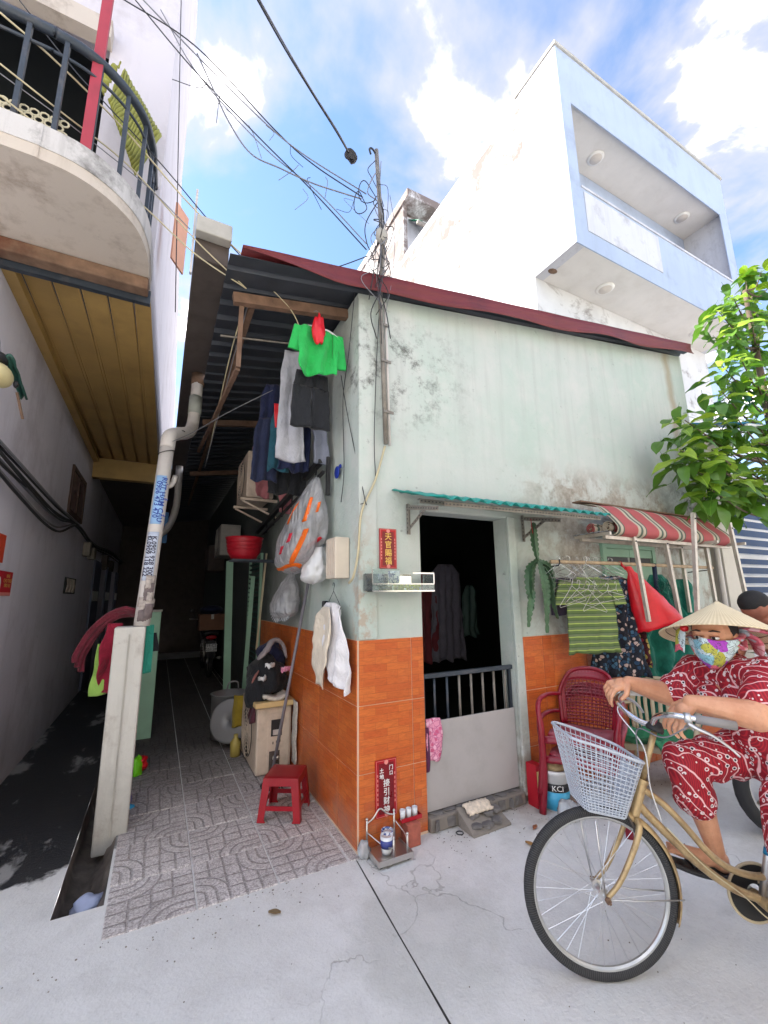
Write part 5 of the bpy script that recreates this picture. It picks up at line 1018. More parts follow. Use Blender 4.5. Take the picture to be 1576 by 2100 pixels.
def sticker(z0, z1, a0, a1, lines, m, ink, size):
    b = MB()
    def f(u, v): p, n = on_pipe(z0 + (z1 - z0) * v, a0 + (a1 - a0) * u); return p
    b.slab(f, 8, 6, 0.001); s_ = b.build('sticker', m, pipe, smooth=True)
    for txt, u in lines:
        ang = a0 + (a1 - a0) * u; p, n = on_pipe((z0 + z1) / 2, ang); d = (Vector(pp[3]) - Vector(pp[1])).normalized(); p = p + n * 0.002
        text_mesh('lettering', txt, size, ink, page(p, -d, d.cross(n) * -1 if False else n.cross(-d)), s_, 0.0004, bold=0.001)
sticker(2.04, 2.42, -2.5, -1.0, [('0906 473 470', 0.40), ('RÚT HẦM CẦU', 0.80)], M['sticker_b'], M['blue_ink'], 0.052)
sticker(1.62, 1.98, -2.5, -1.0, [('K.0902 928 300', 0.65), ('Đ.0909 118 222', 0.25)], M['sticker'], mat('dark_ink', srgb(40, 40, 70), 0.6), 0.046)
M['paper'] = mat('torn_grey_paper', srgb(176, 166, 160), 0.9, var=0.3, vscale=30, bump=0.6, bscale=60, dirt=0.6)
rp = random.Random(8)
for i in range(16):
    z0 = 1.33 + 0.28 * rp.random(); a0 = -2.6 + 1.6 * rp.random(); b = MB(); h = rp.uniform(0.05, 0.12); w = rp.uniform(0.5, 1.1)
    b.slab(lambda u, v: on_pipe(z0 + h * v + 0.01 * nz(u * 7, i), a0 + w * u + 0.1 * nz(v * 6, i, 3))[0] + on_pipe(z0, a0 + w * u)[1] * (0.0015 + 0.0007 * i), 6, 4, 0.0008); b.build('torn_paper', M['paper'] if i % 2 else mat('torn_dark_paper', srgb(120, 108, 108), 0.9, var=0.3, vscale=30), pipe, smooth=True)
b = MB(); b.tube(spline([(-1.19, 1.06, 2.35), (-1.14, 1.09, 2.38), (-1.12, 1.12, 2.46)], 4), 0.02, 10); b.build('branch_stub', M['pvc'], pipe, smooth=True)
# clothes slung on the post
M['maroon_cloth'] = cloth_mat('maroon_cloth', srgb(104, 26, 44), 0.3); M['pinkred'] = cloth_mat('crimson_cloth', srgb(140, 18, 48), 0.25); M['teal_cloth'] = cloth_mat('teal_cloth', srgb(46, 150, 130)); M['lime_cloth'] = cloth_mat('lime_cloth', srgb(150, 190, 90)); M['blk_cloth'] = cloth_mat('black_cloth', srgb(24, 26, 32)); M['navy_cloth'] = cloth_mat('navy_jersey', srgb(28, 36, 72))
mp = spline([(-1.24, 1.05, 1.36), (-1.36, 1.06, 1.40), (-1.46, 1.10, 1.36), (-1.55, 1.15, 1.26), (-1.62, 1.18, 1.12), (-1.63, 1.19, 1.02)], 6)
b = MB(); b.slab(lambda u, v: mp[int(v * 30)] + Vector((0.04, 0.08, -0.08)) * (u - 0.5) * (0.5 + 0.7 * v) + Vector((0.6, -0.5, 0.5)) * (0.016 * sin(u * 16 + 5 * v) + 0.02 * nz(u * 5, v * 7)), 14, 30, 0.012); tag(b.build('maroon_shirt', M['maroon_cloth'], smooth=True), 'maroon cloth slung over the top of the concrete post', 'clothing')
b = MB(); garment(b, (-1.44, 1.10, 1.32), (1, 0.2, 0), [(0, -0.03, 0.06), (0.15, -0.06, 0.06), (0.30, -0.07, 0.05), (0.46, -0.04, 0.02)], 0.022, 40, seed=1); tag(b.build('crimson_shirt', M['pinkred'], smooth=True), 'crimson cloth hanging behind the post\'s left edge', 'clothing')
b = MB(); garment(b, (-1.49, 1.13, 1.18), (1, 0.2, 0), [(0, -0.03, 0.04), (0.34, -0.05, 0.05)], 0.015, 40, seed=2); tag(b.build('lime_cloth', M['lime_cloth'], smooth=True), 'lime green cloth peeping out left of the post', 'clothing')
b = MB(); garment(b, (-1.205, 1.10, 1.30), (1, 0.2, 0), [(0, -0.03, 0.03), (0.34, -0.02, 0.035)], 0.01, 40, seed=3); tag(b.build('teal_cloth', M['teal_cloth'], smooth=True), 'teal cloth hanging down the right side of the post', 'clothing')
b = MB(); garment(b, (-1.175, 1.14, 1.24), (1, 0.2, 0), [(0, -0.02, 0.02), (0.14, -0.01, 0.05)], 0.008, 40, seed=4); tag(b.build('black_sleeve', M['blk_cloth'], smooth=True), 'black sleeve with pale cuff sticking out beside the post', 'clothing')
p2 = thing('green_post', (-1.2, 3.05, 0), 'pale green short wall end standing deeper in the alley', 'post'); b = MB(); b.box((-1.28, 3.0, 0), (-1.12, 3.15, 1.34)); b.build('shaft', M['green_paint'], p2, bevel=0.008); MB().box((-1.29, 2.99, 1.341), (-1.11, 3.16, 1.36)).build('cap', M['concrete'], p2)
# litter in the drain
crumple((-1.36, 0.42, -0.09), (0.08, 0.07, 0.05), 9, 'drain_bag', mat('bluish_plastic_film', srgb(170, 180, 210), 0.35, var=0.2), 'bluish crumpled plastic bag in the open drain', 'plastic bag')
crumple((-1.26, 1.30, -0.02), (0.06, 0.05, 0.06), 4, 'blue_litter', mat('sky_blue_film', srgb(60, 160, 210), 0.4), 'sky blue plastic scrap beside the post foot', 'litter')
crumple((-1.28, 1.42, 0.03), (0.05, 0.05, 0.08), 7, 'violet_bag', mat('violet_film', srgb(120, 116, 160), 0.4), 'dull violet plastic bag behind the post foot', 'litter')
crumple((-1.22, 1.95, 0.06), (0.05, 0.05, 0.09), 3, 'green_packet', mat('lime_packet', srgb(120, 220, 30), 0.4), 'lime green packet lying behind the post', 'litter')
crumple((-1.19, 1.98, 0.08), (0.06, 0.05, 0.06), 6, 'red_packet', M['red_film'], 'red packet beside the lime green one behind the post', 'litter')
b = MB(); b.slab(lambda u, v: (-1.30 + 0.03 * u + 0.01 * nz(v * 5), 0.25 + 0.55 * v, -0.11 + 0.10 * u + 0.01 * nz(v * 9, u * 3)), 4, 24, 0.01); tag(b.build('drain_board', M['old_wood'], smooth=True), 'rotten brown board along the edge of the drain', 'board')

# ---------------------------------------------------------------- along the alley wall of the corner house
def ac_unit(name, label, x0, x1, y0, y1, z0, z1, m, cover_open):
    """outdoor air conditioner: fan face towards -x, valve panel on the end facing -y"""
    t = thing(name, ((x0+x1)/2, (y0+y1)/2, z0), label, 'air conditioner')
    MB().box((x0, y0, z0), (x1, y1, z1)).build('casing', m, t, bevel=0.015)
    yc = y0 + (y1 - y0) * 0.56; zc = (z0 + z1) / 2; R = min((z1 - z0) * 0.42, (y1 - y0) * 0.38); b = MB()
    for k in range(7): b.tube([(x0 - 0.012, yc + R * (k + 1) / 7 * cos(2*pi*j/28), zc + R * (k + 1) / 7 * sin(2*pi*j/28)) for j in range(28)], 0.003, 4, closed=True)
    for k in range(8): a = 2 * pi * k / 8; b.bar((x0 - 0.014, yc, zc), (x0 - 0.014, yc + R * cos(a), zc + R * sin(a)), 0.004)
    b.build('fan_grille', m, t); b = MB(); b.disc((x0 - 0.002, yc, zc), R, (-1, 0, 0)); b.build('fan_hole', M['black'], t)
    fx = x0 + (x1 - x0) * 0.3
    MB().box((fx, y0 - 0.006, z0 + 0.02), (x1 - 0.02, y0 - 0.001, z1 - 0.05)).build('end_panel', m, t, bevel=0.004)
    if cover_open:
        h = z1 - z0; MB().box((fx + 0.03, y0 - 0.0085, z0 + h * 0.56), (fx + 0.125, y0 - 0.0065, z1 - h * 0.19)).build('terminal_recess', M['black'], t)
        MB().box((fx + 0.045, y0 - 0.02, z0 + h * 0.58), (fx + 0.11, y0 - 0.009, z0 + h * 0.66)).build('terminal_block', M['pvc'], t, bevel=0.003)
        b = MB()
        for i in range(3): b.obox((fx + 0.05 + 0.03 * i, y0 - 0.007, z0 + h * (0.46 + 0.01 * i)), (0.008, 0.002, 0.02), Matrix.Identity(3))
        tag(b.build('slots', M['black'], t), kind='stuff')
        MB().box((fx + 0.02, y0 - 0.0085, z0 + h * 0.05), (fx + 0.11, y0 - 0.0065, z0 + h * 0.34)).build('valve_recess', M['concrete_dark'], t)
        for z in (0.12, 0.24): b = MB(); b.lathe([(0.001, 0.055), (0.012, 0.055), (0.016, 0.045), (0.016, 0.02), (0.022, 0.018), (0.022, 0)], (fx + 0.065, y0 - 0.009, z0 + h * z), 14, (0.4, -0.85, 0.2)); b.build('valve', M['steel'], t, smooth=True)
    else:
        for i in range(5): z = z0 + (z1 - z0) * (0.15 + 0.16 * i); MB().box((x0 + 0.01, y0 - 0.004, z), (fx - 0.01, y0 - 0.0005, z + 0.012)).build('rib', m, t)
    return t
ac_unit('air_conditioner', 'dusty cream air conditioner unit standing on the alley floor under clothes', -0.33, -0.03, 1.38, 2.12, 0.012, 0.545, M['ac'], True)
bd = MB(); bd.box((-0.36, 1.33, 0.555), (0.0 - 0.012, 1.75, 0.60)); o = bd.build('yellow_board', mat('cream_plank', srgb(216, 186, 132), 0.7, var=0.15, dirt=0.3), bevel=0.008); tag(o, 'cream board lying on the floor air conditioner', 'board')
# heap of clothes on the board
M['grey_cloth'] = cloth_mat('grey_cloth', srgb(150, 140, 142), 0.2); M['paper_w'] = mat('newspaper', srgb(206, 200, 190), 0.8, var=0.2, vscale=40)
def heap(name, c, r, seed, m, label, cat='clothing', k=0.3):
    b = MB(); b.ell(c, r, 26, 16, fn=lambda p: Vector((p.x, p.y, max(p.z, -r[2] * 0.75))) * (1 + k * nz(p.x * 8 + seed, p.y * 8, p.z * 8) + 0.14 * nz(p.x * 22, p.y * 22 + seed, p.z * 22))); return tag(b.build(name, m, smooth=True), label, cat)
heap('black_clothes', (-0.22, 1.62, 0.76), (0.17, 0.24, 0.20), 1, M['blk_cloth'], 'heap of black clothes on the floor air conditioner')
heap('navy_clothes', (-0.15, 1.75, 0.93), (0.12, 0.17, 0.15), 3, M['navy_cloth'], 'navy clothes on top of the black heap')
heap('black_clothes', (-0.32, 1.55, 0.66), (0.10, 0.16, 0.15), 5, M['blk_cloth'], 'black garment sliding off the heap towards the floor')
b = MB(); b.tube(spline([(-0.34, 1.42, 0.95), (-0.26, 1.45, 1.02), (-0.19, 1.50, 1.10), (-0.10, 1.52, 1.06), (-0.06, 1.50, 0.93)], 5), [0.02, 0.03, 0.035, 0.04, 0.035, 0.045, 0.04, 0.035, 0.045, 0.04, 0.035, 0.04, 0.045, 0.035, 0.03, 0.03, 0.028, 0.03, 0.025, 0.02, 0.01], 9, flat=0.5); tag(b.build('grey_shirt', M['grey_cloth'], smooth=True), 'grey crumpled shirt draped over the clothes heap', 'clothing')
b = MB(); garment(b, (-0.35, 1.50, 0.74), (0.5, -0.85, 0), [(0, -0.04, 0.04), (0.32, -0.06, 0.05)], 0.02, 50, seed=2); tag(b.build('plum_cloth', cloth_mat('plum_cloth', srgb(76, 34, 48)), smooth=True), 'dark plum cloth hanging down the air conditioner corner', 'clothing')
b = MB(); b.tube(spline([(-0.39, 1.48, 0.67), (-0.36, 1.46, 0.78), (-0.32, 1.45, 0.85)], 5), [0.012, 0.02, 0.02, 0.022, 0.022, 0.02, 0.02, 0.02, 0.018, 0.014, 0.01], 8, flat=0.5); tag(b.build('brown_cloth', cloth_mat('brown_pink_cloth', srgb(150, 96, 90)), smooth=True), 'brownish pink cloth at the heap\'s left side', 'clothing')
b = MB(); b.slab(lambda u, v: (-0.29 + 0.22 * u, 1.35 + 0.16 * v, 0.625 + 0.03 * sin(u * 7 + 1) * 0.4 + 0.012 * nz(u * 6, v * 6)), 14, 8, 0.03); tag(b.build('newspaper', M['paper_w'], smooth=True), 'folded newspapers on the cream board under the heap', 'newspaper')
for i, (x, y, z, r, m, lab) in enumerate(((-0.24, 1.38, 0.90, 0.05, 'white_pl', 'white collar sticking out of the dark heap'), (-0.10, 1.36, 0.86, 0.055, 'pink_print', 'pink white printed rag tucked in the heap'), (-0.30, 1.40, 0.79, 0.04, 'white_pl', 'thin white cloth tip in the middle of the heap'))):
    b = MB(); b.slab(lambda u, v: (x + r * (u - 0.5) * 1.6, y - 0.02 * sin(u * 3), z + r * 0.7 * (v - 0.5) + 0.03 * nz(u * 4 + i, v * 4)), 8, 5, 0.012); tag(b.build('cloth_tip', M[m], smooth=True), lab, 'clothing')
# red stool
st = thing('plastic_stool', (-0.262, 0.675, 0.012), 'small dark red plastic stool on the alley tiles', 'stool', rz=radians(-31))
M['stool'] = mat('dark_red_plastic', srgb(156, 16, 34), 0.35, var=0.12, dirt=0.15)
b = MB(); n_ = 4
def stop(u, v): x, y = (u - 0.5) * 2, (v - 0.5) * 2; return (0.118 * x, 0.118 * y, 0.262 - 0.004 * (x ** 8 + y ** 8))
b.slab(stop, 10, 10, 0.008); b.build('top', M['stool'], st, local=True, bevel=0.004)
for a in range(4):
    R = Matrix.Rotation(a * pi / 2, 3, 'Z'); b = MB()
    b.slab(lambda u, v: R @ Vector(((u - 0.5) * (0.236 + 0.004 * v), -0.119 - 0.004 * v, 0.262 - 0.048 * v)), 4, 2, 0.006); b.build('apron', M['stool'], st, local=True)
    b = MB(); b.slab(lambda u, v: R @ Vector(((u - 0.5) * 0.20 * 1.1, -0.132, 0.068 + 0.028 * v)), 4, 1, 0.006); b.build('brace', M['stool'], st, local=True)
    b = MB()                                  # L-shaped tapered leg at each corner
    for side in (0, 1):
        def lg(u, v, side=side):
            s_ = 0.119 + 0.026 * v; w = 0.052 - 0.010 * v + (0.012 if v > 0.93 else 0); p = Vector((-s_ + u * w, -s_, 0.262 - 0.262 * v)) if side == 0 else Vector((-s_, -s_ + u * w, 0.262 - 0.262 * v)); return R @ p
        b.slab(lg, 3, 14, 0.006)
    b.build('leg', M['stool'], st, local=True)
# mop leaning on the wall
mop = thing('mop', (-0.22, 1.1, 0.02), 'grey pole mop leaning on the alley wall behind the stool', 'mop')
b = MB(); b.tube([(-0.03, 0.98, 1.62), (-0.245, 1.16, 0.07)], 0.013, 10); b.build('pole', mat('grey_paint_pole', srgb(126, 122, 130), 0.5), mop, smooth=True)
b = MB(); rm = random.Random(2)
for i in range(40): a = rm.uniform(0, 6.28); b.tube([(-0.235, 1.15, 0.10), (-0.235 + 0.05 * cos(a), 1.14 + 0.06 * sin(a), 0.06), (-0.235 + 0.10 * cos(a), 1.13 + 0.10 * sin(a), 0.02)], 0.006, 4)
tag(b.build('mop_head', M['rubber'], mop, smooth=True), kind='stuff')
# meter box and cable on the corner
mt = thing('meter_box', (-0.06, 0.32, 1.6), 'cream electricity meter box with a clear cover on the alley corner', 'meter')
MB().box((-0.11, 0.14, 1.615), (-0.002, 0.33, 1.90)).build('box', mat('cream_plastic', srgb(218, 204, 186), 0.5, var=0.08, dirt=0.3), mt, bevel=0.008)
MB().box((-0.10, 0.332, 1.72), (-0.01, 0.52, 1.88)).build('meter_case', M['acrylic'], mt, bevel=0.005); MB().box((-0.07, 0.35, 1.74), (-0.012, 0.50, 1.86)).build('meter', M['ac'], mt)
for i in range(3): MB().box((-0.1125, 0.17 + 0.05 * i, 1.64), (-0.1102, 0.185 + 0.05 * i, 1.88)).build('rib', M['ac'], mt)
# hanging bags
def white_film():
    n = NT('cloudy_plastic_film'); p = n.obj(); tr = n.new('ShaderNodeBsdfTransparent'); tl = n.new('ShaderNodeBsdfTranslucent'); tl.inputs[0].default_value = (0.85, 0.84, 0.86, 1); n.fin((0.80, 0.80, 0.82), 0.18, n.bump(n.voro(n.mapping(p, (1, 1, 0.4)), 16, 'DISTANCE_TO_EDGE'), 1.0, 0.05, n.bump(n.noise(p, 18, 6, 0.7, 1.0), 0.8, 0.03)), **{'Specular IOR Level': 0.9})
    m1 = n.new('ShaderNodeMixShader'); m1.inputs[0].default_value = 0.4; n.L(n.bsdf.outputs[0], m1.inputs[1]); n.L(tl.outputs[0], m1.inputs[2]); m2 = n.new('ShaderNodeMixShader'); n.L(n.ramp(n.noise(p, 10, 6, 0.7), 0.3, 0.75), m2.inputs[0]); mm = n.math('ADD', n.math('MULTIPLY', n.ramp(n.noise(p, 9, 5), 0.3, 0.7), 0.3), 0.10); n.L(mm, m2.inputs[0])
    n.L(m1.outputs[0], m2.inputs[1]); n.L(tr.outputs[0], m2.inputs[2]); n.L(m2.outputs[0], n.out.inputs[0]); return n.mat
M['cloudy'] = white_film()
def sack(name, top, w, d, h, seed, m, label, lean=(0, 0, 0), neck=0.15, parent=None, crease=0.18):
    top = Vector(top); lean = Vector(lean); b = MB()
    def f(u, v):
        a = 2 * pi * u; s = (neck + (1 - neck) * sin(pi * min(1, v * 0.62)) ** 0.8) * (1 if v < 0.8 else sqrt(max(0.0, 1 - ((v - 0.8) / 0.2) ** 2)) * 0.9 + 0.1)
        q = 1 + crease * nz(cos(a) * 2.2 + seed, sin(a) * 2.2, v * 3) + crease * 0.6 * nz(cos(a) * 6, sin(a) * 6 + seed, v * 7)
        return top + lean * v + Vector((d * s * q * cos(a), w * s * q * sin(a), -h * v + 0.02 * nz(a * 2, v * 6, seed)))
    b.grid(f, 40, 28, True)
    if parent: return b.build(name, m, parent, smooth=True)
    return tag(b.build(name, m, smooth=True), label, 'bag')
bag = thing('clear_bag', (-0.18, 0.8, 1.7), 'large clear plastic bag with orange tape hanging on the black rail', 'bag')
bag_args = ((-0.12, 0.52, 2.42), 0.36, 0.17, 0.74)
sack('film', (-0.12, 0.55, 2.42), 0.37, 0.16, 0.74, 1, M['cloudy'], None, (-0.08, 0.33, 0), 0.10, bag)
M['orange_tape'] = mat('orange_tape', srgb(244, 112, 20), 0.45, var=0.06); M['red_lab'] = mat('red_label', srgb(206, 40, 60), 0.5)
def on_bag(a, v):
    s = (0.10 + 0.9 * sin(pi * min(1, v * 0.62)) ** 0.8) * (1 if v < 0.8 else sqrt(max(0.0, 1 - ((v - 0.8) / 0.2) ** 2)) * 0.9 + 0.1); q = 1 + 0.18 * nz(cos(a) * 2.2 + 1, sin(a) * 2.2, v * 3) + 0.108 * nz(cos(a) * 6, sin(a) * 6 + 1, v * 7)
    return Vector((-0.12 - 0.08 * v + 0.16 * s * q * cos(a) * 1.02, 0.55 + 0.33 * v + 0.37 * s * q * sin(a) * 1.02, 2.42 - 0.74 * v + 0.02 * nz(a * 2, v * 6, 1)))
for a0, a1, v0, v1, w in ((-2.1, -2.2, 0.25, 0.5, 0.10), (-2.0, -2.3, 0.60, 0.93, 0.10), (-2.9, -3.2, 0.28, 0.48, 0.09), (-1.55, -1.62, 0.30, 0.42, 0.10)):
    b = MB(); b.slab(lambda u, v: on_bag(a0 + (a1 - a0) * v + w * (u - 0.5) * 2, v0 + (v1 - v0) * v) , 5, 14, 0.003); b.build('tape', M['orange_tape'], bag, smooth=True)
b = MB(); b.slab(lambda u, v: on_bag(-3.6 + 1.9 * v, 0.93 + 0.03 * u + 0.015 * sin(v * 6)), 3, 18, 0.003); b.build('tape', M['orange_tape'], bag, smooth=True)
for a0, v0 in ((-2.75, 0.60), (-2.95, 0.72)): b = MB(); b.slab(lambda u, v: on_bag(a0 + 0.16 * u, v0 + 0.09 * v), 4, 4, 0.003); b.build('red_print', M['red_lab'], bag, smooth=True)
sack('white_bag', (-0.10, 0.50, 1.86), 0.15, 0.09, 0.27, 5, M['white_pl'], 'white plastic bag tied with a red strip below the clear bag', (-0.03, 0.08, 0), 0.3)
b = MB(); b.tube(spline([(-0.11, 0.44, 1.93), (-0.20, 0.56, 1.84), (-0.24, 0.70, 1.74), (-0.2, 0.78, 1.70)], 5), [0.018, 0.03, 0.03, 0.034, 0.03, 0.034, 0.03, 0.03, 0.034, 0.03, 0.03, 0.03, 0.028, 0.03, 0.02, 0.012], 8, flat=0.4); tag(b.build('red_strip', M['red_film'], smooth=True), 'red plastic strip wound across the bags', 'strip')
sack('plates_bag', (-0.10, 1.28, 1.70), 0.27, 0.11, 0.40, 8, M['cloudy'], 'clear knotted bag of glass plates hanging on the alley wall', (-0.06, 0.05, 0), 0.12)
M['glass_plate'] = glass_mat('pressed_glass', (0.75, 0.82, 0.9), 0.08, 0.4)
for i, (y, z) in enumerate(((1.20, 1.40), (1.42, 1.38))):
    t = thing('glass_plate', (-0.16, y, z - 0.13), ('pressed glass plate nearer the mop in the knotted bag', 'pressed glass plate farther along in the knotted bag')[i], 'plate', 'plates in the knotted bag')
    b = MB(); b.lathe([(0.001, 0), (0.06, 0.004), (0.12, 0.018)], (-0.16 - 0.01 * i, y, z), 28, (-1, -0.3, 0)); b.build('dish', M['glass_plate'], t, smooth=True, solid=0.004)
    b = MB()
    for k in range(24): a = 2 * pi * k / 24; q = Vector((0, 0, 1)).rotation_difference(Vector((-1, -0.3, 0))).to_matrix(); b.tube([Vector((-0.165 - 0.01 * i, y, z)) + q @ Vector((r_ * cos(a), r_ * sin(a), h_)) for r_, h_ in ((0.03, 0.004), (0.07, 0.010), (0.115, 0.021))], 0.0025, 4)
    tag(b.build('cut_rays', M['white_pl'], t, smooth=True), kind='stuff')
# black rail (folded awning arm) along the wall
ra = thing('folded_awning_arm', (-0.1, 1.6, 2.3), 'black folded awning arm fixed along the alley wall', 'awning arm')
for p, q, w in (((-0.10, 0.50, 2.555), (-0.12, 2.9, 2.30), 0.045), ((-0.07, 0.52, 2.47), (-0.10, 2.9, 2.22), 0.022), ((-0.05, 0.47, 2.58), (-0.05, 0.47, 2.27), 0.03)): b = MB(); b.bar(p, q, w); b.build('arm', M['black'], ra)
for k in range(6): y = 0.6 + 0.36 * k; b = MB(); b.bar((-0.10, y, 2.54 - 0.106 * (y - 0.5)), (-0.075, y + 0.12, 2.455 - 0.105 * (y - 0.4)), 0.012); b.build('brace', M['black'], ra)
b = MB(); b.lathe([(0.001, -0.006), (0.05, -0.006), (0.055, 0), (0.05, 0.006), (0.001, 0.006)], (-0.03, 0.33, 2.42), 12, (-1, 0, 0), sx=0.9, sy=0.8); b.ell((-0.03, 0.27, 2.45), (0.008, 0.03, 0.018), 8, 6); tag(b.build('blue_brush', mat('cobalt_plastic', srgb(20, 50, 150), 0.5), smooth=True), 'cobalt blue scrubber hanging on a nail above the meter', 'brush')
# white cloth on a hanger
wc = thing('white_cloth', (-0.06, 0.3, 0.85), 'white and cream shirt hanging over the corner tiles in the alley', 'shirt')
M['white_cloth'] = cloth_mat('white_cotton', srgb(236, 232, 234), 0.05); M['cream_cloth'] = cloth_mat('cream_cotton', srgb(230, 216, 196), 0.06)
U = Vector((-0.06, -1, 0))
b = MB(); garment(b, (-0.075, 0.30, 1.45), U, [(0, -0.10, 0.10), (0.05, -0.20, 0.22), (0.25, -0.22, 0.30), (0.40, -0.12, 0.32), (0.54, 0.06, 0.32)], 0.024, 18, 0.008, 24, 22, seed=2, grow=0.5); b.build('body', M['white_cloth'], wc, smooth=True)
b = MB(); garment(b, (-0.10, 0.40, 1.42), U, [(0, -0.02, 0.16), (0.12, -0.22, 0.24), (0.24, -0.30, 0.22), (0.36, -0.24, 0.16), (0.56, -0.14, 0.0)], 0.02, 20, 0.008, 20, 22, seed=7, grow=0.5); b.build('sleeve', M['cream_cloth'], wc, smooth=True)
wire_hanger((-0.05, 0.32, 1.56), U, 0.17, wc, m=M['black'])
b = MB(); b.box((-0.05, 0.50, 1.34), (-0.02, 0.58, 1.46)); tag(b.build('black_pouch', M['blk_cloth'], bevel=0.01), 'black pouch hanging on the wall behind the white shirt', 'pouch')
# red basket, upper air conditioner, cloths on it
rbk = thing('red_basket', (-0.36, 2.3, 1.9), 'red plastic basket hanging on the alley wall past the bags', 'basket')
b = MB(); b.lathe([(0.001, 0.0), (0.13, 0.0), (0.17, 0.08), (0.185, 0.2), (0.20, 0.24), (0.205, 0.24), (0.19, 0.2), (0.175, 0.08), (0.13, 0.006)], (-0.36, 2.3, 1.90), 32); b.build('bowl', M['red_pl'], rbk, smooth=True)
for k in range(3): b = MB(); b.lathe([(0.178 + 0.006 * k, 0), (0.182 + 0.006 * k, 0.012)], (-0.36, 2.3, 2.0 + 0.04 * k), 32); b.build('rib', M['red_pl'], rbk, smooth=True, solid=0.004)
bsh = thing('basket_shelf', (-0.2, 2.3, 1.85), 'dark steel bars under the red basket', 'shelf')
for y in (2.2, 2.4): b = MB(); b.bar((-0.5, y, 1.888), (-0.002, y, 1.888), 0.02); b.build('bar', M['dark_steel'], bsh)
ac_unit('air_conditioner', 'beige air conditioner unit on brackets high in the alley', -0.37, -0.06, 2.3, 3.0, 2.62, 3.17, M['ac'], False)
br = thing('unit_bracket', (-0.2, 2.6, 2.5), 'cream bracket bars carrying the high air conditioner', 'bracket')
for y in (2.36, 2.88): b = MB(); b.bar((-0.42, y, 2.60), (-0.002, y, 2.60), 0.035, 0.03); b.bar((-0.40, y, 2.58), (-0.002, y, 2.40), 0.02); b.build('arm', M['ac'], br)
M['dusty_pink'] = cloth_mat('dusty_pink_cloth', srgb(176, 110, 116), 0.2)
for i, (x, y, z, h, lab) in enumerate(((-0.21, 2.22, 2.98, 0.38, 'dusty pink cloth hanging on the high air conditioner\'s end'), (-0.05, 1.75, 2.72, 0.36, 'dusty pink rag hanging between high air conditioner and rail'))): b = MB(); garment(b, (x, y, z), (1, -0.2, 0), [(0, -0.03, 0.04), (h * 0.5, -0.08, 0.07), (h, -0.06, 0.08)], 0.02, 45, seed=i); tag(b.build('pink_rag', M['dusty_pink'], smooth=True), lab, 'rag')
heap('pink_bundle', (-0.24, 2.35, 3.22), (0.09, 0.08, 0.08), 2, M['dusty_pink'], 'dusty pink bundle lying on the high air conditioner', 'rag')
# clothes hung under the eave
line_y = 0.3
def top_shirt():
    t = thing('green_shirt', (-0.27, 0.1, 3.07), 'bright green T-shirt on a hanger under the eave', 'shirt'); m = cloth_mat('bright_green_jersey', srgb(36, 176, 82), 0.15)
    b = MB(); garment(b, (-0.27, 0.10, 3.42), (1, 0.05, 0), [(0, -0.12, 0.12), (0.04, -0.17, 0.17), (0.16, -0.15, 0.15), (0.36, -0.155, 0.13)], 0.024, 21, 0.010, 20, 18, seed=3); b.build('body', m, t, smooth=True)
    for sg in (-1, 1): b = MB(); garment(b, (-0.27 + 0.125 * sg, 0.102, 3.405), (1, 0.05, 0), [(0, -0.04 + 0.02 * sg, 0.04 + 0.02 * sg), (0.20 + 0.06 * (sg > 0), -0.055 + 0.045 * sg, 0.05 + 0.045 * sg)], 0.006, 26, 0.02, 8, 8, seed=sg); b.build('sleeve', m, t, smooth=True)
    b = MB(); b.tube(spline([(-0.43, 0.10, 3.385), (-0.35, 0.10, 3.425), (-0.27, 0.10, 3.43), (-0.19, 0.10, 3.425), (-0.11, 0.10, 3.385)], 4), 0.007, 6); b.build('hanger', M['white_pl'], t, smooth=True)
    b = MB(); b.tube([(-0.27, 0.10, 3.43), (-0.28, 0.10, 3.50)] + [(-0.29 + 0.025 * cos(a), 0.10, 3.54 + 0.025 * sin(a)) for a in (-1.2, -0.4, 0.6, 1.6, 2.6)], 0.003, 6); b.build('hook', M['cable_grey'], t, smooth=True)
top_shirt()
b = MB(); b.ell((-0.285, 0.055, 3.385), (0.052, 0.03, 0.115), 24, 18, fn=lambda p: Vector((p.x * (1.0 - 2.6 * max(0, p.z)), p.y, p.z)) * (1 + 0.35 * nz(p.x * 30, p.y * 30, p.z * 14) + 0.1 * sin(p.x * 160 + p.z * 20))); tag(b.build('red_cloth', M['red_film'], smooth=True), 'bright red cloth knotted on the green shirt\'s hanger', 'clothing')
def trousers(name, O, ux, w, h, m, label, seed, flare=1.0, short=False):
    t = thing(name, (O[0], O[1], O[2] - h), label, 'trousers'); O = Vector(O); ux = Vector(ux).normalized()
    b = MB(); garment(b, O, ux, [(0, -w * 0.5, w * 0.5), (h * 0.28, -w * 0.58, w * 0.58)], 0.010, 30, 0.02, 14, 8, seed=seed); b.build('hip', m, t, smooth=True)
    for sg in (-1, 1): b = MB(); garment(b, O + Vector((0, 0, -h * 0.27)), ux, [(0, w * (0.02 if sg > 0 else -0.58), w * (0.58 if sg > 0 else -0.02)), (h * 0.73, w * 0.30 * sg - w * 0.25 * flare, w * 0.30 * sg + w * 0.25 * flare)], 0.012, 26, 0.028, 10, 14, seed=seed + sg); b.build('trouser_leg', m, t, smooth=True)
    return t
M['grey_denim'] = cloth_mat('light_grey_denim', srgb(172, 172, 180), 0.15); M['grey_knit'] = cloth_mat('grey_knit', srgb(130, 134, 150), 0.12)
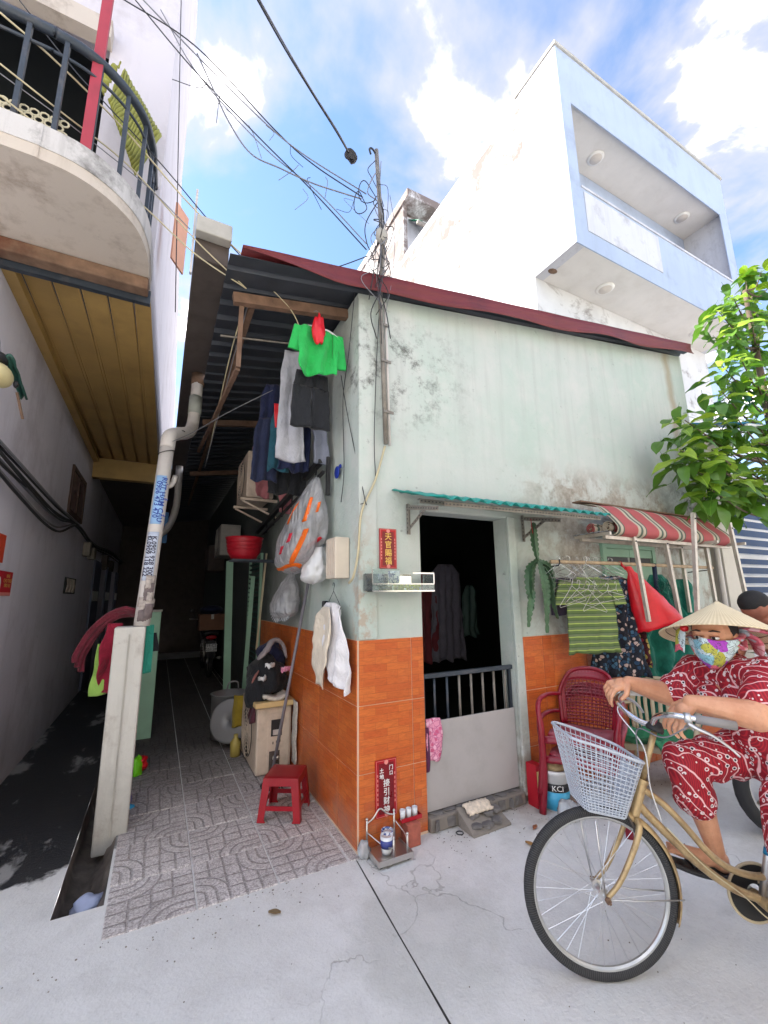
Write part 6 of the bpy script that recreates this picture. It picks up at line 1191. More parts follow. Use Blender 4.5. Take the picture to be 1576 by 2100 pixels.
b = MB(); garment(b, (-0.37, 0.45, 3.40), (1, -0.1, 0), [(0, -0.06, 0.06), (0.2, -0.08, 0.08), (0.9, -0.10, 0.12)], 0.014, 26, 0.03, 16, 22, seed=1); tag(b.build('pale_jeans', M['grey_denim'], smooth=True), 'pale grey denim trouser leg hanging beside the green shirt', 'trousers')
b = MB(); garment(b, (-0.13, 0.5, 3.35), (1, -0.1, 0), [(0, -0.09, 0.06), (0.4, -0.06, 0.06), (0.82, -0.02, 0.10)], 0.014, 28, 0.03, 14, 22, seed=6); tag(b.build('grey_trousers', M['grey_knit'], smooth=True), 'grey knit trousers hanging close to the alley wall', 'trousers')
trousers('black_shorts', (-0.28, 0.22, 3.12), (1, 0.1, 0), 0.24, 0.42, M['blk_cloth'], 'black shorts hanging just below the green shirt', 4, 1.2)
MB().box((-0.30, 0.195, 2.94), (-0.25, 0.198, 2.955)); b = MB(); garment(b, (-0.24, 0.7, 3.05), (1, 0, 0), [(0, -0.12, 0.12), (0.55, -0.16, 0.10)], 0.02, 30, seed=8); tag(b.build('navy_shirt', M['navy_cloth'], smooth=True), 'navy shirt hanging behind the black shorts', 'shirt')
M['blue_cloth'] = cloth_mat('royal_blue_cloth', srgb(28, 36, 66), 0.2); M['petrol_cloth'] = cloth_mat('petrol_cloth', srgb(24, 76, 92), 0.2)
for nm, x, y, z, w, h, m, lab in (('blue_shirt', -0.47, 0.85, 2.98, 0.09, 0.55, 'blue_cloth', 'royal blue shirt hanging left of the pale jeans'), ('petrol_shirt', -0.38, 0.75, 3.05, 0.07, 0.55, 'petrol_cloth', 'petrol green shirt squeezed beside the pale jeans'), ('dark_shirt', -0.40, 0.95, 3.35, 0.10, 0.6, 'navy_cloth', 'dark shirt high under the roof behind the jeans'), ('black_skirt', -0.25, 0.95, 2.78, 0.14, 0.42, 'blk_cloth', 'black skirt lowest in the row under the eave')):
    b = MB(); garment(b, (x, y, z), (1, -0.1, 0), [(0, -w * 0.6, w * 0.6), (h * 0.2, -w, w), (h, -w * 1.2, w * 1.2)], 0.016, 34, seed=len(nm)); tag(b.build(nm, M[m], smooth=True), lab, 'clothing')
b = MB(); garment(b, (-0.44, 0.62, 3.02), (1, 0, 0), [(0, -0.02, 0.03), (0.2, -0.01, 0.03)], 0.006, 40, seed=2); tag(b.build('red_tag_shirt', M['red_film'], smooth=True), 'red lettered strip of cloth left of the pale jeans', 'clothing')
b = MB(); b.tube([(-0.9, 0.55, 3.45), (0.0, 0.5, 3.56)], 0.008, 6); tag(b.build('clothes_bar', M['galv'], smooth=True), 'thin bar under the eave carrying the clothes', 'bar')
# timber under the eave
ev = thing('eave_timber', (-0.45, 0.25, 3.6), 'weathered timber frame carrying the roof over the alley', 'timber')
for p, q, w, h in (((-0.86, 0.22, 3.555), (0.0, 0.22, 3.70), 0.05, 0.075), ((-0.80, 0.24, 3.05), (-0.80, 0.24, 3.52), 0.03, 0.03), ((-0.86, 2.6, 3.53), (-0.01, 2.6, 3.66), 0.05, 0.07), ((-0.86, 5.0, 3.53), (-0.01, 5.0, 3.66), 0.05, 0.07), ((-0.72, 0.26, 3.60), (-0.72, 8, 3.60), 0.04, 0.05)): b = MB(); b.bar(p, q, w, h); b.build('beam', M['old_wood'], ev)
b = MB(); b.bar((-0.80, 0.25, 3.05), (-0.86, 3.0, 3.3), 0.03); b.build('strut', M['old_wood'], ev)
# shutter door, green posts, pot and lid, farther along
sd = thing('shutter_door', (-0.02, 3.4, 0), 'dark green louvred shutter door in the alley wall', 'door')
b = MB(); b.box((-0.035, 3.0, 0.02), (-0.002, 3.05, 2.05)); b.box((-0.035, 3.75, 0.02), (-0.002, 3.8, 2.05)); b.box((-0.035, 3.051, 2.0), (-0.002, 3.749, 2.05)); b.build('frame', M['green_paint'], sd)
for i in range(30): MB().obox((-0.025, 3.4, 0.1 + 0.063 * i), (0.03, 0.69, 0.012), Matrix.Rotation(0.7, 3, 'Y')).build('slat', M['dark_green'], sd)
gp = thing('leaning_plank', (-0.28, 3.6, 0), 'pale green plank standing upright by the shutter door', 'plank'); b = MB(); b.bar((-0.27, 3.6, 0.0), (-0.33, 3.6, 1.98), 0.09, 0.03, (0, 1, 0)); b.build('plank', M['green_paint'], gp)
b = MB(); b.bar((-0.16, 3.1, 0.0), (-0.12, 3.0, 1.75), 0.05, 0.02, (0, 1, 0)); tag(b.build('shutter_leaf_edge', M['green_paint']), 'pale green board leaning beside the dark shutter', 'plank')
b = MB(); b.bar((-0.12, 2.6, 0.9), (-0.06, 2.55, 2.0), 0.02, 0.02); tag(b.build('bamboo_stick', M['cable_cream']), 'thin bamboo stick leaning by the dark shutter', 'stick')
pot = thing('steel_pot', (-0.38, 2.62, 0), 'big aluminium pot on the alley floor behind the air conditioner', 'pot'); M['alu'] = mat('dull_aluminium', (0.34, 0.34, 0.35), 0.6, 0.6, var=0.12, dirt=0.3)
b = MB(); b.lathe([(0.001, 0.02), (0.18, 0.02), (0.19, 0.45), (0.205, 0.46), (0.18, 0.46), (0.17, 0.04)], (-0.38, 2.62, 0), 32); b.build('body', M['alu'], pot, smooth=True)
b = MB(); b.tube(spline([(-0.44, 2.45, 0.52), (-0.42, 2.42, 0.60), (-0.34, 2.42, 0.60), (-0.32, 2.45, 0.52)], 4), 0.008, 6); b.build('handle', M['alu'], pot, smooth=True)
lid = MB(); lid.lathe([(0.001, 0.012), (0.10, 0.009), (0.19, 0.003), (0.205, 0.0), (0.205, -0.006)], (-0.43, 2.22, 0.27), 36, (-0.55, -0.8, 0.25)); tag(lid.build('pot_lid', M['alu'], smooth=True, solid=0.003), 'round aluminium lid leaning on the pot', 'lid')
b = MB(); garment(b, (-0.37, 2.13, 0.52), (0.8, -0.6, 0), [(0, -0.05, 0.06), (0.3, -0.06, 0.05)], 0.015, 50, seed=4); tag(b.build('yellow_rag', cloth_mat('mustard_cloth', srgb(160, 136, 40), 0.25), smooth=True), 'mustard yellow rag hanging at the air conditioner\'s back', 'rag')
MB(); b = MB(); b.lathe([(0.001, 0), (0.045, 0), (0.05, 0.12), (0.02, 0.16), (0.02, 0.19), (0.001, 0.19)], (-0.40, 1.98, 0.012), 16); tag(b.build('yellow_bottle', mat('yellow_bottle_plastic', srgb(190, 170, 90), 0.4), smooth=True), 'yellowish plastic bottle beside the floor air conditioner', 'bottle')
b = MB(); b.slab(lambda u, v: (-0.03 + 0.01 * nz(v * 4), 1.22 + 0.12 * u, 0.1 + 0.5 * v), 4, 10, 0.01); tag(b.build('paper_roll', M['paper_w'], smooth=True), 'rolled white paper stuck between air conditioner and tiles', 'paper')
# more units and clutter in the dark
for i, (y, z, lab) in enumerate(((4.6, 2.15, 'grey air conditioner unit deep in the dark alley, nearer one'), (6.4, 2.0, 'grey air conditioner unit deep in the dark alley, farther one'))): ac_unit('air_conditioner', lab, -0.36, -0.05, y, y + 0.7, z, z + 0.5, M['concrete_dark'] if i else M['concrete'], False)
def make_motorbike(name, label, loc, rz, box=True, plate=('59-C2', '251.28')):
    """forward is +y, rear faces -y"""
    t = thing(name, loc, label, 'motorbike', rz=rz); blk, red = M['black'], mat('dark_bike_paint', (0.03, 0.03, 0.035), 0.25)
    for y, nm in ((-0.58, 'rear_wheel'), (0.62, 'front_wheel')):
        b = MB(); b.tube([(0, y + 0.26 * cos(2*pi*k/28), 0.30 + 0.26 * sin(2*pi*k/28)) for k in range(28)], 0.042, 8, closed=True); w = b.build(nm, M['rubber'], t, smooth=True, local=True)
        b = MB(); b.tube([(0, y + 0.215 * cos(2*pi*k/28), 0.30 + 0.215 * sin(2*pi*k/28)) for k in range(28)], 0.014, 6, closed=True)
        for k in range(5): a = 2*pi*k/5; b.bar((0, y, 0.30), (0, y + 0.21 * cos(a), 0.30 + 0.21 * sin(a)), 0.022)
        b.lathe([(0.001, -0.05), (0.05, -0.05), (0.05, 0.05), (0.001, 0.05)], (0, y, 0.30), 14, (1, 0, 0)); b.build('rim', M['steel'], w, local=True)
    P = [(-0.72, 0.72, 0.06, 0.05), (-0.60, 0.70, 0.10, 0.10), (-0.3, 0.66, 0.13, 0.14), (0.0, 0.60, 0.12, 0.15), (0.2, 0.52, 0.08, 0.12), (0.42, 0.66, 0.09, 0.20), (0.5, 0.85, 0.11, 0.16), (0.52, 0.98, 0.08, 0.06)]
    b = MB(); b.grid(lambda u, v: (lambda q: (q[2] * cos(2*pi*u), q[0], q[1] + q[3] * sin(2*pi*u)))([P[min(int(v*7), 6)][k] * (1 - (v*7 - min(int(v*7), 6))) + P[min(int(v*7), 6) + 1][k] * (v*7 - min(int(v*7), 6)) for k in range(4)]), 18, 28, True); b.build('body', red, t, smooth=True, local=True)
    b = MB(); b.slab(lambda u, v: ((u - 0.5) * 0.26 * (1 - 0.3 * v), -0.66 + 0.75 * v, 0.80 + 0.03 * sin(pi * u) - 0.04 * sin(pi * v)), 8, 12, 0.07); b.build('seat', blk, t, smooth=True, local=True)
    b = MB(); b.ell((0, -0.74, 0.74), (0.10, 0.03, 0.035), 14, 8); b.build('tail_lamp', M['red_pl'], t, smooth=True, local=True)
    b = MB(); b.obox((0, -0.80, 0.56), (0.19, 0.006, 0.14), Matrix.Rotation(-0.3, 3, 'X')); pl = b.build('number_plate', M['white_pl'], t, local=True)
    for tx, z in zip(plate, (0.595, 0.53)): text_mesh('digits', tx, 0.07, M['blk_ink'], Matrix.Translation((0, -0.8045 - (0.56 - z) * -0.31 if False else -0.8045 + (z - 0.56) * 0.31, z)) @ Matrix.Rotation(pi/2 - 0.3, 4, 'X'), pl, 0.0004, loc_local=True)
    b = MB(); b.slab(lambda u, v: ((u - 0.5) * 0.14, -0.74 - 0.09 * v, 0.68 - 0.30 * v), 3, 5, 0.006); b.build('mudguard', blk, t, local=True)
    b = MB(); b.tube(spline([(-0.34, 0.36, 1.04), (-0.15, 0.46, 1.02), (0, 0.48, 1.0), (0.15, 0.46, 1.02), (0.34, 0.36, 1.04)], 5), 0.012, 8); b.build('handlebar', M['steel'], t, smooth=True, local=True)
    for sg in (-1, 1):
        b = MB(); b.tube([(sg * 0.2, 0.45, 1.02), (sg * 0.27, 0.43, 1.18)], 0.006, 6); b.ell((sg * 0.29, 0.43, 1.21), (0.055, 0.012, 0.04), 12, 8); b.build('mirror', blk, t, smooth=True, local=True)
        b = MB(); b.tube([(sg * 0.09, -0.58, 0.30), (sg * 0.11, -0.42, 0.68)], 0.016, 8)
        b.tube([(sg * (0.10 + 0.001 * k) + 0.022 * cos(k * 1.2), -0.54 + 0.0035 * k + 0.022 * sin(k * 1.2), 0.40 + 0.0085 * k) for k in range(26)], 0.005, 5); b.build('shock_absorber', M['steel'], t, smooth=True, local=True)
        b = MB(); b.tube([(sg * 0.05, 0.62, 0.30), (sg * 0.06, 0.50, 0.75)], 0.016, 8); b.build('fork', M['steel'], t, smooth=True, local=True)
    b = MB(); b.tube(spline([(0.12, 0.1, 0.28), (0.15, -0.2, 0.27), (0.16, -0.4, 0.30), (0.16, -0.75, 0.36)], 5), [0.02] * 8 + [0.04] * 8, 10); b.build('exhaust', M['steel'], t, smooth=True, local=True)
    b = MB(); b.ell((0, 0.12, 0.36), (0.12, 0.2, 0.12), 14, 9); b.build('engine', M['concrete_dark'], t, smooth=True, local=True)
    return t
M['blk_ink'] = mat('black_ink', (0.02, 0.02, 0.02), 0.6)
make_motorbike('motorbike', 'dark motorbike with white number plate parked in the dark alley', (-0.22, 7.0, 0.012), 0)
cbx = thing('cardboard_box', (-0.2, 6.55, 0.95), 'brown cardboard box on the rear of the parked motorbike', 'box'); MB().box((-0.44, 6.35, 0.875), (0.0, 6.75, 1.17)).build('carton', mat('cardboard', srgb(140, 100, 78), 0.8), cbx, bevel=0.005); MB().box((-0.24, 6.345, 1.08), (-0.19, 6.349, 1.17)).build('tape', M['paper_w'], cbx)
b = MB(); b.ell((-0.22, 6.55, 1.25), (0.22, 0.18, 0.09), 16, 8); tag(b.build('blue_bundle', M['blue_cloth'], smooth=True), 'dark blue bundle on top of the cardboard box', 'bundle')
# second drain pipe far along and a blue sign
b = MB(); b.tube(spline([(-1.02, 5.2, 3.7), (-1.02, 5.2, 3.0), (-1.12, 5.0, 2.6), (-1.28, 4.8, 2.3), (-1.30, 4.8, 1.2), (-1.30, 4.8, 0.0)], 4), 0.055, 12); tag(b.build('far_drain_pipe', M['pvc'], smooth=True), 'second grey drain pipe farther along the alley', 'pipe')
b = MB(); b.box((-1.29, 5.0, 2.35), (-1.12, 5.02, 2.85)); tag(b.build('blue_sign', mat('blue_sign_paint', srgb(60, 120, 180), 0.5), bevel=0.01), 'small blue sign hanging in the gap over the alley', 'sign')

# ---------------------------------------------------------------- on the left wall
M['poster'] = mat('orange_red_poster', srgb(206, 66, 36), 0.6, var=0.1); M['poster_r'] = mat('crimson_poster', srgb(186, 22, 40), 0.6, var=0.1)
ps = thing('wall_poster', (-2.19, 1.5, 1.5), 'red poster with orange lettering low on the left wall', 'poster')
MB().box((-2.197, 1.15, 1.525), (-2.193, 1.74, 1.705)).build('sheet', M['poster_r'], ps); MB().box((-2.1925, 1.15, 1.526), (-2.1915, 1.735, 1.55)).build('strip', M['pink_ink'], ps)
for s_, z in (('NHÀ', 1.67), ('CHO THUÊ', 1.635), ('0903 111', 1.60)): text_mesh('lettering', s_, 0.04, M['gold'], page((-2.1918, 1.63, z), (0, 1, 0), (0, 0, 1)), ps, 0.0004)
b = MB(); b.lathe([(0.001, 0), (0.03, 0.0), (0.035, 0.06), (0.012, 0.10), (0.001, 0.1)], (-2.1915, 1.44, 1.56), 10, (0, 0, 1), sx=0.05); b.build('bottle_print', M['white_ink'], ps, smooth=True)
MB().box((-2.197, 0.9, 1.76), (-2.192, 1.44, 1.96)); o = MB().box((-2.197, 0.9, 1.76), (-2.192, 1.44, 1.96)).build('orange_poster', M['poster']); tag(o, 'orange red poster above the smaller red one on left wall', 'poster')
bundle = thing('cable_bundle', (-2.1, 4, 2.3), 'sagging bundle of black cables along the left wall', 'cable bundle'); rc_ = random.Random(6)
for i in range(9):
    dx, dz = rc_.uniform(-.035, .03), rc_.uniform(-.05, .05); s1 = rc_.uniform(0.02, 0.28) if i > 2 else 0.02
    pts = spline([(-2.13 + dx, -0.4, 2.47 + dz), (-2.12 + dx, 1.2, 2.42 - s1 * 0.75 + dz), (-2.13 + dx, 2.6, 2.40 - s1 + dz * 0.6), (-2.14 + dx * 0.5, 3.9, 2.40 + dz * 0.3), (-2.14 + dx * 0.5, 5.5, 2.36 + dz * 0.6 - 0.04), (-2.14 + dx, 8, 2.42 + dz), (-2.13 + dx, 11, 2.45 + dz)], 8)
    b = MB(); b.tube(pts, rc_.uniform(0.007, 0.013), 6); b.build('cable', M['cable'] if i % 4 else M['cable_grey'], bundle, smooth=True)
for i, (y, z, h) in enumerate(((4.9, 2.22, 0.22), (5.4, 2.2, 0.2), (7.2, 2.2, 0.3), (8.4, 2.2, 0.25))): o = MB().box((-2.198, y, z - h * 0.5), (-2.11, y + 0.18 + 0.05 * i, z + h * 0.4)).build('junction_box', M['concrete_dark' if i > 1 else 'galv'], bevel=0.006); tag(o, ('first small junction box under the cables after the window', 'second junction box under the cables after the window', 'dark junction box above the first alley door', 'dark junction box above the second alley door')[i], 'junction box', 'boxes on the left wall')
hp = thing('bird_planter', (-2.05, 0.3, 2.6), 'yellow bird shaped coconut planter hanging at the left edge', 'planter')
M['yellow_p'] = mat('yellow_paint', srgb(206, 190, 140), 0.5); b = MB(); b.ell((-2.03, 0.25, 2.70), (0.06, 0.10, 0.062), 16, 10); b.build('bowl', M['yellow_p'], hp, smooth=True)
b = MB(); b.ell((-1.975, 0.33, 2.695), (0.012, 0.022, 0.022), 10, 8); b.build('eye', M['black'], hp, smooth=True)
b = MB(); b.slab(lambda u, v: (-2.0 + 0.03 * u, 0.20 + 0.34 * v, 2.79 - 0.10 * v + 0.02 * sin(u * 3) + 0.02 * nz(v * 7, u)), 4, 10, 0.012); b.build('wing', M['dark_green'], hp, smooth=True)
b = MB(); b.bar((-2.0, 0.46, 2.70), (-1.97, 0.52, 2.56), 0.012, 0.008); b.build('tail_stick', M['old_wood'], hp); heap('dark_moss', (-2.04, 0.24, 2.79), (0.05, 0.07, 0.03), 4, M['black'], 'dark dried moss in the bird planter', 'moss')
b = MB(); b.tube(spline([(-2.04, 0.28, 2.80), (-2.06, 0.27, 2.92), (-2.10, 0.25, 2.97), (-2.14, 0.22, 2.95)], 5), 0.0025, 5); b.build('hook', M['cable_grey'], hp)
b = MB()
for k, (y, z) in enumerate(((0.66, 2.18), (0.62, 2.03), (0.58, 1.9))): b.add([(-2.16, y - 0.1, z), (-2.16, y + 0.12, z - 0.01), (-2.14, y - 0.08, z + 0.05), (-2.10, y - 0.05, z - 0.03)], [(0, 1, 2), (0, 1, 3), (1, 2, 3), (0, 2, 3)])
tag(b.build('dark_leaves', M['black']), 'dark pointed leaf tips at the left edge', 'leaves', kind='stuff')
# yellow green curtain slung over the balcony rail, and the board by it
cu = thing('olive_curtain', (-1.55, 0.3, 4.3), 'olive yellow pleated curtain draped over the balcony rail', 'curtain'); M['olive'] = cloth_mat('olive_yellow_cloth', srgb(150, 150, 72), 0.2)
q0, q1, q2, q3 = [Vector(q) for q in ((-1.665,0.3,5.154), (-1.404,0.34,4.781), (-1.528,0.3,4.325), (-1.718,0.22,4.746))]
b = MB(); b.slab(lambda u, v: q0.lerp(q1, u).lerp(q3.lerp(q2, u), v) + Vector((0, -1, 0)) * (0.008 * sin(u * 105 + 1.5 * v) + 0.012 * nz(u * 6, v * 3)) + Vector((0.015, 0, -0.02)) * nz(v * 4, u * 4, 2), 150, 10, 0.005); b.build('drape', M['olive'], cu, smooth=True)
b = MB(); b.slab(lambda u, v: q0.lerp(q3, u) + Vector((-0.02, -0.03, 0)) + Vector((-0.09, 0, -0.03)) * v * sin(pi * u) + Vector((0, -0.014 * sin(u * 40 + 3 * v), 0)), 40, 6, 0.006); b.build('gathered_end', M['olive'], cu, smooth=True)
bq = [(-1.275,0.74,4.657), (-1.185,0.92,4.699), (-1.191,0.92,4.149), (-1.279,0.74,4.134)]
b = MB(); b.prism(bq, (-0.012, 0.008, 0)); tag(b.build('orange_board', mat('salmon_board', srgb(222, 160, 130), 0.6, var=0.1)), 'salmon orange board hanging on the upper side wall', 'board')


# ---------------------------------------------------------------- the bicycle (local: x rearwards, y away from the viewer's side, z up)
BIKE_O, BIKE_RZ = Vector((0.527, -1.235, 0)), radians(-28)
bike = thing('bicycle', BIKE_O, 'gold city bicycle with a grey wire basket ridden by the woman', 'bicycle', rz=BIKE_RZ)
M['gold_paint'] = mat('champagne_gold_paint', srgb(186, 162, 122), 0.42, 0.5, var=0.18, vscale=12, dirt=0.75, dcol=srgb(120, 88, 64), dscale=18, coord='obj')
M['alloy'] = mat('dull_alloy', (0.6, 0.6, 0.61), 0.32, 0.9, var=0.12, coord='obj'); M['rimgrey'] = mat('grey_rim', srgb(190, 190, 188), 0.35, 0.6, coord='obj')
def tyre_mat():
    n = NT('tyre_tread'); o = n.obj(); s = n.sep(o); a = n.math('ARCTAN2', s[2], s[0]); w = n.math('SINE', n.math('ADD', n.math('MULTIPLY', a, 230.0), n.math('MULTIPLY', n.math('ABSOLUTE', s[1]), 260.0)))
    return n.fin(n.mix(n.ramp(w, -0.2, 0.4), (0.018, 0.018, 0.02), (0.05, 0.05, 0.052)), 0.75, n.bump(w, 0.35, 0.003))
M['tyre'] = tyre_mat()
def wheel(name, cx):
    R = 0.29; w = link(bpy.data.objects.new(name, None)); w.parent = bike; w.location = (cx, 0, 0.31); w.empty_display_size = 0.05
    ring = lambda r, y=0.0, n=72: [(r * cos(2*pi*k/n), y, r * sin(2*pi*k/n)) for k in range(n)]
    b = MB(); b.tube(ring(R), 0.0205, 12, closed=True); b.build('tyre', M['tyre'], w, smooth=True, local=True)
    b = MB(); b.lathe([(0.268, -0.011), (0.276, -0.012), (0.276, 0.012), (0.268, 0.011), (0.262, 0.004), (0.262, -0.004), (0.268, -0.011)], (0, 0, 0), 72, (0, 1, 0)); b.build('rim', M['rimgrey'], w, smooth=True, local=True, auto=40)
    b = MB(); b.lathe([(0.004, -0.055), (0.008, -0.055), (0.008, -0.034), (0.022, -0.032), (0.022, -0.028), (0.011, -0.024), (0.011, 0.024), (0.022, 0.028), (0.022, 0.032), (0.008, 0.034), (0.008, 0.055), (0.004, 0.055)], (0, 0, 0), 18, (0, 1, 0)); b.build('hub', M['alloy'], w, smooth=True, local=True, auto=40)
    me = []
    for sd in (-1, 1):
        for tw in (-1, 1):
            b = MB(); a0 = 0.9 * tw; b.tube([(0.021 * cos(a0), sd * 0.030, 0.021 * sin(a0)), (0.264, sd * 0.002, 0.0)], 0.0011, 4); o = b.build('spoke', M['alloy'], w, local=True); me.append(o.data); bpy.data.objects.remove(o)
    for k in range(32):
        o = link(bpy.data.objects.new('spoke', me[k % 4])); o.parent = w; o.rotation_euler = (0, 2 * pi * k / 32 + 0.05, 0)
    return w
wheel('front_wheel', 0.0); wheel('rear_wheel', 1.04)
def arc_guard(cx, a0, a1, name):
    b = MB(); n = 36
    b.slab(lambda u, v: (lambda a, q: (cx + (0.325 - 0.02 * q * q) * cos(a), 0.027 * q, 0.31 + (0.325 - 0.02 * q * q) * sin(a)))(a0 + (a1 - a0) * v, (u - 0.5) * 2), 6, n, 0.002); b.build(name, M['gold_paint'], bike, smooth=True, local=True)
arc_guard(0.0, radians(66), radians(-22), 'front_mudguard'); arc_guard(1.04, radians(165), radians(-25), 'rear_mudguard')
for sd in (-1, 1):
    b = MB(); b.tube(spline([(0.168, sd * 0.02, 0.575), (0.16, sd * 0.048, 0.55), (0.125, sd * 0.052, 0.475), (0.06, sd * 0.053, 0.37), (0.0, sd * 0.053, 0.31)], 6), [0.0135 - 0.0045 * i / 24 for i in range(25)], 10); b.build('fork_blade', M['gold_paint'], bike, smooth=True, local=True)
    b = MB(); b.tube([(0.0, sd * 0.058, 0.31), (0.15, sd * 0.035, 0.29), (0.322, sd * 0.026, 0.288)], 0.0028, 6); b.build('mudguard_stay', M['alloy'], bike, smooth=True, local=True)
    b = MB(); b.lathe([(0.001, -0.008), (0.012, -0.008), (0.012, 0.004), (0.006, 0.006), (0.006, 0.016), (0.001, 0.016)], (0, sd * 0.066, 0.31), 6, (0, sd, 0)); b.build('axle_nut', M['rust'], bike, local=True)
    b = MB(); b.tube([(-0.005, sd * 0.056, 0.315), (-0.02, sd * 0.075, 0.45), (-0.028, sd * 0.08, 0.60)], 0.0032, 6); b.build('basket_stay', M['alloy'], bike, smooth=True, local=True)
b = MB(); b.tube([(0.163, 0, 0.565), (0.222, 0, 0.715)], 0.020, 14); b.lathe([(0.024, -0.01), (0.025, 0.008)], (0.165, 0, 0.572), 14, (0.36, 0, 0.93)); b.lathe([(0.024, -0.008), (0.025, 0.008)], (0.221, 0, 0.712), 14, (0.36, 0, 0.93)); b.build('head_tube', M['gold_paint'], bike, smooth=True, local=True, auto=50)
b = MB(); b.tube([(0.222, 0, 0.715), (0.302, 0, 0.918)], 0.0125, 12); b.build('stem', M['gold_paint'], bike, smooth=True, local=True)
b = MB(); b.tube(spline([(0.213, 0, 0.685), (0.30, 0, 0.62), (0.38, 0, 0.535), (0.45, 0, 0.45), (0.52, 0, 0.392), (0.60, 0, 0.362), (0.672, 0, 0.352)], 6), 0.0135, 12); b.build('top_tube', M['gold_paint'], bike, smooth=True, local=True)
b = MB(); b.tube(spline([(0.188, 0, 0.63), (0.25, 0, 0.56), (0.40, 0, 0.412), (0.53, 0, 0.318), (0.648, 0, 0.272)], 6), 0.0165, 12); b.build('down_tube', M['gold_paint'], bike, smooth=True, local=True)
b = MB(); b.tube([(0.648, 0, 0.265), (0.755, 0, 0.60)], 0.0155, 12); b.build('seat_tube', M['alloy'], bike, smooth=True, local=True)
b = MB(); b.tube([(0.70, 0, 0.43), (0.708, 0, 0.455)], 0.0165, 12); b.build('blue_band', mat('teal_blue_band', srgb(30, 130, 170), 0.5), bike, smooth=True, local=True)
b = MB(); b.lathe([(0.001, -0.04), (0.022, -0.04), (0.022, 0.04), (0.001, 0.04)], (0.648, 0, 0.268), 16, (0, 1, 0)); b.build('bottom_bracket', M['gold_paint'], bike, smooth=True, local=True, auto=40)
for sd in (-1, 1):
    b = MB(); b.tube([(0.66, sd * 0.03, 0.27), (1.04, sd * 0.06, 0.31)], 0.008, 8); b.tube([(0.752, sd * 0.02, 0.59), (1.04, sd * 0.06, 0.31)], 0.007, 8); b.build('stay', M['gold_paint'], bike, smooth=True, local=True)
b = MB(); b.tube([(0.755, 0, 0.60), (0.80, 0, 0.73)], 0.012, 10); b.build('seat_post', M['alloy'], bike, smooth=True, local=True)
b = MB(); b.ell((0.84, 0, 0.75), (0.13, 0.10, 0.035), 18, 10, fn=lambda p: Vector((p.x, p.y * (0.45 + 0.55 * (p.x + 0.13) / 0.26), p.z))); b.build('saddle', M['black'], bike, smooth=True, local=True)
# chain guard disc, cranks and pedals
b = MB(); b.lathe([(0.03, 0.0), (0.098, 0.0), (0.106, -0.008), (0.110, 0.0)], (0.66, 0.055, 0.268), 40, (0, 1, 0)); b.build('chain_disc', M['black'], bike, smooth=True, local=True, solid=0.004)
b = MB(); b.tube([(0.66 + 0.108 * cos(2*pi*k/40), 0.05, 0.268 + 0.108 * sin(2*pi*k/40)) for k in range(40)], 0.006, 6, closed=True); b.build('guard_rim', M['beige_pl'], bike, smooth=True, local=True)
b = MB(); b.box((0.68, 0.05, 0.30), (1.05, 0.062, 0.34)); b.build('chain_case', M['beige_pl'], bike, local=True)
for sd, dx, dz in ((1, -0.155, 0.055), (-1, 0.155, -0.055)):
    b = MB(); b.bar((0.648, sd * 0.062, 0.268), (0.648 + dx, sd * 0.068, 0.268 + dz), 0.016, 0.014); b.lathe([(0.001, -0.01), (0.018, -0.01), (0.018, 0.01), (0.001, 0.01)], (0.648, sd * 0.06, 0.268), 14, (0, 1, 0)); b.build('crank', M['alloy'], bike, local=True)
    b = MB(); b.obox((0.648 + dx, sd * 0.12, 0.268 + dz), (0.085, 0.085, 0.018), Matrix.Rotation(0.25, 3, 'Y')); b.build('pedal', M['black'], bike, local=True, bevel=0.004)
# handlebar with grips and levers
b = MB(); b.tube(spline([(0.30, 0.0, 0.928), (0.27, -0.05, 0.955), (0.255, -0.11, 0.995), (0.27, -0.18, 1.018), (0.33, -0.235, 1.018), (0.44, -0.268, 1.003)], 6), 0.0115, 12); b.tube(spline([(0.30, 0.0, 0.928), (0.265, 0.05, 0.935), (0.235, 0.12, 0.965), (0.245, 0.19, 1.0), (0.31, 0.235, 1.015), (0.43, 0.268, 1.003)], 6), 0.0115, 12); b.build('handlebar', M['chrome'], bike, smooth=True, local=True)
for sd in (-1, 1):
    b = MB(); b.tube([(0.325, sd * 0.233, 1.018), (0.45, sd * 0.271, 1.002)], 0.0165, 14); b.build('grip', mat('grey_grip', srgb(140, 136, 136), 0.7, coord='obj') if sd < 0 else M['white_pl'], bike, smooth=True, local=True)
    b = MB(); b.tube(spline([(0.305, sd * 0.222, 1.0), (0.325, sd * 0.245, 0.985), (0.36, sd * 0.262, 0.968), (0.40, sd * 0.285, 0.935), (0.425, sd * 0.30, 0.905)], 5), [0.013 - 0.007 * i / 20 for i in range(21)], 8, flat=0.6); b.build('brake_lever', M['alloy'], bike, smooth=True, local=True)
    b = MB(); b.tube([(0.295, sd * 0.215, 1.018), (0.315, sd * 0.226, 1.019)], 0.019, 12); b.build('lever_clamp', M['alloy'], bike, smooth=True, local=True)
b = MB(); b.lathe([(0.001, -0.012), (0.032, -0.012), (0.036, 0.0), (0.03, 0.012), (0.02, 0.03), (0.001, 0.034)], (0.301, 0, 0.918), 18, (0.36, 0, 0.93)); b.build('stem_clamp', M['black'], bike, smooth=True, local=True)
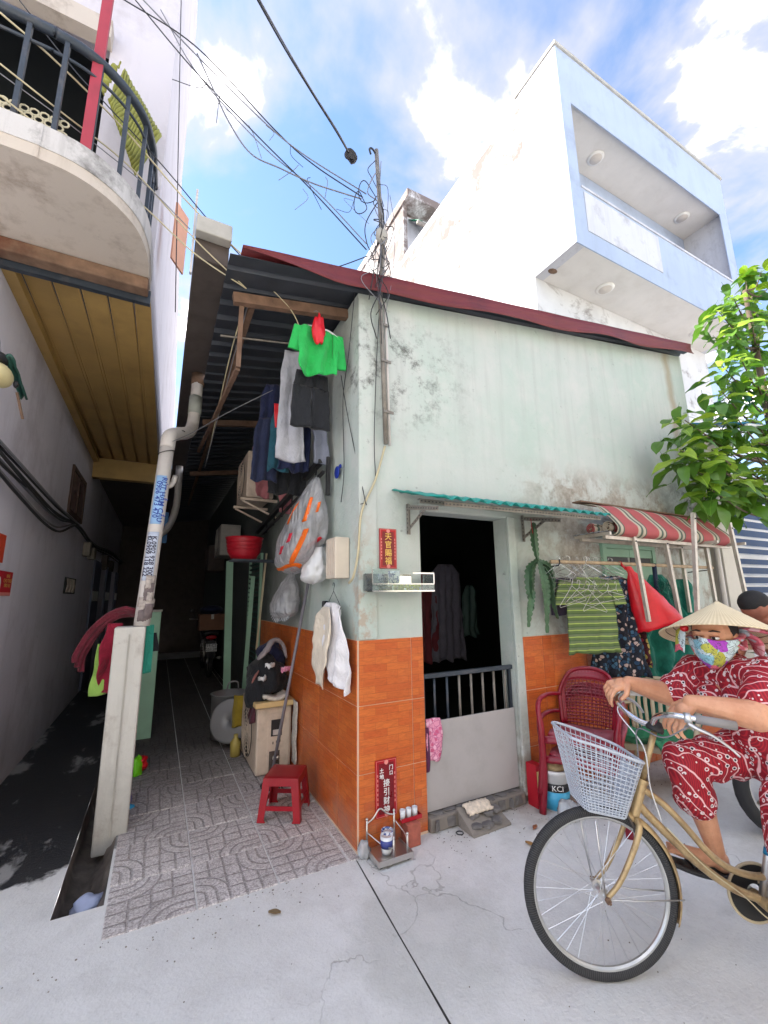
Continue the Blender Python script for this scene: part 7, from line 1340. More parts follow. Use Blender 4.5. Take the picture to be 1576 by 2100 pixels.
for pts, m in (([(0.31, -0.22, 0.99), (0.24, -0.16, 0.93), (0.20, -0.05, 0.93), (0.215, 0.0, 0.80), (0.19, 0.01, 0.62)], 'cable_grey'), ([(0.30, 0.22, 0.99), (0.20, 0.10, 0.96), (0.22, -0.04, 0.86), (0.235, -0.03, 0.70), (0.27, -0.02, 0.57)], 'white_pl'), ([(0.28, -0.03, 0.55), (0.42, -0.025, 0.405), (0.56, -0.02, 0.30), (0.66, -0.04, 0.22), (0.8, -0.05, 0.28)], 'cable_cream')): b = MB(); b.tube(spline(pts, 7), 0.0028, 6); b.build('brake_cable', M[m], bike, smooth=True, local=True)
b = MB(); b.obox((0.165, -0.03, 0.545), (0.03, 0.02, 0.03), Matrix.Identity(3)); b.tube([(0.15, -0.03, 0.55), (0.125, -0.032, 0.60), (0.12, 0.03, 0.60), (0.15, 0.03, 0.55)], 0.005, 6); b.build('brake_caliper', M['concrete_dark'], bike, local=True)
# wire basket
M['basket'] = mat('grey_white_plastic_wire', srgb(186, 192, 202), 0.4, var=0.06, coord='obj')
def bpt(u, v):
    """rounded rectangle of the basket at height v (0 bottom, 1 top); u runs round it"""
    f = lambda a, c: a + (c - a) * v
    s0, s1, h0, h1 = f(-0.062, -0.105), f(0.105, 0.185), f(0.082, 0.13), f(0.080, 0.12); t = (u % 1) * 4; k = int(t); q = t - k; cr = 0.14
    C4 = [(s0, -h0), (s1, -h1), (s1, h1), (s0, h0)]; a, c = C4[k], C4[(k + 1) % 4]; x, y = a[0] + (c[0] - a[0]) * q, a[1] + (c[1] - a[1]) * q
    e = min(q, 1 - q)
    if e < cr: cx, cy = (s0 + s1) / 2, 0; w = 0.10 * (1 - e / cr) ** 2; x += (cx - x) * w; y += (cy - y) * w
    rel = (x - s0) / (s1 - s0); zt = 0.915 - 0.10 * (rel ** 1.2); zb = 0.635 - 0.035 * rel
    return Vector((x, y, zb + (zt - zb) * v))
b = MB()
for i in range(52): u = i / 52; b.tube([bpt(u, k / 6) for k in range(7)], 0.0019, 4)
vs_ = [0.02, 0.06, 0.10, 0.14, 0.18, 0.22, 0.26, 0.30, 0.35, 0.41, 0.48, 0.55, 0.62, 0.69, 0.76, 0.83, 0.9]
for v in vs_: b.tube([bpt(k / 64, v) for k in range(64)], 0.0022, 4, closed=True)
tag(b.build('basket_mesh', M['basket'], bike, local=True, fix=False), kind='stuff')
b = MB(); b.tube([bpt(k / 96, 1.0) for k in range(96)], 0.006, 8, closed=True); b.build('basket_rim', M['basket'], bike, smooth=True, local=True)
b = MB(); b.slab(lambda u, v: (lambda p0, p1: p0.lerp(p1, v))(bpt(0.0 + 0.25 * u, 0.0), bpt(0.75 - 0.25 * u, 0.0)), 12, 12, 0.003); b.build('basket_floor', M['basket'], bike, local=True)
b = MB(); b.slab(lambda u, v: bpt(0.30 + 0.14 * u, 0.1 + 0.75 * v) + Vector((0.002, 0, 0)), 4, 8, 0.003); b.build('basket_plate', M['basket'], bike, local=True)

# ---------------------------------------------------------------- people
def blend(name, parts, voxel, m, parent=None, local=True, smooth=8, post=None):
    """fuses overlapping ellipsoids and tapered limbs into one continuous skin"""
    b = MB()
    for p in parts:
        if p[0] == 'cap':
            _, a, c, r0, r1 = p; a, c = Vector(a), Vector(c); n = 6; d = (c - a).normalized()
            pts, rs = [], []
            for k in range(5): t = pi / 2 * (1 - k / 4); pts.append(a - d * r0 * sin(t)); rs.append(max(1e-4, r0 * cos(t)))
            for k in range(1, n): pts.append(a.lerp(c, k / n)); rs.append(r0 + (r1 - r0) * k / n)
            for k in range(5): t = pi / 2 * k / 4; pts.append(c + d * r1 * sin(t)); rs.append(max(1e-4, r1 * cos(t)))
            b.tube(pts, rs, 14)
        else: b.ell(p[1], p[2], 18, 12, p[3] if len(p) > 3 else None)
    o = b.build(name, m, None, local=True, fix=True)
    md = o.modifiers.new('remesh', 'REMESH'); md.mode = 'VOXEL'; md.voxel_size = voxel
    ms = o.modifiers.new('smooth', 'SMOOTH'); ms.factor = 0.5; ms.iterations = smooth
    bpy.context.view_layer.update(); me = bpy.data.meshes.new_from_object(o.evaluated_get(bpy.context.evaluated_depsgraph_get())); bpy.data.objects.remove(o); me.name = name
    if post:
        for v in me.vertices: v.co = post(v.co.copy())
    me.materials.clear(); me.materials.append(m); me.polygons.foreach_set('use_smooth', [True] * len(me.polygons))
    o = link(bpy.data.objects.new(name, me)); o.parent = parent
    return o
def make_skin(name, a, c):
    n = NT(name); p = n.obj(); col = n.mix(n.ramp(n.noise(p, 14, 6, 0.6), 0.35, 0.65), a, c); col = n.mix(n.math('MULTIPLY', n.ramp(n.noise(p, 120, 3), 0.55, 0.75), 0.25), col, tuple(q * 0.6 for q in a))
    return n.fin(col, 0.5, n.bump(n.noise(p, 260, 3), 0.12, 0.002), **{'Subsurface Weight': 0.12, 'Subsurface Radius': (0.02, 0.008, 0.004), 'Subsurface Scale': 0.3})
M['skin'] = make_skin('warm_skin', srgb(206, 146, 112), srgb(222, 166, 132)); M['skin_tan'] = make_skin('tanned_skin', srgb(156, 100, 76), srgb(176, 120, 94)); M['skin_dk'] = make_skin('brown_skin', srgb(140, 84, 66), srgb(166, 104, 82))
def fingers(W, d, back, curl, size=1.0, spread=0.17, thumb=1, L=(0.085, 0.092, 0.086, 0.07)):
    """palm plus five fingers; W wrist, d hand direction, back = normal of the back of the hand; curl = bend of each joint"""
    W = Vector(W); d = Vector(d).normalized(); back = Vector(back); back = (back - d * back.dot(d)).normalized(); side = d.cross(back) * thumb; P = []
    k = size; palm = W + d * 0.085 * k
    for q in (-0.028, -0.009, 0.010, 0.028): P.append(('cap', W + side * q * 0.6 * k + d * 0.01, palm + side * q * 1.05 * k, 0.017 * k, 0.0135 * k))
    P.append(('ell', W + d * 0.045 * k, (0.03 * k, 0.03 * k, 0.03 * k)))
    for i, q in enumerate((0.030, 0.010, -0.011, -0.031)):
        base = palm + side * q * k; dd = (d + side * q / 0.03 * spread).normalized(); p = base; c = curl[i]
        for j, (fr, r) in enumerate(((0.46, 0.0098), (0.30, 0.0088), (0.24, 0.0078))):
            ax = dd.cross(back).normalized() if abs(dd.dot(back)) < 0.99 else side
            ax = d.cross(back).normalized(); dd = Matrix.Rotation(-c[j], 3, ax) @ dd; e = p + dd * L[i] * fr * k; P.append(('cap', p, e, r * k, r * 0.92 * k)); p = e
    tb = W + d * 0.025 * k + side * 0.030 * k; td = (d * 0.65 + side * 0.75 - back * 0.35).normalized(); t1 = tb + td * 0.042 * k; td2 = (d * 0.9 + side * 0.25 - back * 0.4).normalized(); P += [('cap', W + side * 0.012 * k + d * 0.01, tb, 0.018 * k, 0.0155 * k), ('cap', tb, t1, 0.014 * k, 0.0118 * k), ('cap', t1, t1 + td2 * 0.034 * k, 0.0112 * k, 0.009 * k)]
    return P
def printed_red():
    """red rayon with swirling pale lines, ringed dots and small flecks"""
    n = NT('red_swirl_print'); o = n.obj(); nn = n.new('ShaderNodeTexNoise'); nn.inputs['Scale'].default_value = 5.0; nn.inputs['Detail'].default_value = 1; n.L(o, nn.inputs['Vector'])
    sc = n.new('ShaderNodeVectorMath', operation='SCALE'); n.L(nn.outputs['Color'], sc.inputs[0]); sc.inputs['Scale'].default_value = 0.17; ad = n.new('ShaderNodeVectorMath', operation='ADD'); n.L(o, ad.inputs[0]); n.L(sc.outputs[0], ad.inputs[1])
    w = n.new('ShaderNodeTexWave'); w.wave_type = 'BANDS'; w.bands_direction = 'DIAGONAL'; w.inputs['Scale'].default_value = 12.0; w.inputs['Distortion'].default_value = 2.2; w.inputs['Detail'].default_value = 1; n.L(ad.outputs[0], w.inputs['Vector'])
    w2 = n.new('ShaderNodeTexWave'); w2.inputs['Scale'].default_value = 28.0; w2.inputs['Distortion'].default_value = 3.0; n.L(ad.outputs[0], w2.inputs['Vector'])
    c = n.mix(n.math('MULTIPLY', n.ramp(w2.outputs['Fac'], 0.6, 0.9), 0.6), srgb(142, 14, 36), srgb(206, 44, 56))
    c = n.mix(n.ramp(w.outputs['Fac'], 0.94, 0.975), c, srgb(238, 190, 192))
    v = n.voro(o, 38); vc = n.new('ShaderNodeTexVoronoi'); vc.inputs['Scale'].default_value = 38; n.L(o, vc.inputs['Vector']); rr_ = n.sep(vc.outputs['Color'])
    on = n.ramp(rr_[0], 0.38, 0.40); ring = n.math('MULTIPLY', n.ramp(v, 0.36, 0.34), on); core = n.math('MULTIPLY', n.ramp(v, 0.21, 0.19), on)
    c = n.mix(ring, c, srgb(232, 218, 220)); c = n.mix(core, c, n.mix(n.ramp(rr_[1], 0.5, 0.52), srgb(40, 44, 52), srgb(176, 30, 52)))
    v2 = n.voro(o, 62); vd = n.new('ShaderNodeTexVoronoi'); vd.inputs['Scale'].default_value = 62; n.L(o, vd.inputs['Vector']); c = n.mix(n.math('MULTIPLY', n.ramp(v2, 0.26, 0.22), n.ramp(n.sep(vd.outputs['Color'])[2], 0.78, 0.8)), c, srgb(236, 226, 226))
    return n.fin(c, 0.75, n.bump(n.noise(o, 12, 4, 0.6), 0.25, 0.01))
M['red_print'] = printed_red()
rider = thing('person', BIKE_O, 'person in red printed pyjamas and conical hat riding the bicycle', 'person', rz=BIKE_RZ)
Lsh, Lel, Lwr = (0.685, -0.185, 1.155), (0.55, -0.25, 1.03), (0.372, -0.155, 1.058)
Rsh, Rel, Rwr = (0.645, 0.165, 1.135), (0.52, 0.225, 1.005), (0.315, 0.195, 1.068)
hd = Vector((0.60, -0.02, 1.295)); fwd = Vector((-0.80, -0.58, -0.10)).normalized(); upv = Vector((0, 0, 1)); lat = fwd.cross(upv).normalized(); upv = lat.cross(fwd)
FR = Matrix((lat, -fwd, upv)).transposed()      # head frame: x to the rider's right, y backwards, z up
H = lambda x, y, z: hd + FR @ Vector((x, y, z))
body_parts = [('cap', (0.82, 0, 0.84), (0.75, 0, 1.0), 0.115, 0.11), ('cap', (0.75, 0, 1.0), (0.69, 0, 1.10), 0.11, 0.09), ('cap', (0.66, -0.005, 1.12), H(0, 0.03, -0.06), 0.058, 0.052), ('cap', Lsh, Rsh, 0.06, 0.06),
 ('cap', Lsh, Lel, 0.068, 0.056), ('cap', Lel, Vector(Lel).lerp(Vector(Lwr), 0.35), 0.055, 0.050), ('cap', Vector(Lel).lerp(Vector(Lwr), 0.35), Lwr, 0.050, 0.031),
 ('cap', Rsh, Rel, 0.066, 0.054), ('cap', Rel, Vector(Rel).lerp(Vector(Rwr), 0.35), 0.054, 0.050), ('cap', Vector(Rel).lerp(Vector(Rwr), 0.35), Rwr, 0.050, 0.031),
 ('ell', H(0, 0.01, 0.02), (0.078, 0.092, 0.098), FR), ('ell', H(0, -0.02, -0.055), (0.062, 0.066, 0.065), FR), ('cap', H(0, -0.085, 0.015), H(0, -0.105, -0.028), 0.010, 0.0165), ('cap', H(-0.03, -0.078, 0.034), H(0.03, -0.078, 0.034), 0.014, 0.014), ('ell', H(-0.040, -0.050, -0.022), (0.024, 0.022, 0.024), FR), ('ell', H(0.040, -0.050, -0.022), (0.024, 0.022, 0.024), FR), ('ell', H(0.078, 0.015, -0.005), (0.010, 0.02, 0.032), FR), ('ell', H(-0.078, 0.015, -0.005), (0.010, 0.02, 0.032), FR),
 ('cap', (0.82, 0.085, 0.80), (0.47, 0.10, 0.755), 0.085, 0.062), ('cap', (0.47, 0.10, 0.755), (0.525, 0.105, 0.55), 0.060, 0.052), ('cap', (0.525, 0.105, 0.55), (0.565, 0.11, 0.385), 0.050, 0.033), ('cap', (0.575, 0.11, 0.36), (0.50, 0.112, 0.365), 0.034, 0.032), ('cap', (0.585, 0.11, 0.335), (0.57, 0.11, 0.345), 0.030, 0.03), ('cap', (0.50, 0.112, 0.365), (0.39, 0.112, 0.40), 0.030, 0.024),
 ('cap', (0.82, -0.085, 0.80), (0.72, -0.16, 0.50), 0.085, 0.06), ('cap', (0.72, -0.16, 0.50), (0.80, -0.19, 0.10), 0.055, 0.034), ('cap', (0.81, -0.19, 0.06), (0.66, -0.20, 0.035), 0.035, 0.027)]
for k, y in enumerate((-0.022, -0.008, 0.005, 0.017, 0.028)): body_parts.append(('cap', (0.395, 0.112 + y, 0.398), (0.352 + 0.006 * k, 0.112 + y * 1.15, 0.405), 0.012 - 0.001 * k, 0.010 - 0.001 * k)); body_parts.append(('cap', (0.66, -0.20 - y, 0.03), (0.62 + 0.006 * k, -0.20 - y, 0.025), 0.011, 0.0095))
lh_dir = Vector((-0.66, 0.20, -0.72)); body_parts += fingers(Lwr, lh_dir, (-0.75, -0.25, 0.6), [(0.15, 0.55, 0.45), (0.2, 0.6, 0.45), (0.25, 0.65, 0.5), (0.3, 0.7, 0.5)], 0.98, thumb=1)
rh_dir = Vector((-0.93, 0.0, -0.18)); body_parts += fingers(Rwr, rh_dir, (-0.2, -0.35, 0.92), [(0.75, 0.55, 0.3), (0.85, 0.6, 0.35), (0.9, 0.65, 0.4), (0.95, 0.7, 0.4)], 0.98, thumb=-1)
blend('body', body_parts, 0.0034, M['skin'], rider, smooth=3)
# clothes: loose short-sleeved blouse and wide three-quarter trousers
def rumple(amp, f):
    return lambda c: c + Vector((nz(c.x * f, c.y * f, c.z * f), nz(c.x * f + 9, c.y * f, c.z * f), nz(c.x * f, c.y * f + 9, c.z * f))) * amp + Vector((0, 0, 0.4 * amp * sin(c.x * 60 + c.z * 40 + 6 * nz(c.x * 5, c.y * 5, c.z * 5))))
slv = lambda a, c, k: Vector(a).lerp(Vector(c), k)
blend('blouse', [('cap', (0.815, 0, 0.80), (0.76, 0, 0.98), 0.14, 0.135), ('cap', (0.76, 0, 0.98), (0.70, 0, 1.09), 0.135, 0.105), ('cap', (0.705, -0.01, 1.10), (0.675, -0.005, 1.145), 0.105, 0.085), ('cap', Lsh, Rsh, 0.078, 0.076), ('ell', (0.655, -0.07, 1.03), (0.085, 0.085, 0.085)), ('ell', (0.655, 0.07, 1.03), (0.085, 0.085, 0.085)), ('cap', Lsh, slv(Lsh, Lel, 0.62), 0.074, 0.078), ('cap', Rsh, slv(Rsh, Rel, 0.80), 0.070, 0.076), ('cap', (0.80, -0.09, 0.80), (0.80, 0.09, 0.80), 0.12, 0.12)], 0.007, M['red_print'], rider, smooth=4, post=rumple(0.012, 11))
blend('trousers', [('cap', (0.83, -0.05, 0.80), (0.83, 0.05, 0.80), 0.135, 0.135), ('cap', (0.82, 0.085, 0.80), (0.47, 0.10, 0.75), 0.108, 0.082), ('cap', (0.47, 0.10, 0.75), (0.505, 0.105, 0.60), 0.084, 0.080), ('cap', (0.505, 0.105, 0.60), (0.518, 0.105, 0.585), 0.088, 0.062), ('cap', (0.82, -0.085, 0.80), (0.70, -0.15, 0.52), 0.120, 0.10), ('cap', (0.70, -0.15, 0.52), (0.74, -0.17, 0.36), 0.10, 0.085)], 0.008, M['red_print'], rider, smooth=4, post=rumple(0.016, 9))
# face details, mask, hair and hat
M['eye_w'] = mat('eye_white', (0.7, 0.68, 0.64), 0.2); M['iris'] = mat('dark_iris', (0.02, 0.012, 0.01), 0.1); M['hair'] = mat('black_hair', (0.015, 0.013, 0.013), 0.75, bump=0.6, bscale=150)
for sx in (-1, 1):
    e = MB(); e.ell(H(sx * 0.031, -0.076, 0.014), (0.0155, 0.010, 0.0085), 14, 10, FR); e = e.build('eye', M['eye_w'], rider, smooth=True, local=True)
    q = MB(); q.ell(H(sx * 0.031 + 0.003, -0.0835, 0.014), (0.0068, 0.0045, 0.0068), 12, 8, FR); q.build('iris', M['iris'], e, smooth=True, local=True)
    q = MB(); q.tube([H(sx * 0.012, -0.086, 0.040), H(sx * 0.03, -0.089, 0.046), H(sx * 0.052, -0.074, 0.040)], [0.003, 0.0042, 0.002], 6); q.build('eyebrow', M['hair'], rider, smooth=True, local=True)
    q = MB(); q.tube([H(sx * 0.015, -0.083, 0.018), H(sx * 0.031, -0.088, 0.0245), H(sx * 0.047, -0.077, 0.019)], 0.0028, 6); q.build('eyelid', M['skin_tan'], rider, smooth=True, local=True)
b = MB(); b.ell(H(0, 0.028, 0.035), (0.086, 0.088, 0.092), 22, 14, FR, fn=lambda p: p * (1 + 0.04 * nz(p.x * 40, p.y * 40, p.z * 40)) if p.y > -0.05 else Vector((p.x, -0.05, p.z))); b.ell(H(0, 0.085, -0.06), (0.055, 0.04, 0.07), 16, 10, FR); b.build('hair', M['hair'], rider, smooth=True, local=True)
def mask_mat():
    n = NT('floral_mask_print'); o = n.obj(); v = n.new('ShaderNodeTexVoronoi'); v.inputs['Scale'].default_value = 17; nn = n.new('ShaderNodeTexNoise'); nn.inputs['Scale'].default_value = 22; n.L(o, nn.inputs['Vector']); sc = n.new('ShaderNodeVectorMath', operation='SCALE'); n.L(nn.outputs['Color'], sc.inputs[0]); sc.inputs['Scale'].default_value = 0.05; ad = n.new('ShaderNodeVectorMath', operation='ADD'); n.L(o, ad.inputs[0]); n.L(sc.outputs[0], ad.inputs[1]); n.L(ad.outputs[0], v.inputs['Vector'])
    r = n.sep(v.outputs['Color'])[0]; cr = n.new('ShaderNodeValToRGB'); n.L(r, cr.inputs[0]); cr.color_ramp.interpolation = 'CONSTANT'; el = cr.color_ramp.elements; el[0].color = srgb(150, 206, 222) + (1,); el[1].position = 0.3; el[1].color = srgb(176, 70, 196) + (1,)
    for p_, c_ in ((0.5, (226, 106, 126)), (0.72, (206, 226, 232)), (0.88, (190, 190, 80))): e = el.new(p_); e.color = srgb(*c_) + (1,)
    ln = n.ramp(n.math('ABSOLUTE', n.math('SUBTRACT', n.noise(ad.outputs[0], 34, 3, 0.5, 1.5), 0.5)), 0.03, 0.012); c = n.mix(n.math('MULTIPLY', ln, 0.75), cr.outputs[0], srgb(50, 70, 84)); return n.fin(c, 0.8)
M['mask'] = mask_mat(); M['pink_scarf'] = floral_mat('pink_scarf_print', srgb(222, 120, 136), [srgb(236, 190, 200), srgb(206, 80, 104), srgb(190, 200, 210)], 22, srgb(206, 100, 120))
def mk(u, v):
    a = (u - 0.5) * 2.7; k = abs(a) / 1.35; top = 0.006 - 0.004 * k + 0.016 * max(0, 1 - k * 3); bot = -0.125 + 0.085 * k ** 1.5; z = top + (bot - top) * v
    rad = 0.095 + 0.012 * sin(pi * v) * (1 - k) - 0.030 * v ** 2 * (1 - 0.6 * k); nose = 0.042 * max(0, 1 - k * 2.0) * (1 - v * 0.75)
    fold = 0.004 * sin(v * 16 + 3 * k) * k
    return H((rad + fold) * sin(a), -(rad + fold) * cos(a) * 1.02 - nose + 0.012, z)
b = MB(); b.slab(mk, 30, 14, 0.003); b.build('face_mask', M['mask'], rider, smooth=True, local=True)
b = MB(); b.tube(spline([mk(0.0, 0.1), H(-0.086, 0.05, 0.012), H(-0.06, 0.11, 0.02)], 5), [0.02] * 5 + [0.016] * 6, 8, flat=0.35); b.tube(spline([mk(1.0, 0.1), H(0.086, 0.05, 0.012), H(0.06, 0.11, 0.02)], 5), [0.02] * 5 + [0.016] * 6, 8, flat=0.35); b.tube(spline([mk(0.02, 0.5), H(-0.092, 0.02, -0.045), H(-0.08, 0.08, -0.02)], 5), [0.016] * 11, 8, flat=0.35); b.build('scarf_band', M['pink_scarf'], rider, smooth=True, local=True)
for pts, r in (([H(-0.07, 0.09, 0.02), H(-0.11, 0.12, -0.02), H(-0.11, 0.15, -0.09)], 0.035), ([H(-0.06, 0.10, 0.02), H(-0.12, 0.10, 0.03), H(-0.16, 0.13, 0.01)], 0.028)): b = MB(); b.tube(spline(pts, 6), [0.012 + r * sin(pi * (0.15 + 0.75 * i / 12)) for i in range(13)], 10, flat=0.3); b.build('scarf_tail', M['pink_scarf'], rider, smooth=True, local=True)
b = MB(); b.slab(lambda u, v: H(0.085 + 0.05 * u + 0.02 * v, -0.055 + 0.03 * u, 0.035 - 0.10 * v + 0.01 * sin(u * 4)), 6, 8, 0.003); b.build('chin_flap', M['mask'], rider, smooth=True, local=True)
b = MB(); b.ell(H(0.09, -0.05, 0.045), (0.018, 0.018, 0.016), 10, 8, FR); b.build('ribbon_knot', M['red_film'], rider, smooth=True, local=True)
hat = thing('conical_hat', BIKE_O, 'pale woven palm leaf conical hat on the rider\'s head', 'hat', rz=BIKE_RZ)
def hat_mat():
    n = NT('woven_palm_leaf'); o = n.obj(); s = n.sep(o); a = n.math('ARCTAN2', n.math('SUBTRACT', s[1], 0.01), n.math('SUBTRACT', s[0], 0.66)); w = n.math('SINE', n.math('MULTIPLY', a, 90.0)); rg_ = n.math('SINE', n.math('MULTIPLY', s[2], 900.0))
    c = n.mix(n.ramp(w, -0.4, 0.8), srgb(216, 196, 158), srgb(232, 214, 180)); c = n.mix(n.math('MULTIPLY', n.ramp(n.noise(o, 12, 5), 0.45, 0.7), 0.3), c, srgb(196, 170, 128)); return n.fin(c, 0.7, n.bump(n.math('ADD', w, rg_), 0.12, 0.002))
M['palm'] = hat_mat(); hx = Vector((0.20, 0.24, 1.0)).normalized(); hc = Vector((0.648, -0.005, 1.296))
b = MB(); b.lathe([(0.003, 0.165), (0.02, 0.152), (0.12, 0.082), (0.235, 0.0), (0.236, -0.004), (0.118, 0.076), (0.004, 0.158)], hc, 56, hx); b.build('cone', M['palm'], hat, smooth=True, local=True, auto=60)
b = MB(); q = Vector((0, 0, 1)).rotation_difference(hx).to_matrix(); b.tube([hc + q @ Vector((0.236 * cos(2*pi*k/56), 0.236 * sin(2*pi*k/56), -0.001)) for k in range(56)], 0.0035, 6, closed=True); b.build('rim_hoop', M['palm'], hat, smooth=True, local=True)
for r_ in (0.06, 0.10, 0.14, 0.18, 0.21): b = MB(); b.tube([hc + q @ Vector((r_ * cos(2*pi*k/48), r_ * sin(2*pi*k/48), 0.160 - r_ * 0.70)) for k in range(48)], 0.002, 5, closed=True); b.build('inner_hoop', M['old_wood'], hat, smooth=True, local=True)
# lettered discs of the print
for s_, c_, nr in (('B', slv(Lsh, Lel, 0.10) + Vector((-0.055, -0.068, 0.012)), (-0.62, -0.75, 0.2)), ('B', Vector((0.585, 0.105, 1.075)) + Vector((-0.01, -0.04, 0.01)), (-0.7, -0.7, 0.1))): pass
# sandals
for nm, c0, c1, z0, z1 in (('sandal', 0.60, 0.345, 0.312, 0.372), ('sandal', 0.85, 0.60, 0.012, 0.008)):
    y0 = 0.112 if z0 > 0.1 else -0.20; b = MB(); b.slab(lambda u, v: (c0 + (c1 - c0) * v, y0 + (u - 0.5) * (0.066 + 0.024 * sin(pi * v ** 0.8)), z0 - 0.012 + (z1 - z0) * v - 0.012 * sin(pi * v)), 6, 16, 0.018); sn = b.build(nm, M['black'], rider, smooth=True, local=True)
    b = MB(); xm = c0 + (c1 - c0) * 0.62; zm = z0 + (z1 - z0) * 0.62; b.tube(spline([(xm, y0 - 0.04, zm), (xm - 0.02, y0 - 0.02, zm + 0.042), (xm - 0.02, y0 + 0.02, zm + 0.042), (xm, y0 + 0.04, zm)], 5), 0.012, 6, flat=0.4); b.build('strap', M['black'], sn, smooth=True, local=True)

# man bending over a motorbike behind her, mostly outside the picture
make_motorbike('motorbike', 'dark motorbike standing behind the rider at the right edge', (2.95, -1.33, 0), radians(-112), plate=('59-D1', '304.17'))
man = thing('person', (2.9, -1.1, 0), 'shirtless person with short dark hair bending behind the louvred gate side', 'person')
mh = Vector((2.80, -1.0, 1.385)); 
blend('body', [('ell', mh - man.location, (0.082, 0.10, 0.105), Matrix.Rotation(0.6, 3, 'Y')), ('cap', mh + Vector((0.05, -0.02, -0.05)) - man.location, mh + Vector((0.02, -0.03, -0.09)) - man.location, 0.055, 0.05), ('ell', mh + Vector((-0.07, -0.045, -0.015)) - man.location, (0.014, 0.022, 0.034)), ('cap', mh + Vector((0.04, -0.02, -0.04)) - man.location, mh + Vector((0.16, -0.03, -0.14)) - man.location, 0.06, 0.07), ('cap', (0.04, -0.10, 1.19), (0.10, 0.26, 1.18), 0.085, 0.085), ('cap', (0.1, 0.06, 1.18), (0.30, 0.02, 0.85), 0.15, 0.14), ('cap', (0.30, 0.02, 0.85), (0.36, 0.02, 0.74), 0.14, 0.15),
 ('cap', (0.03, -0.15, 1.17), (-0.02, -0.26, 0.92), 0.062, 0.048), ('cap', (-0.02, -0.26, 0.92), (-0.03, -0.18, 0.72), 0.046, 0.032), ('cap', (0.1, 0.30, 1.16), (0.0, 0.36, 0.92), 0.06, 0.046), ('cap', (0.0, 0.36, 0.92), (-0.08, 0.28, 0.74), 0.044, 0.032)] + fingers((-0.03, -0.18, 0.72), (0, 0.25, -1), (0, -1, 0), [(0.4, 0.5, 0.4)] * 4) + fingers((-0.08, 0.28, 0.74), (0, -0.25, -1), (0, 1, 0), [(0.4, 0.5, 0.4)] * 4, thumb=-1) + [('cap', (0.36, -0.07, 0.74), (0.20, -0.16, 0.46), 0.09, 0.062), ('cap', (0.20, -0.16, 0.46), (0.26, -0.20, 0.08), 0.058, 0.036), ('cap', (0.26, -0.2, 0.04), (0.12, -0.22, 0.03), 0.035, 0.026), ('cap', (0.36, 0.11, 0.74), (0.20, 0.22, 0.46), 0.09, 0.062), ('cap', (0.20, 0.22, 0.46), (0.26, 0.26, 0.08), 0.058, 0.036), ('cap', (0.26, 0.26, 0.04), (0.12, 0.28, 0.03), 0.035, 0.026)], 0.007, M['skin_dk'], man, smooth=5)
b = MB(); b.ell(mh + Vector((-0.012, 0.006, 0.026)), (0.088, 0.100, 0.092), 20, 12, Matrix.Rotation(0.6, 3, 'Y')); b.build('hair', M['hair'], man, smooth=True)
blend('shorts', [('cap', (0.34, -0.03, 0.80), (0.34, 0.07, 0.80), 0.165, 0.165), ('cap', (0.36, -0.07, 0.74), (0.24, -0.14, 0.53), 0.115, 0.10), ('cap', (0.36, 0.11, 0.74), (0.24, 0.20, 0.53), 0.115, 0.10)], 0.009, M['navy_cloth'], man)


# ---------------------------------------------------------------- pole, conduit and wires
pole = thing('service_pole', (0.19, -0.05, 2.5), 'thin steel service pole strapped to the house corner', 'pole')
b = MB(); b.tube([(0.197, -0.045, 2.56), (0.178, -0.045, 3.3), (0.155, -0.06, 3.72), (0.135, -0.15, 4.05), (0.09, -0.15, 4.95)], 0.017, 10); b.build('tube', M['galv'], pole, smooth=True)
b = MB(); b.tube([(0.235, -0.03, 2.56), (0.222, -0.03, 3.3), (0.205, -0.04, 3.70)], 0.012, 8); b.build('conduit', M['pvc'], pole, smooth=True)
for x, z in ((0.20, 2.8), (0.185, 3.2), (0.175, 3.5)): b = MB(); b.bar((x - 0.03, -0.07, z), (x + 0.06, -0.05, z + 0.005), 0.008, 0.02); b.build('clamp', M['galv'], pole)
b = MB(); b.tube(spline([(0.09, -0.15, 4.9), (0.05, -0.16, 4.93), (0.02, -0.17, 4.90), (0.03, -0.17, 4.86)], 5), 0.008, 6); b.build('hook', M['cable'], pole, smooth=True)
b = MB(); b.ell((0.115, -0.175, 4.15), (0.05, 0.04, 0.07), 10, 8); b.build('insulator', M['concrete'], pole, smooth=True)
def cable(pts, r, m, label, n=8, cat='cable', group=None, spl=True, name='cable'):
    b = MB(); b.tube(spline(pts, n) if spl else pts, r * 0.75, 6); return tag(b.build(name, M[m], smooth=True), label, cat, group)
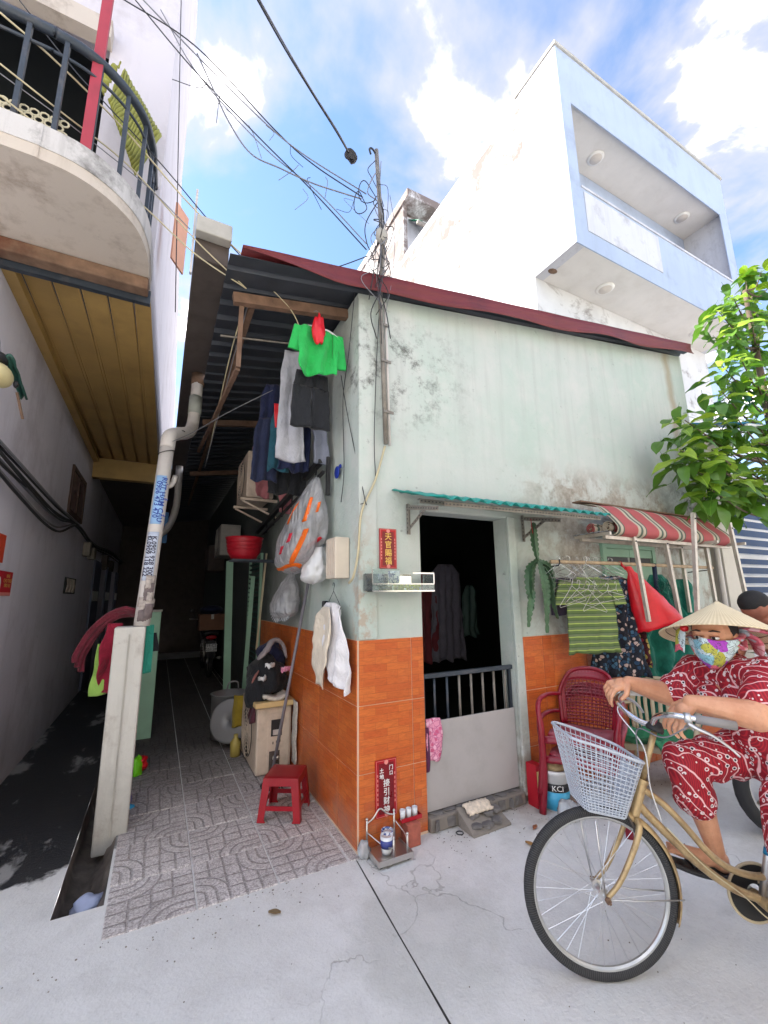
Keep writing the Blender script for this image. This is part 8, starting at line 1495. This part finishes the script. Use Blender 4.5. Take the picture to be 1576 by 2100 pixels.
# main service drop from the top of the picture
cable([(-0.983,-0.9,4.485), (-0.768,-0.7,4.555), (-0.547,-0.5,4.647), (-0.304,-0.3,4.72), (-0.157,-0.2,4.711)], 0.007, 'cable', 'thick twisted black service cable coming down from the sky')
cable([(-0.973,-0.9,4.493), (-0.76,-0.7,4.568), (-0.534,-0.5,4.648), (-0.297,-0.3,4.733), (-0.157,-0.2,4.72)], 0.006, 'cable_grey', 'thinner grey strand twisted round the thick service cable')
b = MB(); b.ell((-0.137,-0.19,4.724), (0.05, 0.04, 0.045), 9, 7, fn=lambda p: p * (1 + 0.5 * nz(p.x * 30, p.y * 30, p.z * 30))); tag(b.build('taped_joint', M['cable']), 'ragged black taped joint where the service cable ends', 'joint')
wires = [([(-1.748,0.2,5.617), (-1.234,0.1,5.392), (-0.687,0,4.88), (-0.401,-0.05,4.665), (-0.014,-0.12,4.484)], 0.006, 'cable', 'upper dark wire from the balcony house to the pole head'),
 ([(-1.624,0.2,5.721), (-1.203,0.1,5.303), (-0.964,0.05,5.086), (-0.551,-0.05,4.735), (0.015,-0.12,4.53)], 0.006, 'cable_grey', 'second wire from the balcony house running just above another'),
 ([(-1.684,0.3,5.835), (-1.229,0.2,5.31), (-0.779,0.05,4.804), (-0.396,-0.05,4.428), (0.004,-0.14,4.013)], 0.006, 'cable', 'lower dark wire from the balcony house to the insulator'),
 ([(-1.494,0.3,5.848), (-1.211,0.2,5.299), (-0.741,0.05,4.738), (-0.358,-0.05,4.438), (0.004,-0.14,4.064)], 0.005, 'cable_grey', 'thin grey wire close above the lower dark one'),
 ([(-2.097,-0.3,4.387), (-1.873,-0.2,4.358), (-1.562,0,4.321), (-1.15,0.1,4.042), (-0.607,0.15,3.721)], 0.007, 'cable_cream', 'uppermost cream cable crossing before the balcony'),
 ([(-2.06,-0.3,4.085), (-1.841,-0.2,4.064), (-1.514,0,4.074), (-1.135,0.1,3.82), (-0.793,0.15,3.614)], 0.006, 'cable_cream', 'middle cream cable crossing before the balcony'),
 ([(-2.037,-0.3,3.904), (-1.82,-0.2,3.869), (-1.47,0,3.866), (-1.128,0.1,3.712), (-0.786,0.15,3.609)], 0.006, 'cable_cream', 'lowest cream cable crossing before the balcony'),
 ([(-2.061,-0.28,4.051), (-1.775,-0.18,4.015), (-1.429,0,3.993), (-1.168,0.1,3.881)], 0.004, 'cable_grey', 'thin grey cable between the cream ones'),
 ([(-2.264,0.3,5.305), (-1.917,0.2,4.847), (-1.724,0.1,4.589), (-1.372,0.1,4.295), (-1.021,0.15,4.01), (-0.653,0.18,3.726)], 0.005, 'cable', 'thin black wire slanting past the red post to the eave'),
 ([(-1.376,0.4,6.206), (-1.296,0.42,4.837), (-1.215,0.45,3.482)], 0.005, 'cable', 'black wire running straight down the upper corner'),
 ([(-0.653,0.18,3.726), (-0.446,0.2,3.57), (-0.348,0.2,3.358)], 0.005, 'cable_cream', 'cream cable hanging below the eave timber'),
 ([(-0.618,0.1,3.7), (-0.35,0.05,3.816), (-0.141,0,3.928), (0.025,-0.12,3.984)], 0.005, 'cable', 'black wire looping from the pole under the roof edge'),
 ([(-0.762,0.3,3.644), (-0.802,0.8,3.397), (-0.811,2,3.024)], 0.006, 'cable_cream', 'paired cream cable hanging into the alley'),
 ([(-0.741,0.3,3.639), (-0.772,0.8,3.405), (-0.845,2,2.807)], 0.005, 'cable_grey', 'grey cable beside the cream one hanging into the alley'),
 ([(-0.037,-0.02,3.723), (-0.08,-0.015,3.232), (-0.02,0.242,2.978), (-0.02,0.212,2.423), (-0.02,0.265,2.175)], 0.004, 'cable', 'black wire hanging loose down the alley corner'),
 ([(-0.02,0.287,3.204), (-0.02,0.133,2.776), (0.034,-0.03,2.155), (0.041,-0.03,2.122), (0.004,-0.03,2.105)], 0.004, 'cable', 'black wire with a hooked end on the house corner'),
 ([(0.197,-0.03,2.548), (0.116,-0.03,2.285), (0.012,-0.03,2.052), (-0.011,-0.025,1.787), (-0.041,-0.02,1.627), (-0.04,0.063,1.579)], 0.011, 'cable_cream', 'thick cream cable from the pole foot to the meter box'),
 ([(0.156,-0.04,3.609), (0.132,-0.03,3.124), (0.114,-0.025,2.592), (0.123,-0.025,2.287)], 0.004, 'cable', 'thin black wire beside the service pole'),
 ([(-1.159,0.98,2.706), (-0.998,1.2,2.894), (-0.766,0.9,2.997), (-0.459,0.7,3.17)], 0.004, 'cable_grey', 'thin wire from the drain pipe across to the clothes')]
for pts, r, m, lab in wires: cable(pts, r, m, lab)
# loose loops and frayed strands round the pole head
tang = thing('wire_tangle', (0.12, -0.16, 4.0), 'tangle of loose black wires and loops round the service pole', 'wire tangle'); rw = random.Random(31)
for i in range(24):
    z0 = 4.05 + 0.8 * rw.random(); z1 = z0 - rw.uniform(0.2, 0.9); cx = 0.11 + (4.9 - z0) * 0.03; pts = [(cx + rw.gauss(0, 0.02), -0.16 + rw.gauss(0, 0.02), z0)]
    for k in range(4): pts.append((cx + rw.gauss(-0.02, 0.045), -0.17 + rw.gauss(0, 0.04), z0 + (z1 - z0) * (k + 1) / 4 + rw.gauss(0, 0.05)))
    b = MB(); b.tube(spline(pts, 6), rw.uniform(0.002, 0.0042), 5); b.build('strand', M['cable'] if i % 3 else M['cable_grey'], tang, smooth=True)
for i in range(2):
    c = Vector((0.04 + rw.gauss(0, 0.04), -0.18, 4.35 + 0.12 * i)); b = MB(); b.tube([c + Vector(((0.05 + 0.02 * i) * cos(a), 0.02 * sin(2 * a), 0.09 * sin(a))) for a in [2 * pi * k / 20 for k in range(20)]], 0.0035, 5, closed=True); b.build('loop', M['cable'], tang, smooth=True)
for i in range(13):                              # torn ends hanging from the slanting wires
    t = rw.random(); a = Vector((-1.163,0.15,5.264)).lerp(Vector((-0.025,-0.1,4.432)), t) + Vector((0, 0, rw.uniform(-0.35, 0.05) * sin(pi * t))); b = MB()
    b.tube(spline([a, a + Vector((rw.gauss(0, 0.05), 0, -rw.uniform(0.02, 0.12))), a + Vector((rw.gauss(0, 0.09), 0, -rw.uniform(0.1, 0.3)))], 5), rw.uniform(0.0015, 0.0026), 5); tag(b.build('torn_wire_end', M['cable_grey'] if i % 2 else M['cable'], smooth=True), 'torn wire end dangling from the slanting overhead wires', 'wire', 'torn wire ends overhead')
cable([(-1.222,0.15,5.405), (-1.128,0.1,5.153), (-0.979,0.1,4.874), (-0.822,0.05,4.627), (-0.621,0,4.555), (-0.397,-0.05,4.492), (-0.185,-0.1,4.463), (-0.026,-0.12,4.465)], 0.007, 'cable_grey', 'slack grey cable drooping below the other overhead wires')
cable([(0.233,-0.1,4.648), (0.26,-0.12,4.322), (0.236,-0.12,3.918), (0.182,-0.1,3.579)], 0.003, 'cable_grey', 'pale loose wire hanging right of the service pole')
# shelter behind: low wall items at the far right
pot2 = thing('potted_plant', (4.75, -0.35, 0), 'leafy plant in a pot beside the louvred gate', 'plant'); b = MB(); b.lathe([(0.001, 0), (0.13, 0), (0.18, 0.35), (0.19, 0.36), (0.16, 0.36), (0.15, 0.3), (0.001, 0.3)], (4.75, -0.35, 0), 20); b.build('pot', M['brick'], pot2, smooth=True)
b = MB(); rf = random.Random(9)
for k in range(90):
    c = Vector((4.75 + rf.gauss(0, 0.16), -0.35 + rf.gauss(0, 0.1), 0.9 + rf.gauss(0, 0.28))); m = Matrix.Translation(c) @ Matrix.Rotation(rf.uniform(0, 6.28), 4, 'Z') @ Matrix.Rotation(rf.uniform(-0.5, 0.9), 4, 'Y') @ Matrix.Scale(0.55, 4); me = leaves[rf.choice((0, 1, 2))]; b.add([m @ v.co for v in me.vertices], [tuple(p.vertices) for p in me.polygons])
tag(b.build('foliage', M['leaf'], pot2, smooth=True, fix=False), kind='stuff')
b = MB()
for k in range(5): a = 2 * pi * k / 5; b.tube([(4.75, -0.35, 0.3), (4.75 + 0.1 * cos(a), -0.35 + 0.08 * sin(a), 1.1)], 0.006, 5)
b.build('stems', M['bark'], pot2)


# ---------------------------------------------------------------- the other side of the narrow street, behind the viewer: unseen plain house fronts, added to block low sky and bounce sun
opp = tag(link(bpy.data.objects.new('added_house_row', None)), kind='structure'); opp.location = (0, -6.6, 0)
for i, (x0, x1, h, col) in enumerate(((-14, -6.02, 6.4, (214, 206, 190)), (-6, -1.02, 7.2, (222, 220, 214)), (-1, 4.48, 5.6, (206, 202, 182)), (4.5, 9.98, 7.0, (220, 214, 206)), (10, 18, 6.2, (212, 210, 206)))):
    m = mat('opposite_render', srgb(*col), 0.85, var=0.08, vscale=1.5, dirt=0.3, dcol=srgb(150, 140, 130))
    MB().box((x0, -12, 0), (x1, -6.6, h)).build('house_front', m, opp)
    for k in range(2):
        for z in (1.0, 4.0):
            xa = x0 + (x1 - x0) * (0.15 + 0.45 * k); MB().box((xa, -6.598, z), (xa + 1.2, -6.57, z + 1.3)).build('window', M['dark_steel'], opp)
    MB().box((x0 + (x1 - x0) * 0.44, -6.598, 0.0), (x0 + (x1 - x0) * 0.44 + 0.9, -6.57, 2.1)).build('door', M['old_wood'], opp)


# ---------------------------------------------------------------- grit and scraps on the concrete
b = MB(); rg2 = random.Random(77)
for k in range(430):
    if k < 260: x, y = 0.5 + 2.4 * rg2.random() ** 1.3, -0.03 - abs(rg2.gauss(0, 0.16))
    elif k < 360: x, y = rg2.gauss(-0.6, 0.5), rg2.gauss(-0.12, 0.08)
    else: x, y = rg2.uniform(-2.5, 2.0), rg2.uniform(-1.8, -0.1)
    if x < -1.27 and y > 0.2: continue
    s_ = rg2.uniform(0.0012, 0.0045); b.ell((x, y, s_ * 0.5 + (0.004 if -1.27 < x < -0.07 and y > -0.04 else 0)), (s_ * rg2.uniform(0.8, 1.6), s_, s_ * 0.7), 5, 3)
tag(b.build('grit', M['mortar'], fix=False), 'scattered grit and small crumbs on the street concrete', 'grit', kind='stuff')
for i, (x, y, a, col, lab) in enumerate(((1.12, -0.30, 0.4, (150, 92, 60), 'dry brown leaf lying before the stone step'), (1.62, -0.62, 1.9, (140, 84, 52), 'dry brown leaf lying by the chair legs'), (-0.55, -0.25, 2.6, (120, 100, 70), 'dull dry leaf on the concrete before the alley'), (0.95, -0.42, 5.0, (160, 120, 70), 'yellowed leaf fallen near the bicycle wheel'))):
    b = MB(); b.slab(lambda u, v: (x + cos(a) * 0.06 * (u - 0.5) - sin(a) * 0.03 * (v - 0.5) * sin(pi * max(0.04, min(0.96, u))), y + sin(a) * 0.06 * (u - 0.5) + cos(a) * 0.03 * (v - 0.5) * sin(pi * max(0.04, min(0.96, u))), 0.006 + 0.010 * (2 * v - 1) ** 2), 8, 4, 0.001); tag(b.build('fallen_leaf', mat('dry_leaf', srgb(*col), 0.8), smooth=True), lab, 'leaf', 'fallen leaves')
